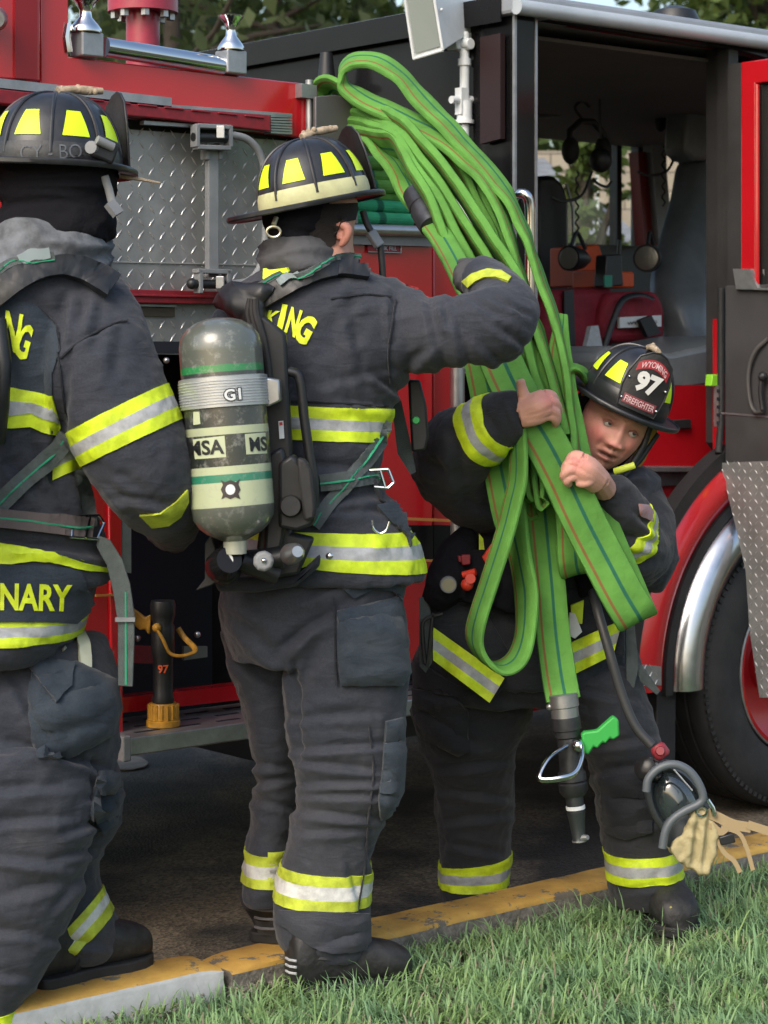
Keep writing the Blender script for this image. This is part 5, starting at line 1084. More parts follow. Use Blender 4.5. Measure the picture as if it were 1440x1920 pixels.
mb = MB(); gp = [(1090, 1378), (1096, 1373), (1120, 1370), (1140, 1352), (1150, 1343), (1160, 1350), (1162, 1380), (1150, 1388), (1144, 1384), (1136, 1395), (1130, 1392), (1120, 1404), (1113, 1400), (1104, 1416), (1095, 1412)]
mb.prism([P(x, y, 5.165) for x, y in gp], (0, .028, 0)); nb(mb, 'pistol_grip', mat('bright_green_grip', (.03, .34, .055), .55), bevel=.005)
# ---- nozzle standing on the running board
o = empty('standing_nozzle', P(305, 1335, 5.5), 'black nozzle with yellow base and yellow handle standing on the running board', 'nozzle')
dn = TV(305, 1325, vb0+.09); d0 = uvz(*dn).y; bs = P(306, 1340, d0); bs.z = zb1+.002; kk = lambda px, py: P(px, py, d0)
mb = MB(); tp_ = kk(307, 1126); tp_.x = bs.x-.001
mb.lathe(bs+UP*.055, tp_, [(0, .026), (.05, .03), (.1, .026), (.45, .027), (.5, .031), (.75, .031), (.78, .027), (.86, .033), (.96, .034), (1, .031)], 28); mb.build('nozzle_body', M_BLK, o)
mb = MB(); mb.lathe(bs, bs+UP*.06, [(0, .045), (.25, .045), (.3, .038), (.85, .038), (1, .034)], 28)
for k in range(16): an = k*math.pi/8; mb.obox(bs+UP*.018+Vector((.038*math.cos(an), .038*math.sin(an), 0)), bs+UP*.055+Vector((.038*math.cos(an), .038*math.sin(an), 0)), (0, 0, 1), .006, .006) if False else mb.tube([bs+UP*.018+Vector((.038*math.cos(an), .038*math.sin(an), 0)), bs+UP*.057+Vector((.038*math.cos(an), .038*math.sin(an), 0))], .0042, 6)
mb.build('yellow_base', M_YEL, o)
mb = MB(); mb.prism([P(x, y, d0-.01) for x, y in ((238, 1134), (256, 1146), (272, 1158), (283, 1152), (281, 1190), (276, 1188), (272, 1180), (262, 1182), (250, 1172), (238, 1166))], (0, .02, 0)); mb.build('curved_arm', M_YEL, o, bevel=.004)
mb = MB(); mb.tube([Vector(p) for p in crs([tuple(P(x, y, d0+q)) for x, y, q in ((293, 1178, -.035), (306, 1200, -.05), (318, 1224, -.055), (338, 1230, -.05), (362, 1224, -.03), (364, 1214, -.01), (346, 1196, .02), (334, 1178, .03))], 6)], .0075, 10, flat=.6, up=(0, 1, 0)); mb.sphere(P(294, 1177, d0-.035), .012, 10, 8); mb.build('bail_handle', M_YEL, o)
mb = MB(); t_, f_ = text2d('97', .03); mb2 = MB(); a0 = P(296, 1262, d0-.029); mb2.add([a0+Vector((c[0]*.028, -.0016-.004*math.sin(c[0]*3.1), c[1]*.022)) for c in t_], f_); mb2.build('orange_mark', M_ORG, o)
# ================================================================ people
TRI = [M_LIME, M_SILV, M_LIME]; TRIW = [M_LIMED, M_SILVW, M_LIMED]
def innerbody(parent, trunk, limbs_, extra=(), col=SK, hands=()):
    """one continuous skin under the clothes; head and hands where they show"""
    mb = MB()
    for t in trunk: loftv(mb, t, 24)
    for l in limbs_: limb(mb, l, 12)
    parts = [skinpart(mb, .02, 2, col)]+list(extra)
    for hnd, red in hands:
        m2 = MB()
        for l in hnd: limb(m2, l, 12, 5)
        parts.append(skinpart(m2, .0026, 3, col, red=red))
    return build_skin(parent, parts)
def boot(name, parent, pts, sole_z, toe, heel, w=.052, h=.13, shin=None):
    """boot from heel to toe (3D points on the ground) with thick lugged sole and shaft"""
    toe, heel = Vector(toe), Vector(heel); L = (toe-heel).length; f = (toe-heel).normalized(); s = Vector((-f.y, f.x, 0))
    mb = MB(); K = 20; secs = [(0, .6, .10), (.04, .85, .125), (.2, .92, .135), (.38, .86, .125), (.5, .92, .105), (.68, 1.05, .085), (.85, 1.0, .072), (.95, .8, .058), (1.0, .35, .038)]
    vs = []
    for t, ww, hh in [tuple(x) for x in crs(secs, 4)]:
        for k in range(K):
            a = 2*math.pi*k/K; c, sn = math.cos(a), math.sin(a)
            vs.append(heel+f*(t*L)+s*(w*ww*math.copysign(abs(c)**.7, c))+UP*(.028+hh*.5*h/.13+hh*.5*h/.13*math.copysign(abs(sn)**.8, sn)-.01))
    n = len(vs)//K; mb.add(vs, [(i*K+k, i*K+(k+1) % K, (i+1)*K+(k+1) % K, (i+1)*K+k) for i in range(n-1) for k in range(K)]+[tuple(range(K)), tuple(range((n-1)*K, n*K))])
    if shin is not None:
        a = heel+f*.07+UP*.06; mb.tube([a, a.lerp(Vector(shin), .5), Vector(shin)], [.06, .062, .066], 18)
    bt = mb.build(name, M_LEATH, parent)
    mb = MB(); out = []
    for t, ww in ((0, .55), (.02, .8), (.08, 1), (.25, .98), (.42, .85), (.55, .95), (.72, 1.12), (.86, 1.04), (.95, .8), (1.01, .4)): out.append((t, ww))
    poly = [heel+f*(t*L)+s*(w*ww*1.04) for t, ww in out]+[heel+f*(t*L)-s*(w*ww*1.04) for t, ww in out[::-1]]
    mb.prism(poly, (0, 0, .026)); mb.build('sole', M_RUB, bt, bevel=.004)
    return bt
# ---------------------------------------------------------------- middle firefighter, back to us, reaching up to the hose
B = empty('person', (.0, 5.0, -.03), 'firefighter in the middle seen from behind, gripping the hose with a raised gloved hand', 'person', 'firefighters handling hose')
dB = 4.98
mb = MB()
loftv(mb, [(478, 520, 640, dB, .09), (500, 500, 668, dB, .12), (520, 470, 712, dB, .14), (545, 440, 760, dB, .16), (580, 426, 790, dB, .17), (640, 440, 790, dB, .175), (700, 452, 765, dB, .175), (750, 462, 742, dB, .175), (800, 475, 728, dB, .17), (850, 488, 716, dB-.01, .165), (900, 498, 712, dB-.01, .165), (950, 495, 740, dB, .175), (1000, 470, 775, dB, .19), (1050, 440, 792, dB, .2), (1085, 432, 798, dB, .2)], 40)
limb(mb, [(700, 570, 4.96, .080), (740, 608, 4.93, .094), (790, 626, 4.90, .088), (850, 624, 4.87, .082), (905, 614, 4.86, .085), (938, 598, 4.87, .084), (945, 572, 4.92, .074), (932, 548, 4.98, .064), (915, 530, 5.03, .058), (893, 518, 5.06, .050)], 24)
limb(mb, [(470, 600, 5.05, .09), (450, 700, 5.2, .08), (470, 790, 5.3, .07), (520, 820, 5.42, .055)], 16)
limb(mb, [(895, 600, 4.85, .065), (928, 634, 4.88, .066), (952, 604, 4.9, .06)], 16)
crB = [(735, 560, 742, 640, 9, 9), (700, 700, 760, 745, 9, 8), (745, 545, 770, 700, 7, 12), (640, 750, 735, 762, 6, 9), (800, 545, 835, 700, 8, 10), (850, 560, 880, 690, 8, 9), (885, 560, 945, 600, 8, 8), (905, 590, 965, 640, 8, 8), (900, 640, 950, 690, 6, 8), (835, 575, 842, 605, 14, 8), (940, 610, 985, 650, 7, 7), (760, 690, 800, 650, 8, 10), (520, 870, 700, 880, 10, 12), (500, 935, 740, 925, 8, 12), (560, 980, 640, 940, 6, 9), (655, 560, 690, 740, 6, 12), (600, 720, 740, 690, 4, 9), (930, 560, 990, 590, 6, 6), (600, 960, 740, 955, 5, 9)]
coatB = mkbody('coat', mb, .0075, M_COAT, B, smooth=8, creases=crB, amp=.005, freq=(8, 8, 10), seed=1)
mb = MB()
loftv(mb, [(1060, 432, 770, dB, .17), (1100, 414, 760, dB, .18), (1150, 414, 758, dB, .18), (1200, 425, 762, dB, .175), (1240, 436, 760, dB, .165)], 40)
loftv(mb, [(1160, 522, 760, 4.93, .14), (1230, 535, 766, 4.93, .14), (1300, 540, 764, 4.93, .135), (1370, 545, 758, 4.93, .13), (1430, 552, 757, 4.92, .125), (1480, 554, 750, 4.92, .12), (1530, 548, 728, 4.93, .115), (1580, 540, 706, 4.94, .11), (1630, 528, 697, 4.95, .11), (1680, 513, 694, 4.95, .112), (1720, 512, 694, 4.95, .112), (1760, 520, 692, 4.95, .108), (1786, 540, 690, 4.95, .10)], 36)
loftv(mb, [(1180, 416, 570, 5.1, .12), (1250, 430, 560, 5.1, .12), (1300, 450, 556, 5.1, .12), (1350, 460, 555, 5.1, .115), (1400, 474, 552, 5.11, .11), (1450, 478, 555, 5.12, .105), (1500, 474, 555, 5.13, .10), (1550, 468, 548, 5.13, .10), (1600, 462, 540, 5.13, .10), (1650, 457, 540, 5.13, .10), (1690, 455, 536, 5.13, .095)], 30)
crT = [(556, 1190, 620, 1150, 12, 9), (530, 1215, 560, 1190, 16, 11), (565, 1120, 640, 1085, 8, 10), (550, 1345, 700, 1335, 7, 9), (555, 1405, 740, 1392, 11, 8), (555, 1425, 720, 1445, 11, 8), (560, 1470, 735, 1462, 10, 8), (565, 1490, 735, 1488, 8, 7), (558, 1520, 720, 1535, 9, 8), (560, 1560, 690, 1552, 6, 8), (470, 1470, 548, 1455, 9, 8), (468, 1430, 550, 1440, 9, 8), (480, 1500, 550, 1515, 7, 8), (440, 1230, 520, 1280, 7, 12), (650, 1610, 680, 1720, 6, 8), (600, 1770, 680, 1745, 7, 8), (430, 1150, 530, 1240, 6, 14), (690, 1585, 702, 1640, 9, 8), (552, 1240, 560, 1420, 12, 6), (600, 1205, 560, 1300, 6, 12)]
trB = mkbody('trousers', mb, .0075, M_COAT, B, smooth=7, creases=crT, amp=.0055, freq=(6, 6, 9), seed=2)
bvC = bvh(coatB); bvT = bvh(trB)
# trim
bt = band('reflective_band', coatB, [((500, 762), (728, 773)), ((500, 783), (728, 798)), ((500, 806), (726, 818)), ((500, 828), (724, 838))], TRI, B, (470, 740, 742, 850), (4.0, 5.3))
band('reflective_band', coatB, [((560, 998), (805, 1006)), ((560, 1022), (805, 1032)), ((560, 1044), (805, 1058)), ((560, 1064), (805, 1086))], TRI, B, (430, 980, 815, 1100), (4.3, 5.3))
band('trouser_band', trB, [((512, 1628), (694, 1640)), ((512, 1650), (694, 1658)), ((512, 1677), (694, 1684)), ((512, 1698), (694, 1704))], TRIW, B, (500, 1590, 704, 1740), (4.7, 5.06))
band('trouser_band', trB, [((455, 1586), (545, 1590)), ((455, 1606), (545, 1608)), ((455, 1630), (545, 1632)), ((455, 1648), (545, 1650))], TRIW, B, (440, 1560, 540, 1690), (4.96, 5.3))
ax_ = P(893, 518, 5.06)-P(940, 548, 4.98)
patch('cuff_band', [(868, 528), (888, 514), (915, 507), (940, 509), (958, 522), (952, 530), (930, 522), (908, 522), (892, 530), (880, 540)], bvC, M_LIMED, B, th=.004, off=.003, dg=5)
patch('shoulder_patch', [(757, 527), (775, 524), (832, 541), (828, 549), (790, 545), (762, 536)], bvC, mat('red_patch', (.35, .04, .05), .7, var=.4, vscale=150), B, dg=4.95)
# letters ING, one by one along an arc
for ch, q in (('K', [(505, 582), (528, 584), (512, 612), (496, 606)]), ('I', [(530, 570), (540, 572), (530, 618), (519, 616)]), ('N', [(547, 575), (568, 583), (553, 634), (533, 622)]), ('G', [(571, 586), (598, 600), (572, 650), (547, 634)])):
    text_on('lettering', ch, q, bvC, M_LET, coatB, weight=.045, off=.0035, dg=4.85)
for pth in ([(515, 752), (600, 753), (728, 762)], [(742, 560), (736, 600), (728, 660), (732, 720)], [(620, 560), (680, 552), (735, 556)]): strap('seam', pth, 2.6, bvC, M_COATC, coatB, th=.0012, off=.001, dg=4.85, step=12, smooth=3)
pk = patch('cargo_pocket', [(632, 1145), (745, 1118), (750, 1160), (765, 1262), (750, 1284), (640, 1286), (634, 1240)], bvT, M_COATB, trB, th=.012, dg=4.85, bulge=.012, crease=.005, step=8)
bvP = bvh(trB, pk)
patch('pocket_flap', [(618, 1084), (640, 1072), (745, 1066), (752, 1128), (735, 1108), (700, 1104), (664, 1122)], bvP, M_COATB, trB, th=.006, off=.004, dg=4.85)
patch('knee_pad', [(722, 1352), (752, 1345), (756, 1420), (752, 1480), (735, 1520), (712, 1540), (708, 1500), (716, 1440)], bvT, M_COATB, trB, th=.010, dg=4.85, bulge=.010, crease=.006)
for pth in ([(626, 1120), (630, 1285)], [(690, 1350), (700, 1440), (692, 1520), (684, 1620), (668, 1720)]): strap('seam', pth, 3, bvT, M_COATC, trB, th=.0015, dg=4.85, step=14)
patch('trouser_cuff', [(526, 1706), (690, 1712), (692, 1780), (655, 1786), (600, 1784), (572, 1765), (545, 1745), (522, 1728)], bvT, M_COAT, trB, th=.006, off=.004, dg=4.85, crease=.006)
# coat flap at the waist with ring
patch('coat_skirt', [(700, 948), (745, 940), (790, 985), (806, 1010), (796, 1018), (760, 1000), (730, 985)], bvC, M_COATB, coatB, th=.010, dg=4.85, bulge=.006, off=.006, smooth=10)
mb = MB(); mb.tube([P(x, y, 4.775) for x, y, *_ in crs([(698, 975, 0), (700, 990, 0), (712, 1000, 0), (724, 994, 0), (730, 978, 0)], 5)], .0028, 8); mb.build('d_ring', M_CHR, coatB)
mb = MB(); mb.sphere(cast(bvC, 618, 1044, 4.8, .004)[0], .009, 12, 8, (1, .5, 1)); mb.build('snap', M_CHR, coatB)
# head, hood, collar
mb = MB()
loftv(mb, [(372, 500, 672, 4.98, .10), (400, 496, 669, 4.98, .105), (430, 505, 664, 4.98, .105), (455, 515, 662, 4.98, .10), (480, 520, 666, 4.98, .105), (510, 530, 670, 4.98, .11), (530, 530, 660, 4.98, .10)], 24)
hd = skinpart(mb, .005, 4, (.55, .28, .20)); 
hands = []
glv = [[(905, 522, 5.06, .040), (885, 512, 5.08, .038), (872, 508, 5.09, .030)], [(880, 500, 5.07, .016), (864, 505, 5.07, .015), (858, 520, 5.09, .013)], [(878, 508, 5.06, .016), (862, 515, 5.06, .015), (858, 530, 5.08, .013)], [(880, 518, 5.05, .016), (866, 526, 5.05, .015), (863, 538, 5.08, .013)], [(884, 528, 5.05, .015), (872, 536, 5.05, .014), (872, 545, 5.08, .012)], [(890, 500, 5.1, .015), (876, 494, 5.12, .014), (862, 494, 5.14, .012)]]
innerbody(B, [[(480, 540, 640, dB, .07), (560, 470, 740, dB, .10), (750, 500, 690, dB, .10), (900, 510, 670, dB, .09), (1000, 510, 700, dB, .11), (1180, 460, 720, dB, .12)]], [[(720, 600, 4.95, .05), (850, 632, 4.87, .045), (940, 596, 4.88, .04), (940, 548, 4.98, .035), (893, 518, 5.06, .03)], [(650, 1180, 4.93, .09), (655, 1450, 4.92, .06), (600, 1780, 4.95, .045)], [(500, 1180, 5.1, .06), (518, 1450, 5.12, .035), (498, 1700, 5.13, .032)]],
          extra=[hd]+[skinpart((lambda m: (limb(m, [(634, 424, 4.885, .008), (644, 422, 4.875, .010), (652, 430, 4.875, .011), (651, 442, 4.878, .010), (645, 454, 4.885, .009), (638, 460, 4.892, .006)], 12, 4), limb(m, [(638, 432, 4.89, .012), (640, 448, 4.89, .010)], 12, 4), m)[2])(MB()), .0025, 3, (.50, .22, .17))])
gm = MB()
for g_ in glv: limb(gm, g_, 14, 5)
me = remesh(gm, .003, 3); me.materials.clear(); me.materials.append(mat('work_glove', (.05, .05, .055), .8, bump=.5, bscale=90)); me.polygons.foreach_set('use_smooth', [True]*len(me.polygons)); link(bpy.data.objects.new('glove', me), B)
mb = MB(); loftv(mb, [(378, 500, 650, 4.97, .105), (400, 492, 634, 4.97, .112), (425, 498, 616, 4.965, .112), (445, 505, 602, 4.965, .11), (462, 515, 600, 4.965, .10)], 30); 
mkbody('hood', mb, .006, M_DARK, B, smooth=4, amp=.004, freq=(10, 10, 22), seed=9)
mb = MB(); loftv(mb, [(448, 505, 612, 4.97, .105, 2), (462, 492, 628, 4.97, .13, 2), (485, 486, 645, 4.97, .14, 2), (505, 490, 672, 4.97, .145, 2), (530, 500, 665, 4.98, .12, 2)], 30)
colB = mkbody('collar', mb, .006, mat('faded_cloth', (.07, .072, .078), .95, bump=.5, bscale=90), B, smooth=4, amp=.009, freq=(6, 6, 30), seed=5)
patch('collar_band', [(500, 510), (545, 498), (549, 504), (532, 528), (505, 538), (498, 530)], bvh(colB, coatB), M_LIME, colB, th=.006, off=.022, dg=4.85, smooth=10)
boot('boot', B, None, 0, (P(768, 1830, 4.93).x, 4.98, -.03), (P(545, 1840, 4.93).x, 4.86, -.03), .052, .14, P(600, 1740, 4.93))
b_ = boot('boot', B, None, 0, (P(545, 1750, 5.3).x+.03, 5.37, .02), (P(500, 1760, 5.1).x, 5.10, .02), .05, .14, P(498, 1670, 5.13))
mb = MB()
for y in (1688, 1704, 1720, 1738): mb.tube([P(x, y+q, 5.065+o) for x, q, o in ((478, 0, .02), (490, 3, 0), (510, 4, -.008), (530, 2, .0))], .0035, 6)
mb.build('heel_ribs', mat('grey_rubber', (.10, .10, .11), .5), b_)
mb = MB()
for y in (1796, 1808, 1820): mb.tube([P(x, y+q, 4.81+o) for x, q, o in ((536, 0, .02), (543, 4, 0.0), (556, 6, -.006))], .003, 6)
mb.build('heel_ribs', M_SILV, b_)
bvN = bvh([o for o in B.children if o.name.startswith('body')][0])
patch('hair', [(560, 385), (672, 380), (664, 412), (650, 415), (640, 418), (632, 436), (628, 458), (612, 470), (590, 470), (560, 440)], bvN, mat('short_dark_hair', (.012, .009, .008), .9, bump=1, bscale=400), B, th=.003, dg=4.9, off=.002)
MBm = frame(P(592, 384, 4.97), (.83, .53, .19), (-.22, -.05, 1))
helB, shB, dmB = helmet(B, MBm, M_CREAM, .98)
mb = MB(); mb.tube([P(x, y, d) for x, y, d in ((518, 408, 4.84), (513, 422, 4.83))], .006, 8); mb.tube([P(513+13*math.cos(a), 435+10*math.sin(a), 4.83) for a in np.linspace(0, 6.283, 20)], .0032, 8, cap=False); mb.build('brim_ring', mat('old_brass', (.45, .42, .30), .35, .8), helB)
mb = MB(); mb.tube([P(x, y, 5.02) for x, y, *_ in crs([(680, 395, 0), (688, 420, 0), (700, 440, 0), (712, 460, 0), (716, 490, 0), (718, 522, 0)], 4)], .008, 8, flat=.5); mb.build('chin_strap', M_BLK, helB)
mb = MB(); mb.obox(P(694, 434, 5.01), P(712, 462, 5.01), ALONG, .028, .014); mb.build('strap_buckle', M_GPL, helB, bevel=.003)
# ---- breathing set on the middle firefighter
sc = empty('breathing_set', P(430, 1060, 4.7), 'air cylinder and black harness on the back of the middle firefighter', 'breathing apparatus', 'breathing sets worn by the firefighters')
ta, tb = P(409, 596, 4.62), P(441, 1012, 4.60); TL = (tb-ta).length; R0 = .0905
prof = [(0, .012), (.004, .03), (.018, .052), (.045, .072), (.085, .086), (.13, R0), (.85, R0), (.90, .088), (.94, .076), (.97, .06), (.985, .045), (1, .03), (1.01, .022)]
prof = prof[:6]+[(t, R0) for t in np.linspace(.15, .84, 24)]+prof[6:]
M_CYL = bpy.data.materials.new('cylinder_wrap'); M_CYL.use_nodes = True; L = M_CYL.node_tree.links.new; p = M_CYL.node_tree.nodes['Principled BSDF']; p.inputs['Roughness'].default_value = .3; p.inputs['Coat Weight'].default_value = 1; p.inputs['Coat Roughness'].default_value = .08
uvn = N(M_CYL, 'ShaderNodeUVMap'); sp = N(M_CYL, 'ShaderNodeSeparateXYZ'); L(uvn.outputs[0], sp.inputs[0]); cr = N(M_CYL, 'ShaderNodeValToRGB'); cr.color_ramp.interpolation = 'CONSTANT'; L(sp.outputs[1], cr.inputs[0])
st = [(0, (.085, .095, .08)), (.215, (.02, .20, .06)), (.25, (.03, .035, .035)), (.49, (.40, .45, .28)), (.525, (.02, .025, .022)), (.665, (.42, .47, .30)), (.70, (.025, .20, .12)), (.735, (.42, .47, .30)), (.845, (.09, .10, .085))]
while len(cr.color_ramp.elements) < len(st): cr.color_ramp.elements.new(.5)
for e, (t, c) in zip(cr.color_ramp.elements, st): e.position = t; e.color = (*c, 1)
tc = N(M_CYL, 'ShaderNodeTexCoord'); n1 = N(M_CYL, 'ShaderNodeTexNoise'); n1.inputs['Scale'].default_value = 45; n1.inputs['Detail'].default_value = 9; n1.inputs['Roughness'].default_value = .75; L(tc.outputs['Object'], n1.inputs['Vector'])
mr = N(M_CYL, 'ShaderNodeMapRange'); mr.inputs[1].default_value = .52; mr.inputs[2].default_value = .68; mr.inputs[4].default_value = .55; L(n1.outputs[0], mr.inputs[0]); x = N(M_CYL, 'ShaderNodeMix'); x.data_type = 'RGBA'; L(mr.outputs[0], x.inputs[0]); L(cr.outputs[0], x.inputs[6]); x.inputs[7].default_value = (.30, .31, .28, 1); L(x.outputs[2], p.inputs['Base Color'])
mr2 = N(M_CYL, 'ShaderNodeMapRange'); mr2.inputs[3].default_value = .18; mr2.inputs[4].default_value = .5; L(n1.outputs[0], mr2.inputs[0]); L(mr2.outputs[0], p.inputs['Roughness'])
mb = MB(); mb.lathe(ta, tb, prof, 64); uvs = [(k/64, t) for t, r in prof for k in range(64)]; cyl = mb.build('air_cylinder', M_CYL, sc, uvs=uvs)
bvY = bvh(cyl)
mb = MB(); mb.lathe(ta, tb, [(.268, R0), (.272, R0+.006), (.405, R0+.006), (.41, R0)], 64, cap=False); cb = mb.build('cylinder_band', mat('silver_band', (.45, .47, .48), .3, .6), cyl)
mb = MB(); 
for k in range(9): t = .287+k*.0125; mb.lathe(ta, tb, [(t, R0+.006), (t+.001, R0+.0078), (t+.004, R0+.0078), (t+.005, R0+.006)], 48, cap=False)
mb.build('band_ribs', M_SILV, cb)
bvb = bvh(cb); text_on('lettering', 'G1', [(417, 729), (452, 725), (454, 751), (420, 754)], bvb, M_BLK, cb, weight=.09, off=.0035, dg=4.52); text_on('lettering', 'G1', [(419, 731), (450, 727), (452, 749), (422, 752)], bvb, M_WHT, cb, weight=.03, off=.005, dg=4.52)
M_CRM = mat('cream_label', (.45, .50, .33), .4); 
patch('label', [(362, 824), (421, 817), (424, 857), (366, 861)], bvY, M_CRM, cyl, th=.0008, off=.0005, dg=4.52); patch('label', [(459, 814), (497, 811), (500, 850), (462, 852)], bvY, M_CRM, cyl, th=.0008, off=.0005, dg=4.52)
bvl = bvY; text_on('lettering', 'MSA', [(350, 828), (419, 823), (421, 851), (354, 856)], bvl, M_BLK, cyl, weight=.03, off=.0025, dg=4.52); text_on('lettering', 'MS', [(466, 820), (499, 818), (501, 845), (469, 847)], bvl, M_BLK, cyl, weight=.03, off=.0025, dg=4.52)
patch('emblem', [(414, 900), (422, 904), (432, 900), (442, 904), (450, 898), (447, 908), (451, 918), (447, 926), (451, 936), (441, 932), (432, 936), (423, 932), (415, 936), (418, 927), (414, 918), (418, 909)], bvY, mat('emblem_dark', (.04, .03, .03), .5), cyl, th=.0008, off=.0005, dg=4.52, step=5)
patch('emblem_disc', [(432+9*math.cos(a), 918+10*math.sin(a)) for a in np.linspace(0, 6, 14)], bvY, M_WHT, cyl, th=.0008, off=.0012, dg=4.52, step=5)
patch('tag_mark', [(363, 772), (374, 772), (376, 795), (363, 797)], bvY, M_CRM, cyl, th=.0008, off=.0005, dg=4.52, step=6)
mb = MB(); mb.lathe(tb-(tb-ta).normalized()*.01, P(441, 1038, 4.6), [(0, .026), (1, .025)], 24); mb.build('cylinder_neck', mat('pale_neck', (.42, .44, .36), .4, .3), cyl)
def PX(mb, pts, d, th, mi=0): mb.prism([P(x, y, d) for x, y in pts], (0, th, 0), mi)
mb = MB(); PX(mb, [(462, 610), (492, 590), (520, 612), (536, 625), (540, 700), (548, 850), (545, 1000), (590, 1010), (560, 1078), (500, 1088), (480, 1040), (490, 960), (500, 880), (486, 760)], 4.70, .05)
PX(mb, [(503, 850), (530, 838), (545, 900), (532, 1010), (520, 1060), (492, 1060), (500, 950)], 4.66, .05); fr_ = mb.build('backplate', M_BLK, sc, bevel=.008)
mb = MB(); mb.tube([P(x, y, 4.72) for x, y, *_ in crs([(525, 697, 0), (548, 698, 0), (562, 712, 0), (570, 780, 0), (580, 850, 0), (588, 900, 0), (590, 950, 0)], 6)], .011, 12); mb.build('carry_handle', M_BLK, fr_)
mb = MB(); PX(mb, [(470, 712), (500, 708), (524, 712), (526, 752), (505, 762), (474, 760)], 4.60, .08); mb.build('band_latch', M_STL, sc, bevel=.004)
mb = MB(); PX(mb, [(478, 720), (490, 719), (492, 750), (480, 752)], 4.592, .01); mb.build('latch_window', M_VOID, sc)
mb = MB(); PX(mb, [(522, 868), (548, 852), (560, 866), (585, 892), (592, 960), (588, 985), (556, 996), (522, 990)], 4.63, .09); mod = mb.build('electronics_box', M_BLK, sc, bevel=.008)
mb = MB(); PX(mb, [(557, 858), (572, 862), (584, 880), (591, 950), (590, 972), (570, 978), (560, 900)], 4.60, .05); mb.build('side_cover', M_RUB, mod, bevel=.006)
mb = MB(); mb.lathe(P(545, 949, 4.66), P(545, 949, 4.605), [(0, .025), (.7, .025), (.8, .022), (1, .021)], 28); mb.build('dial', M_RUB, mod)
mb = MB(); PX(mb, [(522, 790), (531, 789), (533, 822), (524, 823)], 4.69, .008); mb.build('warning_label', M_WHT, fr_)
mb = MB(); PX(mb, [(523.5, 792), (529.5, 791), (530, 797), (524, 798)], 4.688, .002); mb.build('warning_mark', mat('label_red', (.5, .03, .03), .5), fr_)
mb = MB(); mb.tube([P(x, y, 4.66) for x, y in ((418, 1056), (452, 1054), (490, 1052), (530, 1045))], .026, 16); mb.tube([P(452, 1052, 4.64), P(520, 1078, 4.66)], .022, 12); vb = mb.build('valve_body', M_BLK, sc)
mb = MB(); mb.lathe(P(410, 1066, 4.66), P(430, 1050, 4.58), [(0, .03), (.2, .036), (.7, .036), (1, .028)], 24); mb.sphere(P(424, 1060, 4.64), .036, 16, 12, (1, 1, 1.25)); mb.build('regulator', M_BLKP, vb)
mb = MB(); q0 = P(424, 1050, 4.59); mb.lathe(q0, q0+Vector((-.001, -.006, 0)), [(0, .017), (1, .017)], 20); mb.build('gauge_face', M_WHT, vb)
mb = MB(); mb.lathe(P(494, 1052, 4.60), P(494, 1052, 4.57), [(0, .018), (.1, .023), (.8, .023), (1, .018)], 9); mb.build('knob', M_GPL, vb, smooth=False, bevel=.003); mb = MB(); mb.sphere(P(495, 1051, 4.568), .006, 10, 8); mb.build('knob_screw', M_CHR, vb)
mb = MB(); mb.lathe(P(540, 1042, 4.62), P(558, 1034, 4.55), [(0, .018), (.3, .024), (.75, .021), (1, .012)], 24); mb.build('alarm_bell', M_STL, vb)
mb = MB(); PX(mb, [(384, 1020), (396, 1002), (404, 1030), (408, 1090), (396, 1098), (366, 1108), (384, 1086)], 4.68, .012); mb.build('side_fin', M_RUB, sc, bevel=.003)
mb = MB(); PX(mb, [(400, 1085), (560, 1078), (600, 1040), (600, 1062), (555, 1100), (480, 1112), (408, 1110)], 4.72, .05); mb.build('lumbar_plate', M_COATC, sc, bevel=.01)
bS = bvh(coatB, colB)
def st(path, w0, m=M_WEB, par=None, w1=None, bv=None, o=.004, th=.005, dg=4.85, line=True, nm='strap'):
    bv = bv or bS; a = strap(nm, path, w0, bv, m, par or sc, w1, th=th, off=o, dg=dg)
    if line: strap('stitching', path, max(2.2, w0*.09), bv, M_WGRN, a, th=.0012, off=o+th, dg=dg)
    return a
st([(455, 598), (485, 568), (530, 542), (580, 518), (630, 505), (690, 512)], 36, o=.012, th=.014, m=M_BLK, line=False); st([(470, 556), (520, 528), (570, 505), (620, 494), (668, 499)], 11, o=.03)
strap('label', [(527, 538), (545, 525), (562, 514)], 13, bS, mat('pale_label', (.22, .27, .28), .5), sc, th=.004, off=.034, dg=4.8)
patch('shoulder_pad', [(416, 572), (425, 556), (450, 540), (500, 535), (520, 545), (500, 570), (505, 620), (490, 650), (470, 640), (460, 600)], bS, M_BLK, sc, th=.03, off=.004, dg=4.85, bulge=.02, crease=.01)
mb = MB()
for k, o in enumerate((0, 8, 15)): mb.tube([P(x, y, 4.72-o*.002) for x, y, *_ in crs([(470+o*.6, 560, 0), (466+o, 590, 0), (480+o, 640, 0), (486+o*1.2, 700, 0), (492+o, 760, 0)], 5)], .008, 8)
mb.build('air_line', M_RUB, sc)
st([(588, 985), (610, 955), (650, 905), (690, 855), (716, 815), (728, 790)], 27, dg=4.82); st([(600, 905), (650, 900), (700, 893), (720, 898)], 30, dg=4.82, o=.002)
st([(735, 905), (760, 935), (785, 965)], 22, dg=4.85, m=M_COATC, line=False)
mb = MB()
for a in (((693, 882), (728, 880)), ((728, 880), (738, 905)), ((738, 905), (728, 915)), ((728, 915), (702, 913)), ((712, 880), (722, 914))): mb.tube([P(*a[0], 4.79), P(*a[1], 4.79)], .0035, 8)
mb.build('buckle', M_CHR, sc)
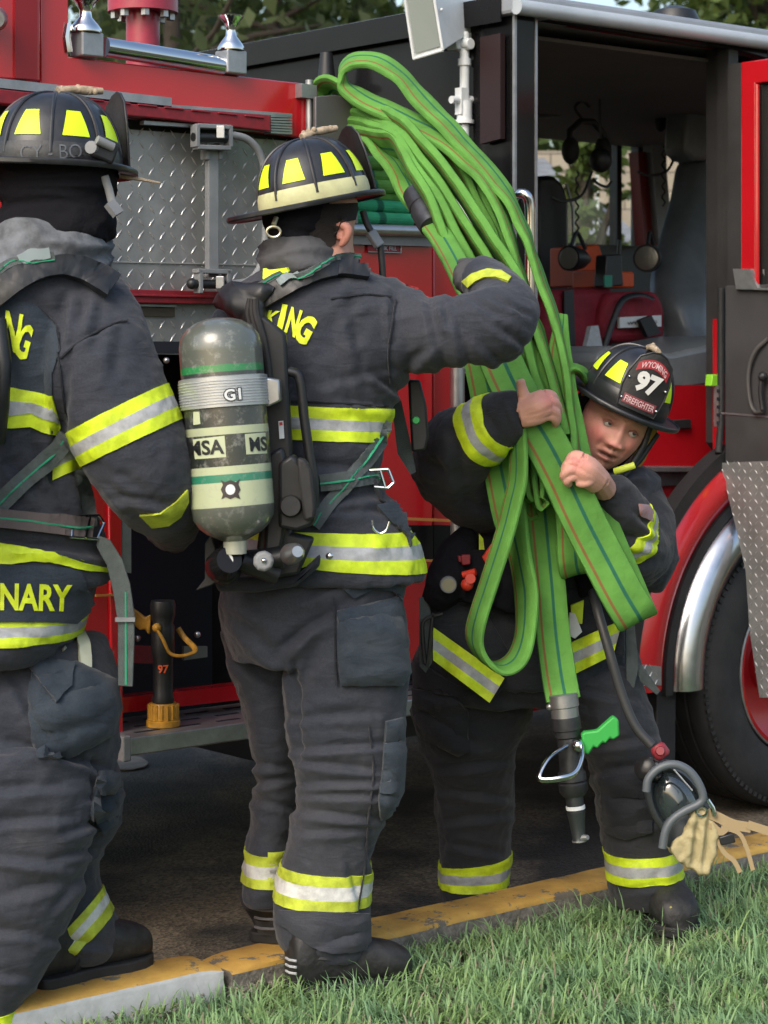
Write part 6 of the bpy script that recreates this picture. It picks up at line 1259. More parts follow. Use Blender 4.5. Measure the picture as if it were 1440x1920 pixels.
# right hip strap end and gauge seen beyond him
mb = MB(); PX(mb, [(765, 712), (788, 712), (800, 760), (804, 820), (798, 845), (772, 848), (768, 780)], 5.05, .03); mb.build('shoulder_gauge', M_BLK, sc, bevel=.006)
mb = MB(); mb.lathe(P(780, 788, 5.05), P(780, 788, 5.042), [(0, .010), (1, .008)], 16); mb.build('status_light', mat('green_indicator', (.02, .45, .10), .3), sc)
mb = MB(); PX(mb, [(735, 760), (752, 750), (770, 830), (780, 885), (770, 890), (745, 850)], 5.1, .008); mb.build('strap', M_WEB, sc)
# ---------------------------------------------------------------- left firefighter
A_ = empty('person', P(60, 1870, 4.72), 'firefighter at the left edge in a black hood and dark helmet, back turned, arm bent', 'person', 'firefighters handling hose')
dA = 4.72
mb = MB()
loftv(mb, [(455, -10, 165, dA, .10), (480, -60, 190, dA, .13), (505, -130, 205, dA, .16), (540, -170, 225, dA, .18), (600, -175, 215, dA, .19), (700, -160, 190, dA, .19), (800, -150, 170, dA, .185), (880, -145, 165, dA, .18), (950, -145, 175, dA, .18), (1010, -155, 195, dA, .19), (1060, -160, 205, dA, .2), (1090, -160, 208, dA, .2)], 44)
loftv(mb, [(1070, -160, 180, dA-.01, .205), (1130, -165, 172, dA-.01, .21), (1180, -165, 150, dA-.02, .225), (1215, -165, 122, dA-.02, .225), (1232, -160, 110, dA-.02, .2)], 44)
limb(mb, [(140, 565, 4.70, .105), (165, 610, 4.66, .118), (185, 680, 4.62, .125), (215, 760, 4.60, .122), (248, 830, 4.59, .116), (275, 885, 4.60, .108), (300, 930, 4.66, .092), (318, 962, 4.76, .072), (322, 985, 4.86, .060)], 26)
limb(mb, [(-140, 580, 4.75, .10), (-190, 720, 4.8, .10), (-180, 850, 4.9, .08)], 16)
crA = [(115, 655, 215, 605, 6, 5), (110, 670, 120, 560, 10, 8), (150, 600, 160, 560, 12, 10), (190, 590, 175, 650, 6, 12), (225, 620, 215, 700, 6, 14), (130, 640, 100, 900, 12, 12), (180, 870, 290, 930, 5, 12), (230, 930, 310, 945, 9, 8), (200, 900, 250, 950, 7, 9), (60, 830, 110, 920, 8, 12), (20, 870, 90, 940, 8, 12), (-20, 1015, 180, 1030, 9, 10), (100, 960, 180, 985, 6, 9), (145, 880, 170, 990, 10, 12), (40, 1020, 200, 1045, 6, 8), (60, 560, 110, 620, 5, 14), (-40, 1170, 120, 1215, 4, 10)]
coatA = mkbody('coat', mb, .0075, M_COAT, A_, smooth=7, creases=crA, amp=.0045, freq=(7, 7, 8), seed=11)
mb = MB()
loftv(mb, [(1195, -150, 195, dA+.03, .145), (1250, -150, 212, dA+.02, .165), (1300, -145, 222, dA, .19), (1370, -140, 222, dA, .185), (1440, -138, 214, dA, .175), (1480, -135, 205, dA, .165)], 44)
loftv(mb, [(1400, -135, 150, 4.62, .14), (1480, -132, 170, 4.61, .14), (1550, -130, 172, 4.6, .135), (1620, -132, 160, 4.6, .13), (1700, -135, 140, 4.6, .125), (1760, -132, 115, 4.6, .12), (1820, -125, 85, 4.6, .115), (1880, -120, 45, 4.6, .11), (1930, -118, 35, 4.6, .105), (1960, -115, 30, 4.6, .10)], 36)
loftv(mb, [(1400, 60, 214, 4.83, .13), (1450, 70, 222, 4.83, .13), (1500, 78, 226, 4.83, .13), (1550, 85, 218, 4.83, .12), (1600, 88, 190, 4.83, .115), (1650, 85, 186, 4.83, .11), (1700, 85, 205, 4.84, .11), (1750, 88, 220, 4.85, .11), (1790, 100, 212, 4.86, .10)], 32)
crAt = [(20, 1390, 200, 1440, 14, 10), (60, 1330, 180, 1290, 8, 14), (-20, 1480, 120, 1470, 8, 10), (-20, 1540, 140, 1530, 9, 10), (-40, 1600, 130, 1620, 8, 10), (0, 1680, 120, 1650, 7, 12), (-60, 1740, 70, 1750, 8, 10), (120, 1560, 210, 1530, 10, 8), (100, 1610, 180, 1590, 9, 8), (100, 1700, 150, 1640, 9, 9), (175, 1420, 195, 1490, 12, 7), (160, 1500, 220, 1480, 9, 7), (20, 1260, 90, 1380, 8, 12), (90, 1760, 200, 1770, 8, 8), (-60, 1820, 50, 1830, 8, 9)]
trA = mkbody('trousers', mb, .0078, M_COAT, A_, smooth=7, creases=crAt, amp=.0065, freq=(6, 6, 8), seed=12)
bA = bvh(coatA); bAT = bvh(trA)
# sleeve trim: plane across the sleeve
band('sleeve_band', coatA, [((132, 806), (300, 722)), ((140, 832), (308, 746)), ((148, 852), (320, 766)), ((156, 872), (332, 788))], TRI, A_, (100, 690, 350, 900), (4.2, 4.78))
patch('reflective_band', [(-60, 725), (25, 727), (98, 742), (114, 800), (108, 818), (78, 810), (56, 800), (18, 803), (-60, 806)], bA, M_LIME, A_, th=.004, dg=4.55)
patch('reflective_band_stripe', [(-60, 750), (20, 752), (60, 755), (102, 770), (108, 792), (80, 785), (56, 775), (20, 780), (-60, 782)], bA, M_SILV, A_, th=.005, off=.004, dg=4.55)
patch('cuff_band', [(262, 965), (300, 962), (330, 940), (350, 918), (352, 940), (338, 968), (316, 984), (285, 988)], bA, M_LIMED, A_, th=.004, dg=4.7, step=7)
patch('reflective_band', [(-60, 1018), (0, 1020), (60, 1032), (110, 1040), (160, 1056), (214, 1068), (212, 1074), (160, 1070), (140, 1066), (100, 1054), (60, 1052), (20, 1058), (-60, 1055)], bA, M_LIME, A_, th=.005, dg=4.5)
hem = band('hem_band', coatA, [((-60, 1163), (145, 1166)), ((-60, 1176), (145, 1180)), ((-60, 1196), (130, 1198)), ((-60, 1214), (120, 1212))], TRI, A_, (-170, 1140, 190, 1236), (4.2, 4.78))
flp = patch('name_flap', [(-60, 1058), (60, 1060), (130, 1066), (150, 1072), (172, 1130), (168, 1142), (140, 1168), (-60, 1166)], bA, M_COATB, coatA, th=.006, off=.005, dg=4.5)
bF = bvh(flp)
text_on('lettering', 'ONARY', [(-42, 1092), (135, 1096), (132, 1147), (-42, 1144)], bF, M_LET, flp, weight=.03, off=.003, dg=4.5)
patch('back_panel', [(-60, 560), (20, 560), (70, 575), (105, 610), (112, 660), (98, 700), (98, 742), (-60, 726)], bA, M_COATB, coatA, th=.003, off=.002, dg=4.5)
for ch, q in (('N', [(12, 582), (45, 590), (30, 662), (5, 652)]), ('G', [(44, 604), (64, 612), (48, 678), (22, 664)])): text_on('lettering', ch, q, bA, M_LET, coatA, weight=.035, off=.008, dg=4.5)
patch('hanging_trim', [(137, 1170), (152, 1168), (166, 1210), (168, 1250), (158, 1304), (138, 1306), (148, 1255), (146, 1215)], bAT, mat('pale_trim', (.48, .50, .38), .55), trA, th=.01, off=.004, dg=4.5)
pkA = patch('cargo_pocket', [(60, 1245), (140, 1240), (212, 1275), (218, 1330), (208, 1380), (170, 1400), (110, 1424), (70, 1420), (52, 1340)], bAT, M_COATB, trA, th=.012, dg=4.5, bulge=.012, crease=.01)
patch('pocket_flap', [(46, 1242), (60, 1230), (140, 1246), (134, 1285), (105, 1318), (75, 1278)], bvh(trA, pkA), M_COATB, trA, th=.006, off=.004, dg=4.5)
kp = patch('knee_pad', [(185, 1445), (218, 1452), (222, 1500), (214, 1545), (190, 1560), (168, 1540), (172, 1490)], bAT, M_COATB, trA, th=.012, dg=4.7, bulge=.012, crease=.008)
band('trouser_band', trA, [((118, 1735), (180, 1668)), ((122, 1752), (184, 1682)), ((124, 1768), (188, 1700)), ((126, 1786), (192, 1722))], TRIW, A_, (92, 1650, 215, 1790), (4.7, 5.1))
band('trouser_band', trA, [((-60, 1888), (60, 1890)), ((-60, 1918), (60, 1922)), ((-60, 1950), (60, 1955))], [M_LIME, M_SILV], A_, (-140, 1860, 70, 1960), (4.4, 4.75))
mb = MB(); loftv(mb, [(300, 0, 215, 4.72, .115), (340, 0, 218, 4.72, .12), (365, -2, 212, 4.72, .118), (385, 10, 205, 4.72, .11), (405, -2, 214, 4.72, .12), (430, -8, 216, 4.72, .125), (448, 20, 205, 4.72, .115), (462, 40, 190, 4.72, .09)], 34)
mkbody('hood', mb, .006, M_DARK, A_, smooth=5, amp=.006, freq=(8, 8, 26), seed=14)
mb = MB(); loftv(mb, [(420, 0, 180, 4.72, .12), (445, -20, 200, 4.72, .14), (475, -40, 205, 4.72, .15), (500, -50, 205, 4.72, .15), (520, -40, 190, 4.72, .14)], 34)
cA = mkbody('collar', mb, .006, M_GREYK, A_, smooth=5, amp=.012, freq=(5, 5, 24), seed=15)
mb = MB(); loftv(mb, [(250, 30, 190, 4.72, .08), (330, 20, 195, 4.72, .09), (420, 40, 180, 4.72, .08), (480, 50, 160, 4.72, .07)], 20); hdA = skinpart(mb, .008, 3)
innerbody(A_, [[(480, 30, 170, dA, .08), (560, -110, 170, dA, .11), (800, -110, 130, dA, .12), (1100, -110, 140, dA, .12), (1300, -100, 150, dA, .12)]], [[(140, 580, 4.70, .06), (215, 760, 4.60, .05), (275, 885, 4.60, .045), (318, 962, 4.76, .035)], [(0, 1300, 4.65, .1), (10, 1600, 4.6, .06), (-40, 1930, 4.6, .045)], [(150, 1350, 4.8, .06), (142, 1600, 4.83, .035), (150, 1790, 4.86, .035)]], extra=[hdA])
gm = MB()
for g_ in ([(320, 975, 4.8, .045), (326, 996, 4.88, .040), (330, 1012, 4.95, .034)], [(318, 985, 4.92, .016), (322, 1010, 5.0, .015), (326, 1020, 5.05, .013)], [(326, 985, 4.92, .016), (332, 1006, 5.0, .015), (334, 1018, 5.05, .013)], [(334, 982, 4.92, .016), (340, 1000, 5.0, .015), (342, 1012, 5.05, .013)], [(342, 978, 4.92, .014), (347, 994, 5.0, .013), (348, 1004, 5.04, .012)], [(308, 975, 4.88, .016), (305, 992, 4.95, .014), (308, 1004, 5.0, .012)]): limb(gm, g_, 12, 4)
me = remesh(gm, .004, 3); me.materials.clear(); me.materials.append(MATS['work_glove']); me.polygons.foreach_set('use_smooth', [True]*len(me.polygons)); link(bpy.data.objects.new('glove', me), A_)
def gz(px, z): pass
boot('boot', A_, None, 0, (P(268, 1800, 4.85).x, 4.93, .03), (P(60, 1860, 4.75).x, 4.72, .03), .056, .15, P(150, 1760, 4.86))
boot('boot', A_, None, 0, (-.86, 4.68, -.03), (-1.0, 4.45, -.03), .055, .14, P(-40, 1900, 4.6))
MAm = frame(P(104, 318, 4.72), (.86, .50, -.03), (-.06, -.02, 1))
helA, shA, dmA = helmet(A_, MAm, mat('worn_black_band', (.03, .032, .034), .5, bump=.3, bscale=80, var=.4, vscale=40), 1.07)
mb = MB()
bH = bvh(*[c for c in helA.children if c.name.startswith('helmet_band')]); chalk = mat('chalk_marks', (.10, .11, .125), .8)
text_on('chalk_lettering', 'CY - BO', [(38, 272), (152, 270), (154, 296), (38, 300)], bH, chalk, helA, weight=-.005, off=.002, dg=4.6)
mb = MB(); mb.obox(P(176, 272, 4.60), P(216, 290, 4.62), UP, .05, .03); mb.build('helmet_clip', M_BLK, helA, bevel=.006)
mb = MB(); mb.tube([P(182, 262, 4.58), P(212, 276, 4.6)], .010, 10); mb.lathe(P(176, 278, 4.6), P(170, 276, 4.585), [(0, .016), (1, .014)], 14); mb.build('helmet_torch', M_GPL, helA)
mb = MB(); mb.tube([P(225, 330, 4.72), P(262, 336, 4.72), P(300, 343, 4.73)], [.006, .004, .002], 6); mb.build('wood_wedge', M_TAN, helA)
mb = MB(); mb.tube([P(x, y, 4.64) for x, y in ((196, 330), (204, 355), (210, 380), (218, 398))], .009, 8, flat=.5); mb.obox(P(205, 380, 4.63), P(222, 402, 4.63), ALONG, .026, .014); mb.build('chin_strap', M_GPL, helA)
for pth in ([(112, 672), (150, 640), (200, 612), (240, 600)], [(108, 660), (118, 740), (128, 800)], [(70, 575), (105, 610), (112, 660)]): strap('seam', pth, 3, bA, M_COATC, coatA, th=.0015, off=.001, dg=4.55, step=12, smooth=3)
# his harness
s2 = empty('breathing_set', P(100, 990, 4.55), 'grey harness straps with green stitching on the left firefighter', 'breathing apparatus', 'breathing sets worn by the firefighters')
bS = bvh(coatA, cA, flp)
st([(-60, 600), (0, 552), (50, 518), (105, 502), (155, 514), (206, 548)], 42, m=M_BLK, par=s2, o=.02, th=.016, dg=4.6, line=False); st([(-60, 566), (0, 520), (45, 496), (100, 484)], 15, par=s2, o=.038, dg=4.6); strap('label', [(38, 492), (62, 482), (92, 476)], 18, bS, MATS['pale_label'], s2, th=.004, off=.042, dg=4.6)
st([(-60, 1010), (0, 945), (40, 905), (90, 860), (128, 818)], 36, par=s2, dg=4.55, o=.006); st([(-60, 968), (0, 972), (60, 978), (120, 986), (168, 992)], 36, par=s2, dg=4.55, o=.012, m=mat('rusty_webbing', (.10, .08, .078), .8, bump=.4, bscale=300))
mb = MB(); q = [(184, 1004), (206, 1012), (230, 1050), (244, 1095), (252, 1150), (252, 1200), (249, 1288), (221, 1286), (221, 1170), (212, 1110), (200, 1060), (180, 1024)]; PX(mb, q, 4.62, .006); sd_ = mb.build('strap_end', M_WEB, s2, bevel=.002); mb = MB(); PX(mb, [(234, 1110), (237, 1110), (238, 1284), (234, 1284)], 4.618, .003); mb.build('stitching', M_WGRN, sd_); mb = MB(); PX(mb, [(216, 1158), (253, 1158), (253, 1166), (216, 1166)], 4.612, .012); mb.build('strap_keeper', M_GPL, sd_)
mb = MB()
for a in (((128, 966), (172, 970)), ((172, 970), (186, 992)), ((186, 992), (172, 1013)), ((172, 1013), (124, 1006)), ((154, 968), (152, 1010)), ((132, 966), (128, 1006))): q0 = cast(bS, a[0][0], a[0][1], 4.5, .022)[0]; q1 = cast(bS, a[1][0], a[1][1], 4.5, .022)[0]; mb.tube([q0, q1], .0035, 8)
mb.build('buckle', M_CHR, s2)
mb = MB(); mb.tube([P(-4, 600, 4.5), P(6, 680, 4.48), P(2, 760, 4.48), P(-6, 830, 4.5)], .018, 10); mb.build('harness_frame', M_BLK, s2)
mb = MB(); mb.tube([P(-120, 640, 4.35), P(-110, 1000, 4.33)], .09, 24); mb.build('air_cylinder', M_CYL, s2)
st([(146, 880), (160, 940), (166, 990)], 26, par=s2, dg=4.6, o=.004, m=M_WEB)
# ---------------------------------------------------------------- right firefighter, crouched, facing us
C_ = empty('person', (P(1030, 1600, 5.6).x, 5.55, -.08), 'crouching firefighter with bare hands on the hose, looking out under helmet 97', 'person', 'firefighters handling hose')
dC = 5.62
mb = MB()
loftv(mb, [(880, 1030, 1200, 5.66, .11), (910, 960, 1225, 5.65, .15), (950, 905, 1235, 5.63, .17), (1000, 872, 1215, 5.61, .175), (1060, 850, 1200, 5.6, .175), (1120, 830, 1190, 5.6, .18), (1180, 812, 1180, 5.6, .185), (1240, 800, 1180, 5.6, .185), (1275, 800, 1175, 5.6, .18)], 40)
limb(mb, [(980, 930, 5.58, .10), (910, 920, 5.48, .105), (860, 890, 5.38, .10), (846, 865, 5.32, .098), (865, 835, 5.25, .092), (900, 812, 5.19, .080), (935, 790, 5.15, .068), (962, 775, 5.13, .058), (978, 768, 5.13, .052)], 24)
limb(mb, [(1170, 930, 5.6, .10), (1190, 980, 5.54, .10), (1190, 1030, 5.46, .095), (1178, 1020, 5.38, .088), (1172, 985, 5.32, .075), (1160, 950, 5.27, .062), (1146, 925, 5.24, .050), (1138, 912, 5.23, .044)], 24)
limb(mb, [(1170, 960, 5.58, .10), (1200, 1040, 5.55, .10), (1195, 1100, 5.55, .07)], 16)
crC = [(850, 800, 870, 930, 8, 12), (800, 870, 880, 900, 6, 12), (905, 770, 960, 850, 5, 9), (880, 940, 960, 960, 8, 12), (1150, 1000, 1230, 1020, 9, 8), (1190, 960, 1235, 1000, 8, 8), (1160, 1060, 1230, 1050, 7, 9), (960, 760, 990, 820, 7, 6), (975, 760, 985, 800, 6, 5), (820, 1140, 900, 1120, 8, 10), (1080, 1150, 1180, 1130, 8, 10)]
coatC = mkbody('coat', mb, .0072, M_COATL, C_, smooth=6, creases=crC, amp=.006, freq=(9, 9, 9), seed=21)
mb = MB()
loftv(mb, [(1190, 800, 1185, 5.62, .17), (1230, 780, 1195, 5.62, .18), (1270, 776, 1205, 5.62, .175), (1310, 776, 1208, 5.62, .16)], 40)
loftv(mb, [(1240, 776, 1010, 5.64, .15), (1300, 774, 1006, 5.66, .15), (1350, 776, 992, 5.68, .145), (1400, 790, 972, 5.7, .14), (1450, 808, 964, 5.72, .13), (1500, 816, 962, 5.74, .125), (1560, 820, 958, 5.76, .12), (1610, 823, 955, 5.77, .115), (1650, 826, 952, 5.78, .115), (1700, 832, 948, 5.78, .11), (1740, 840, 940, 5.78, .10)], 34)
loftv(mb, [(1240, 1010, 1196, 5.6, .15), (1300, 1040, 1212, 5.56, .145), (1350, 1078, 1225, 5.54, .14), (1400, 1098, 1236, 5.53, .135), (1450, 1108, 1244, 5.53, .13), (1500, 1116, 1252, 5.53, .125), (1560, 1128, 1264, 5.53, .12), (1620, 1136, 1276, 5.53, .12), (1660, 1142, 1278, 5.53, .115), (1692, 1150, 1270, 5.53, .10)], 34)
crCt = [(800, 1330, 900, 1400, 8, 10), (830, 1440, 950, 1425, 9, 8), (830, 1480, 950, 1495, 8, 8), (835, 1540, 950, 1525, 7, 8), (840, 1580, 940, 1600, 6, 8), (1110, 1400, 1220, 1380, 9, 8), (1115, 1450, 1235, 1430, 9, 9), (1120, 1490, 1240, 1500, 8, 8), (1135, 1550, 1250, 1535, 7, 8), (1000, 1260, 1100, 1330, 10, 12), (880, 1290, 980, 1320, 8, 12), (1170, 1670, 1260, 1655, 6, 7), (1080, 1290, 1190, 1310, 8, 9)]
trC = mkbody('trousers', mb, .0072, M_COATL, C_, smooth=6, creases=crCt, amp=.0065, freq=(7, 7, 9), seed=22)
bC = bvh(coatC); bCT = bvh(trC)
# sleeve trim (cut across the forearms)
def cross_band(name, body, c0, c1, widths, mats, parent, box, dr, off=.004):
    """trim sewn square across a sleeve running from c0 to c1 (px, py, depth)"""
    A, B2 = P(*c0), P(*c1); ax = (B2-A).normalized(); bm = bmesh.new(); bm.from_mesh(body.data)
    def keep(c):
        x, y = pix(c); return box[0] < x < box[2] and box[1] < y < box[3] and dr[0] < c[1] < dr[1]
    bmesh.ops.delete(bm, geom=[f for f in bm.faces if not keep(f.calc_center_median())], context='FACES'); pos = [A+ax*w_ for w_ in widths]
    for q in pos: bmesh.ops.bisect_plane(bm, geom=bm.verts[:]+bm.edges[:]+bm.faces[:], plane_co=q, plane_no=ax, dist=1e-5)
    de = []
    for f in bm.faces:
        t = (f.calc_center_median()-A).dot(ax)
        if t < widths[0] or t > widths[-1]: de.append(f); continue
        f.material_index = min(max(k for k in range(len(widths)) if t >= widths[k]), len(mats)-1)
    bmesh.ops.delete(bm, geom=de, context='FACES'); bm.normal_update(); src = list(bm.verts); nrm = {v: v.normal.copy() for v in src}
    ret = bmesh.ops.extrude_face_region(bm, geom=bm.faces[:])
    for v in [g for g in ret['geom'] if isinstance(g, bmesh.types.BMVert)]: v.co += v.normal*off
    for v in src:
        if v.is_valid: v.co -= nrm[v]*.002
    bmesh.ops.recalc_face_normals(bm, faces=bm.faces); me = bpy.data.meshes.new(name); bm.to_mesh(me); bm.free()
    for m in mats: me.materials.append(m)
    me.polygons.foreach_set('use_smooth', [True]*len(me.polygons))
    try: me.set_sharp_from_angle(angle=math.radians(55))
    except Exception: pass
    return link(bpy.data.objects.new(name, me), parent)
cross_band('sleeve_band', coatC, (896, 810, 5.2), (962, 775, 5.14), [-.005, .024, .048, .076], TRI, C_, (850, 730, 1000, 890), (4.9, 5.36))
cross_band('sleeve_band', coatC, (1190, 1010, 5.38), (1150, 930, 5.25), [.02, .046, .068, .092], TRI, C_, (1110, 900, 1232, 1060), (4.9, 5.40))
patch('arm_flag', [(1196, 945), (1216, 947), (1232, 972), (1224, 978), (1200, 966)], bC, mat('flag_cloth', (.45, .18, .14), .7, col2=(.30, .28, .34), vscale=120), C_, dg=5.5)
# coat tails swinging out left and right
def cloth_strip(name, quad, d0, d1, mats, parent, th=.006, nb_=1):
    """flat trim strip of three stripes between an upper and a lower pixel line"""
    out = []; (ua, ub, la, lb) = quad
    mb = MB(); K = 14
    for s_i in range(3):
        a0, a1 = s_i/3, (s_i+1)/3; vs = []
        for i in range(K+1):
            t = i/K; dd = d0+(d1-d0)*t+.012*math.sin(t*9)
            for a in (a0, a1):
                x = (ua[0]*(1-t)+ub[0]*t)*(1-a)+(la[0]*(1-t)+lb[0]*t)*a; y = (ua[1]*(1-t)+ub[1]*t)*(1-a)+(la[1]*(1-t)+lb[1]*t)*a; vs.append(P(x, y, dd)); 
        n = len(vs); vs2 = vs+[v+Vector((0, th, 0)) for v in vs]
        fs = [(2*i, 2*i+1, 2*i+3, 2*i+2) for i in range(K)]+[(n+2*i, n+2*i+2, n+2*i+3, n+2*i+1) for i in range(K)]+[(2*i, 2*i+2, n+2*i+2, n+2*i) for i in range(K)]+[(2*i+1, n+2*i+1, n+2*i+3, 2*i+3) for i in range(K)]
        mb.add(vs2, fs, s_i)
    return mb.build(name, mats, parent)
tail = MB(); PX(tail, [(790, 1120), (900, 1130), (960, 1230), (945, 1290), (918, 1318), (840, 1255), (796, 1215)], 5.41, .015); tl_ = tail.build('coat_tail', M_COATC, C_, bevel=.005)
cloth_strip('tail_band', ((812, 1176), (946, 1272), (812, 1238), (918, 1318)), 5.39, 5.37, TRI, tl_)
tail = MB(); PX(tail, [(1060, 1100), (1170, 1120), (1172, 1230), (1110, 1230), (1070, 1278)], 5.42, .015); tr_ = tail.build('coat_tail', M_COATC, C_, bevel=.005)
cloth_strip('tail_band', ((1072, 1204), (1168, 1162), (1074, 1266), (1150, 1228)), 5.40, 5.40, TRI, tr_)
cloth_strip('hem_trim', ((962, 1085), (970, 1130), (948, 1085), (955, 1132)), 5.41, 5.41, [M_LIME], coatC) if False else None
mb = MB(); PX(mb, [(1070, 1135), (1095, 1125), (1092, 1170), (1072, 1170)], 5.40, .01); mb.build('front_trim', M_LIME, C_, bevel=.002)
mb = MB(); PX(mb, [(1068, 1148), (1078, 1150), (1092, 1185), (1078, 1198), (1064, 1190)], 5.37, .006); mb.build('hang_tag', M_WHT, C_, bevel=.002)
band('trouser_band', trC, [((828, 1620), (954, 1600)), ((830, 1632), (954, 1622)), ((832, 1650), (954, 1640)), ((834, 1664), (952, 1660))], TRI, C_, (800, 1590, 970, 1740), (5.5, 6.0))
band('trouser_band', trC, [((1134, 1588), (1266, 1584)), ((1136, 1604), (1270, 1600)), ((1138, 1624), (1274, 1618)), ((1140, 1641), (1276, 1634))], TRI, C_, (1110, 1565, 1290, 1665), (5.3, 5.8))
pkc = patch('cargo_pocket', [(778, 1290), (845, 1300), (878, 1330), (878, 1405), (860, 1415), (800, 1385), (780, 1340)], bCT, M_COATC, trC, th=.012, dg=5.5, bulge=.012, crease=.008)
patch('pocket_flap', [(780, 1235), (850, 1280), (880, 1290), (870, 1308), (820, 1302), (782, 1285)], bvh(trC, pkc), M_COATC, trC, th=.008, off=.004, dg=5.5, bulge=.008)
patch('knee_pad', [(1128, 1460), (1200, 1450), (1225, 1480), (1222, 1560), (1180, 1575), (1136, 1560)], bCT, M_COATC, trC, th=.010, dg=5.4, bulge=.01, crease=.008)
bo = boot('boot', C_, None, 0, (P(1268, 1690, 5.4).x+.01, 5.34, -.03), (P(1215, 1690, 5.55).x, 5.62, -.03), .056, .15, P(1212, 1640, 5.53))
mb = MB()
for k, (x, y) in enumerate(((1238, 1684), (1246, 1694), (1254, 1702))): mb.tube([P(x-12, y+4, 5.40-k*.02), P(x+4, y-1, 5.385-k*.02), P(x+20, y+3, 5.40-k*.02)], .003, 6)
mb.build('boot_laces', mat('lace_yellow', (.35, .35, .08), .7), bo)
boot('boot', C_, None, 0, (P(890, 1700, 5.6).x, 5.66, -.12), (P(890, 1700, 5.8).x, 5.9, -.12), .056, .14, P(890, 1690, 5.78))
# head
HC = P(1150, 793, 5.46)
rx = Vector((math.cos(math.radians(24)), 0, -math.sin(math.radians(24)))); fw_ = Vector((.10, -.985, -.14)).normalized(); rx = (rx-fw_*rx.dot(fw_)).normalized(); upv = rx.cross(-fw_) if rx.cross(-fw_).z > 0 else -rx.cross(-fw_)
RM = Matrix(((rx.x, -fw_.x, upv.x, HC.x), (rx.y, -fw_.y, upv.y, HC.y), (rx.z, -fw_.z, upv.z, HC.z), (0, 0, 0, 1)))
# local -y is the face's front
V, Fc, Cc = headmesh(); V = [(v[0]*1.09, v[1]*1.03, v[2]*1.06) for v in V]; headp = xform(RM, (V, Fc, Cc))
h1 = [[(972, 772, 5.11, .032), (990, 764, 5.10, .034)], [(985, 768, 5.10, .033), (1005, 752, 5.09, .024), (1022, 740, 5.09, .017)], [(985, 770, 5.10, .033), (1010, 760, 5.08, .026), (1030, 752, 5.085, .018)], [(985, 775, 5.10, .033), (1008, 770, 5.085, .025), (1030, 765, 5.085, .017)], [(985, 780, 5.10, .03), (1003, 782, 5.09, .022), (1024, 778, 5.09, .015)],
      [(1020, 740, 5.09, .0145), (1034, 742, 5.10, .013), (1040, 752, 5.13, .012), (1036, 760, 5.17, .0105)], [(1028, 751, 5.085, .015), (1041, 757, 5.10, .013), (1046, 770, 5.13, .012), (1042, 778, 5.17, .0105)], [(1028, 765, 5.085, .0145), (1041, 774, 5.10, .013), (1044, 786, 5.12, .0115), (1040, 792, 5.16, .010)], [(1022, 778, 5.09, .013), (1036, 782, 5.10, .012), (1042, 790, 5.115, .0105), (1040, 798, 5.14, .0095)],
      [(985, 758, 5.10, .020), (982, 742, 5.095, .0155), (978, 726, 5.09, .0125), (976, 712, 5.085, .0105)]]
h2_ = [[(1134, 918, 5.2, .030), (1122, 898, 5.14, .029)], [(1122, 898, 5.14, .029), (1106, 876, 5.10, .025), (1092, 860, 5.085, .017)], [(1120, 900, 5.13, .028), (1100, 880, 5.09, .025), (1084, 869, 5.08, .017)], [(1118, 902, 5.13, .027), (1098, 888, 5.09, .024), (1080, 880, 5.08, .0165)], [(1116, 906, 5.13, .026), (1098, 896, 5.095, .022), (1082, 892, 5.085, .015)],
       [(1094, 862, 5.09, .017), (1086, 872, 5.085, .017), (1082, 884, 5.085, .016)],
       [(1092, 858, 5.085, .0145), (1078, 854, 5.09, .013), (1068, 862, 5.09, .0115), (1066, 872, 5.10, .0105)], [(1084, 869, 5.08, .0145), (1069, 868, 5.08, .0130), (1060, 877, 5.085, .0115), (1061, 886, 5.10, .0105)], [(1080, 881, 5.08, .014), (1066, 882, 5.075, .0125), (1057, 891, 5.08, .011), (1060, 899, 5.10, .010)], [(1082, 892, 5.085, .013), (1069, 896, 5.08, .0115), (1063, 903, 5.085, .0105), (1068, 908, 5.10, .0095)],
       [(1112, 890, 5.12, .018), (1104, 902, 5.09, .014), (1092, 906, 5.085, .012), (1082, 904, 5.09, .0105)]]
innerbody(C_, [[(880, 1090, 1190, 5.62, .07), (930, 960, 1210, 5.63, .10), (1060, 900, 1160, 5.6, .11), (1270, 850, 1140, 5.6, .11)]], [[(980, 930, 5.58, .06), (860, 880, 5.35, .05), (962, 775, 5.13, .035)], [(1180, 950, 5.58, .06), (1185, 1020, 5.42, .05), (1140, 912, 5.23, .032)], [(900, 1300, 5.66, .09), (885, 1450, 5.72, .06), (888, 1720, 5.78, .045)], [(1120, 1290, 5.58, .09), (1170, 1450, 5.53, .06), (1212, 1680, 5.53, .045)], [(1165, 860, 5.53, .06), (1150, 920, 5.6, .06)]],
          extra=[headp], hands=[(h1, [(P(1030, 748, 5.07), .025)]), (h2_, [(P(1084, 866, 5.06), .025)])])
me_w = mat('eye_white', (.46, .41, .38), .25); ir = mat('iris', (.05, .06, .06), .15)
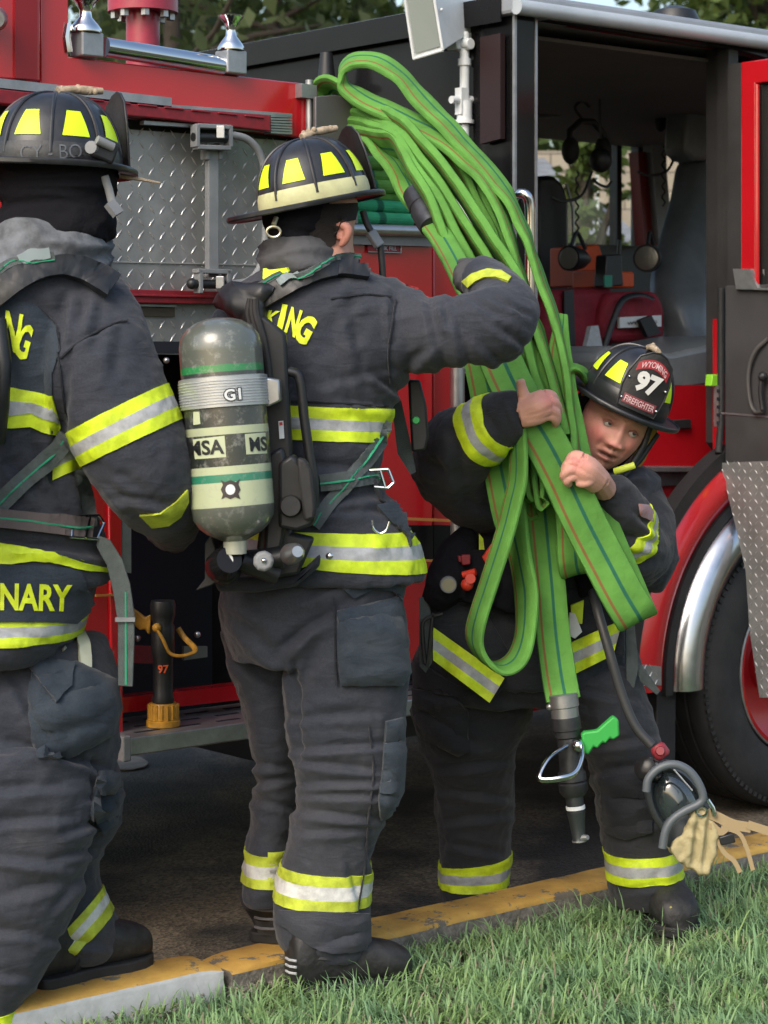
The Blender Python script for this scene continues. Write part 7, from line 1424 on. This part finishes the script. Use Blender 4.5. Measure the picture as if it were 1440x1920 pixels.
for sx in (-1, 1):
    mb = MB(); c = RM @ Vector((sx*.034, -.083, .001)); mb.sphere(c, .0108, 20, 14); e_ = mb.build('eyeball', me_w, C_)
    lk = (Vector((.42, -.90, .02))).normalized(); mb = MB(); mb.lathe(c+lk*.0088, c+lk*.0112, [(0, .0058), (.7, .0050), (1, .003)], 16); mb.build('iris', ir, e_)
    mb = MB(); vs = []
    for up_ in (1,):
        for i in range(13):
            t = -1+2*i/12; x = .0165*t
            for q, (zo, yo) in enumerate(((.0105*(1-t*t*.75), -.0005), (.0044*(1-t*t), -.0052), (.0022*(1-t*t), -.0032))): vs.append(RM @ Vector((sx*.034+x, -.0895+yo+.006*t*t, .001+zo)))
    mb.add(vs, [(3*i+k, 3*i+k+1, 3*i+k+4, 3*i+k+3) for i in range(12) for k in range(2)]); mb.build('eyelid', mat('lid_skin', (.27, .12, .09), .5), e_)
# hood and straps round the face
mb = MB(); M2 = RM; vs = []; K = 32
for j, (yo, s_) in enumerate(((.012, 1.04), (-.0, 1.16), (.02, 1.26), (.06, 1.30), (.10, 1.05), (.12, .6))):
    for i in range(K):
        a = 2*math.pi*i/K; vs.append(M2 @ Vector((.079*s_*math.cos(a)*(1 if math.sin(a) > 0 else 1-.12*abs(math.sin(a))), yo+.02*max(0, -math.sin(a)), .125*s_*math.sin(a)*1.0+(-.004))))
mb.add(vs, [(j*K+i, j*K+(i+1) % K, (j+1)*K+(i+1) % K, (j+1)*K+i) for j in range(5) for i in range(K)]); mb.build('hood', M_DARK, C_)
mb = MB(); loftv(mb, [(868, 1110, 1205, 5.56, .08), (890, 1090, 1225, 5.57, .11), (925, 1080, 1235, 5.58, .12), (950, 1090, 1225, 5.58, .11)], 28); mkbody('collar', mb, .007, M_COAT, C_, smooth=4, amp=.012, freq=(8, 8, 16), seed=25)
def HL(x, y, z): return RM @ Vector((x, y, z))
mb = MB(); mb.tube([HL(.083, -.03, .045), HL(.088, -.035, -.02), HL(.078, -.045, -.075), HL(.05, -.06, -.115), HL(.0, -.065, -.135)], .008, 8, flat=.45); mb.tube([HL(.12, -.0, .02), HL(.10, -.02, -.06), HL(.07, -.05, -.11)], .007, 8, flat=.5); mb.build('chin_strap', M_BLK, C_)
mb = MB(); mb.tube([P(x, y, d) for x, y, d in ((1152, 884, 5.37), (1165, 880, 5.36), (1190, 872, 5.36))], .0085, 10, flat=.6); mb.build('strap_clip', mat('lime_clip', (.50, .60, .05), .5), C_)
M_FLAP = mat('yellow_ear_flap', (.42, .23, .03), .8, bump=.4, bscale=60)
mb = MB(); mb.prism([HL(.085, .02, .05), HL(.125, .03, .035), HL(.13, .04, -.06), HL(.115, .03, -.115), HL(.09, .02, -.07)], HL(0, .008, 0)-HL(0, 0, 0)); mb.build('ear_flap', M_FLAP, C_, bevel=.003)
mb = MB(); mb.prism([HL(-.085, .0, .075), HL(-.115, .0, .06), HL(-.105, .0, .03), HL(-.085, .0, .04)], HL(0, .008, 0)-HL(0, 0, 0)); mb.build('ear_flap', M_FLAP, C_, bevel=.003)
hb = P(1168, 757, 5.46); fwd = (fw_+upv*-.05).normalized()
MCm = frame(hb, fwd, upv+fw_*-.10)
helC, shC, dmC = helmet(C_, MCm, mat('black_band', (.016, .018, .02), .35), .97, front=True)
# front shield lettering
def shield_text(s, y0, y1, z0, z1, m, weight=.03, arc=0, o=.004):
    co, fs = text2d(s, weight); mb = MB(); vs = []
    for c in co:
        # the picture's left is the wearer's right: run lettering from +y... seen from in front x goes towards local +y
        t = c[0]; y = (y0+(y1-y0)*t); z = z0+(z1-z0)*c[1]-arc*(2*t-1)**2; vs.append(MCm @ shC(y, z, o))
    mb.add(vs, fs); return mb.build('lettering', m, helC, fix=True)
ysg = 1 if (MCm @ Vector((0, 1, 0))-MCm @ Vector((0, 0, 0))).x > 0 else -1
def shield_plate(y0, y1, z0, z1, m, arc=0, o=.0015):
    mb = MB(); vs = []; n = 16
    for i in range(n+1):
        t = i/n; y = y0+(y1-y0)*t
        for z in (z0, z1): vs.append(MCm @ shC(ysg*y, z-arc*(2*t-1)**2, o))
    mb.add(vs, [(2*i, 2*i+1, 2*i+3, 2*i+2) for i in range(n)]); return mb.build('shield_panel', m, helC)
shield_plate(-.044, .044, .116, .140, mat('shield_red', (.30, .02, .03), .5), .020); shield_plate(-.046, .046, .010, .034, mat('shield_pale_red', (.20, .04, .05), .5), 0)
M_SW = mat('shield_white', (.60, .60, .58), .45)
shield_text('WYOMING', -.036*ysg, .036*ysg, .120, .136, mat('shield_pink', (.65, .45, .46), .5), .01, .014); shield_text('97', -.034*ysg, .034*ysg, .050, .105, M_SW, .055); shield_text('FIREFIGHTER', -.042*ysg, .042*ysg, .014, .030, MATS['shield_pink'], .01)
mb = MB()
for yy, zz in ((-.052, .075), (.052, .075), (.05, .02), (-.05, .02)): mb.sphere(MCm @ shC(yy, zz, .003), .004, 8, 6)
mb.build('shield_stud', M_CHR, helC)
# breathing set of the right firefighter
s3 = empty('breathing_set', P(860, 1080, 5.4), 'chest harness with pressure gauge and red knobs on the crouching firefighter', 'breathing apparatus', 'breathing sets worn by the firefighters')
def blob(name, parts, m, par, vox=.005, amp=.004):
    mb = MB()
    for l in parts: limb(mb, l, 14, 4)
    return mkbody(name, mb, vox, m, par, smooth=3, amp=amp, freq=(14, 14, 14), seed=31)
pch = blob('gear_pouch', [[(880, 1000, 5.45, .03), (860, 1040, 5.42, .05), (840, 1090, 5.40, .055), (815, 1130, 5.42, .035)], [(900, 1040, 5.42, .05), (905, 1090, 5.40, .06), (890, 1130, 5.40, .05)], [(960, 1000, 5.42, .05), (960, 1080, 5.42, .06), (940, 1140, 5.42, .05)], [(1100, 1060, 5.45, .05), (1120, 1110, 5.44, .05)]], M_DARK, s3)
mb = MB(); c = P(841, 1097, 5.335); mb.lathe(c+Vector((0, .01, 0)), c, [(0, .022), (1, .020)], 24); g1 = mb.build('pressure_gauge', M_GPL, s3)
mb = MB(); mb.lathe(c, c+Vector((0, -.001, 0)), [(0, .016), (1, .016)], 24); mb.obox(c+Vector((-.004, -.002, -.004)), c+Vector((.010, -.002, .006)), (0, 0, 1), .002, .001); mb.build('gauge_face', mat('gauge_face', (.28, .26, .16), .4), g1)
mb = MB(); PX(mb, [(865, 1040), (882, 1040), (882, 1058), (866, 1060)], 5.33, .012); PX(mb, [(858, 1042), (878, 1044), (876, 1056), (860, 1054)], 5.34, .01); mb.build('red_cap', M_DRED, s3, bevel=.002)
M_ORR = mat('orange_red_knob', (.62, .045, .02), .4)
mb = MB(); mb.tube([P(868, 1078, 5.33), P(892, 1072, 5.32)], .009, 10); mb.sphere(P(876, 1096, 5.32), .016, 14, 10); mb.lathe(P(882, 1085, 5.33), P(882, 1085, 5.30), [(0, .015), (1, .013)], 10); mb.build('red_knob', M_ORR, s3)
mb = MB(); mb.prism([P(x, y, 5.34) for x, y in ((904, 1045), (922, 1020), (928, 1025), (925, 1056), (912, 1060))], (0, .02, 0)); mb.build('orange_tab', M_ORR, s3, bevel=.003)
mb = MB(); PX(mb, [(898, 1000), (906, 1010), (910, 1045), (898, 1048)], 5.4, .006); mb.build('lime_strap', M_LIME, s3)
mb = MB(); mb.tube([P(x, y, 5.38) for x, y, *_ in crs([(830, 1150, 0), (800, 1160, 0), (792, 1180, 0), (800, 1250, 0), (812, 1150, 0)], 4)], .005, 6); mb.build('loop_cord', M_BLK, s3)
mb = MB(); PX(mb, [(786, 1120), (806, 1118), (812, 1240), (798, 1262), (786, 1250)], 5.40, .008); PX(mb, [(1172, 1180), (1190, 1170), (1198, 1250), (1190, 1290), (1175, 1290)], 5.45, .006); PX(mb, [(1190, 1240), (1206, 1250), (1238, 1296), (1232, 1304), (1200, 1278)], 5.46, .006); mb.build('strap', M_WEB, s3, bevel=.002)
# face mask on its hose
mk = empty('face_mask', P(1280, 1540, 5.3), 'grey rubber face mask with tan straps hanging on a black tube before the crouching firefighter', 'mask')
mb = MB(); mb.tube([P(x, y, d) for x, y, d in crs([(1112, 1110, 5.36), (1122, 1150, 5.30), (1142, 1220, 5.27), (1165, 1300, 5.26), (1190, 1360, 5.25), (1222, 1398, 5.24)], 6)], .0125, 12); mb.build('supply_tube', mat('dull_tube', (.028, .029, .031), .5), mk)
mb = MB(); mb.lathe(P(1230, 1398, 5.24), P(1246, 1420, 5.23), [(0, .016), (.2, .021), (.8, .021), (1, .015)], 14); mb.lathe(P(1238, 1408, 5.22), P(1238, 1408, 5.205), [(0, .013), (1, .010)], 12); mb.build('red_coupling', mat('dull_red', (.22, .025, .035), .45), mk)
def maskpt(a, r, dpt):   # oval frame in the picture plane, tilted
    ca, sa = math.cos(a), math.sin(a); x = 1278+ (62*r)*ca*math.cos(.85)-(84*r)*sa*math.sin(.85)*-1*0 ; return x
cxm, cym, rot = 1272, 1508, math.radians(-28)
def mp2(a, r, d): u_, v_ = 52*r*math.cos(a), 86*r*math.sin(a); return P(cxm+u_*math.cos(rot)-v_*math.sin(rot), cym+u_*math.sin(rot)+v_*math.cos(rot), d)
M_MRUB = mat('mask_rubber', (.045, .055, .065), .45, bump=.2, bscale=60)
mb = MB(); vs = []; K = 36
for r, d in ((1.0, 5.34), (1.06, 5.31), (.98, 5.265), (.84, 5.255), (.76, 5.27), (.74, 5.30)):
    for k in range(K): vs.append(mp2(2*math.pi*k/K, r, d))
mb.add(vs, [(j*K+k, j*K+(k+1) % K, (j+1)*K+(k+1) % K, (j+1)*K+k) for j in range(5) for k in range(K)]); mb.build('mask_frame', M_MRUB, mk)
mb = MB(); vs = []
for r, d in ((.78, 5.275), (.6, 5.25), (.35, 5.24), (.02, 5.235)):
    for k in range(K): vs.append(mp2(2*math.pi*k/K, r, d))
mb.add(vs, [(j*K+k, j*K+(k+1) % K, (j+1)*K+(k+1) % K, (j+1)*K+k) for j in range(3) for k in range(K)]); mb.build('mask_lens', mat('smoky_lens', (.03, .04, .045), .08, coat=1, spec=.8), mk)
mb = MB(); mb.lathe(P(1222, 1446, 5.28), P(1208, 1440, 5.22), [(0, .03), (.5, .033), (.9, .028), (1, .015)], 20); mb.build('regulator', M_BLKP, mk)
mb = MB(); mb.tube([P(x, y, 5.2) for x, y, *_ in crs([(1212, 1484, 0), (1216, 1460, 0), (1236, 1440, 0), (1264, 1433, 0), (1290, 1444, 0), (1308, 1466, 0), (1318, 1492, 0), (1312, 1506, 0), (1285, 1520, 0), (1262, 1536, 0), (1248, 1558, 0), (1242, 1590, 0)], 5)], .0105, 12); mb.build('frame_tube', mat('grey_tube', (.085, .10, .115), .45), mk)
mb = MB(); mb.tube([P(x, y, 5.19) for x, y in ((1264, 1443), (1298, 1482))], .004, 8, flat=.5, up=(0, 1, 0)); mb.build('clear_strip', M_SILV, mk)
mb = MB(); mb.sphere(P(1278, 1560, 5.25), .05, 18, 12, (1, .5, 1)); mb.build('chin_cup', M_MRUB, mk)
mb = MB(); vs = []; bagp = [(1302, 1520), (1318, 1520), (1336, 1540), (1346, 1562), (1344, 1596), (1336, 1616), (1328, 1640), (1314, 1638), (1282, 1620), (1258, 1596), (1264, 1584), (1290, 1558)]
mb.prism([P(x, y, 5.205) for x, y in bagp], (0, .07, 0)); me = remesh(mb, .005, 10); wrinkle(me, .006, (20, 20, 20), [(1310, 1530, 1300, 1620, 8, 6), (1330, 1530, 1320, 1630, 7, 5)], 41); me.materials.clear(); me.materials.append(mat('tan_head_net', (.36, .31, .17), .9, bump=.5, bscale=150)); me.polygons.foreach_set('use_smooth', [True]*len(me.polygons)); link(bpy.data.objects.new('head_net', me), mk)
M_TANS = mat('tan_strap', (.32, .24, .13), .8)
for pth, wd in (([(1326, 1524), (1345, 1532), (1375, 1546), (1408, 1552)], 19), ([(1402, 1546), (1420, 1552), (1445, 1560)], 16), ([(1340, 1560), (1356, 1596), (1376, 1614), (1388, 1636)], 9), ([(1352, 1552), (1385, 1562), (1400, 1590), (1412, 1632)], 8), ([(1332, 1545), (1350, 1560), (1362, 1552)], 14)):
    mb = MB(); PX(mb, wide(pth, wd), 5.205+.006*random.random(), .004); mb.build('head_strap', M_TANS, mk)
mb = MB(); PX(mb, [(1348, 1570), (1375, 1562), (1380, 1580), (1352, 1586)], 5.2, .02); mb.build('strap_buckle', M_BLK, mk, bevel=.003); mb = MB(); mb.tube([P(1316+10*math.cos(a), 1522+9*math.sin(a), 5.2) for a in np.linspace(0, 6.28, 14)], .0035, 6, cap=False); mb.tube([P(x, y, 5.2) for x, y in ((1326, 1500), (1336, 1515), (1340, 1530))], .006, 6); mb.build('metal_buckle', M_CHR, mk)

for o in list(SC.objects):
    if o.type == 'MESH' and o.parent is not None and o.name.split('.')[0] in ('rail_post', 'door_trim', 'pivot_bolt', 'latch_block', 'bar_bracket', 'catch', 'strap', 'flange_bolt', 'grip_slot', 'cord', 'pinstripe', 'trim_strip', 'black_band', 'rear_body', 'side_column', 'step_edge', 'hinge_pillar', 'upper_body_panel', 'shield_stud', 'red_cap', 'cab_front'): split_parts(o)
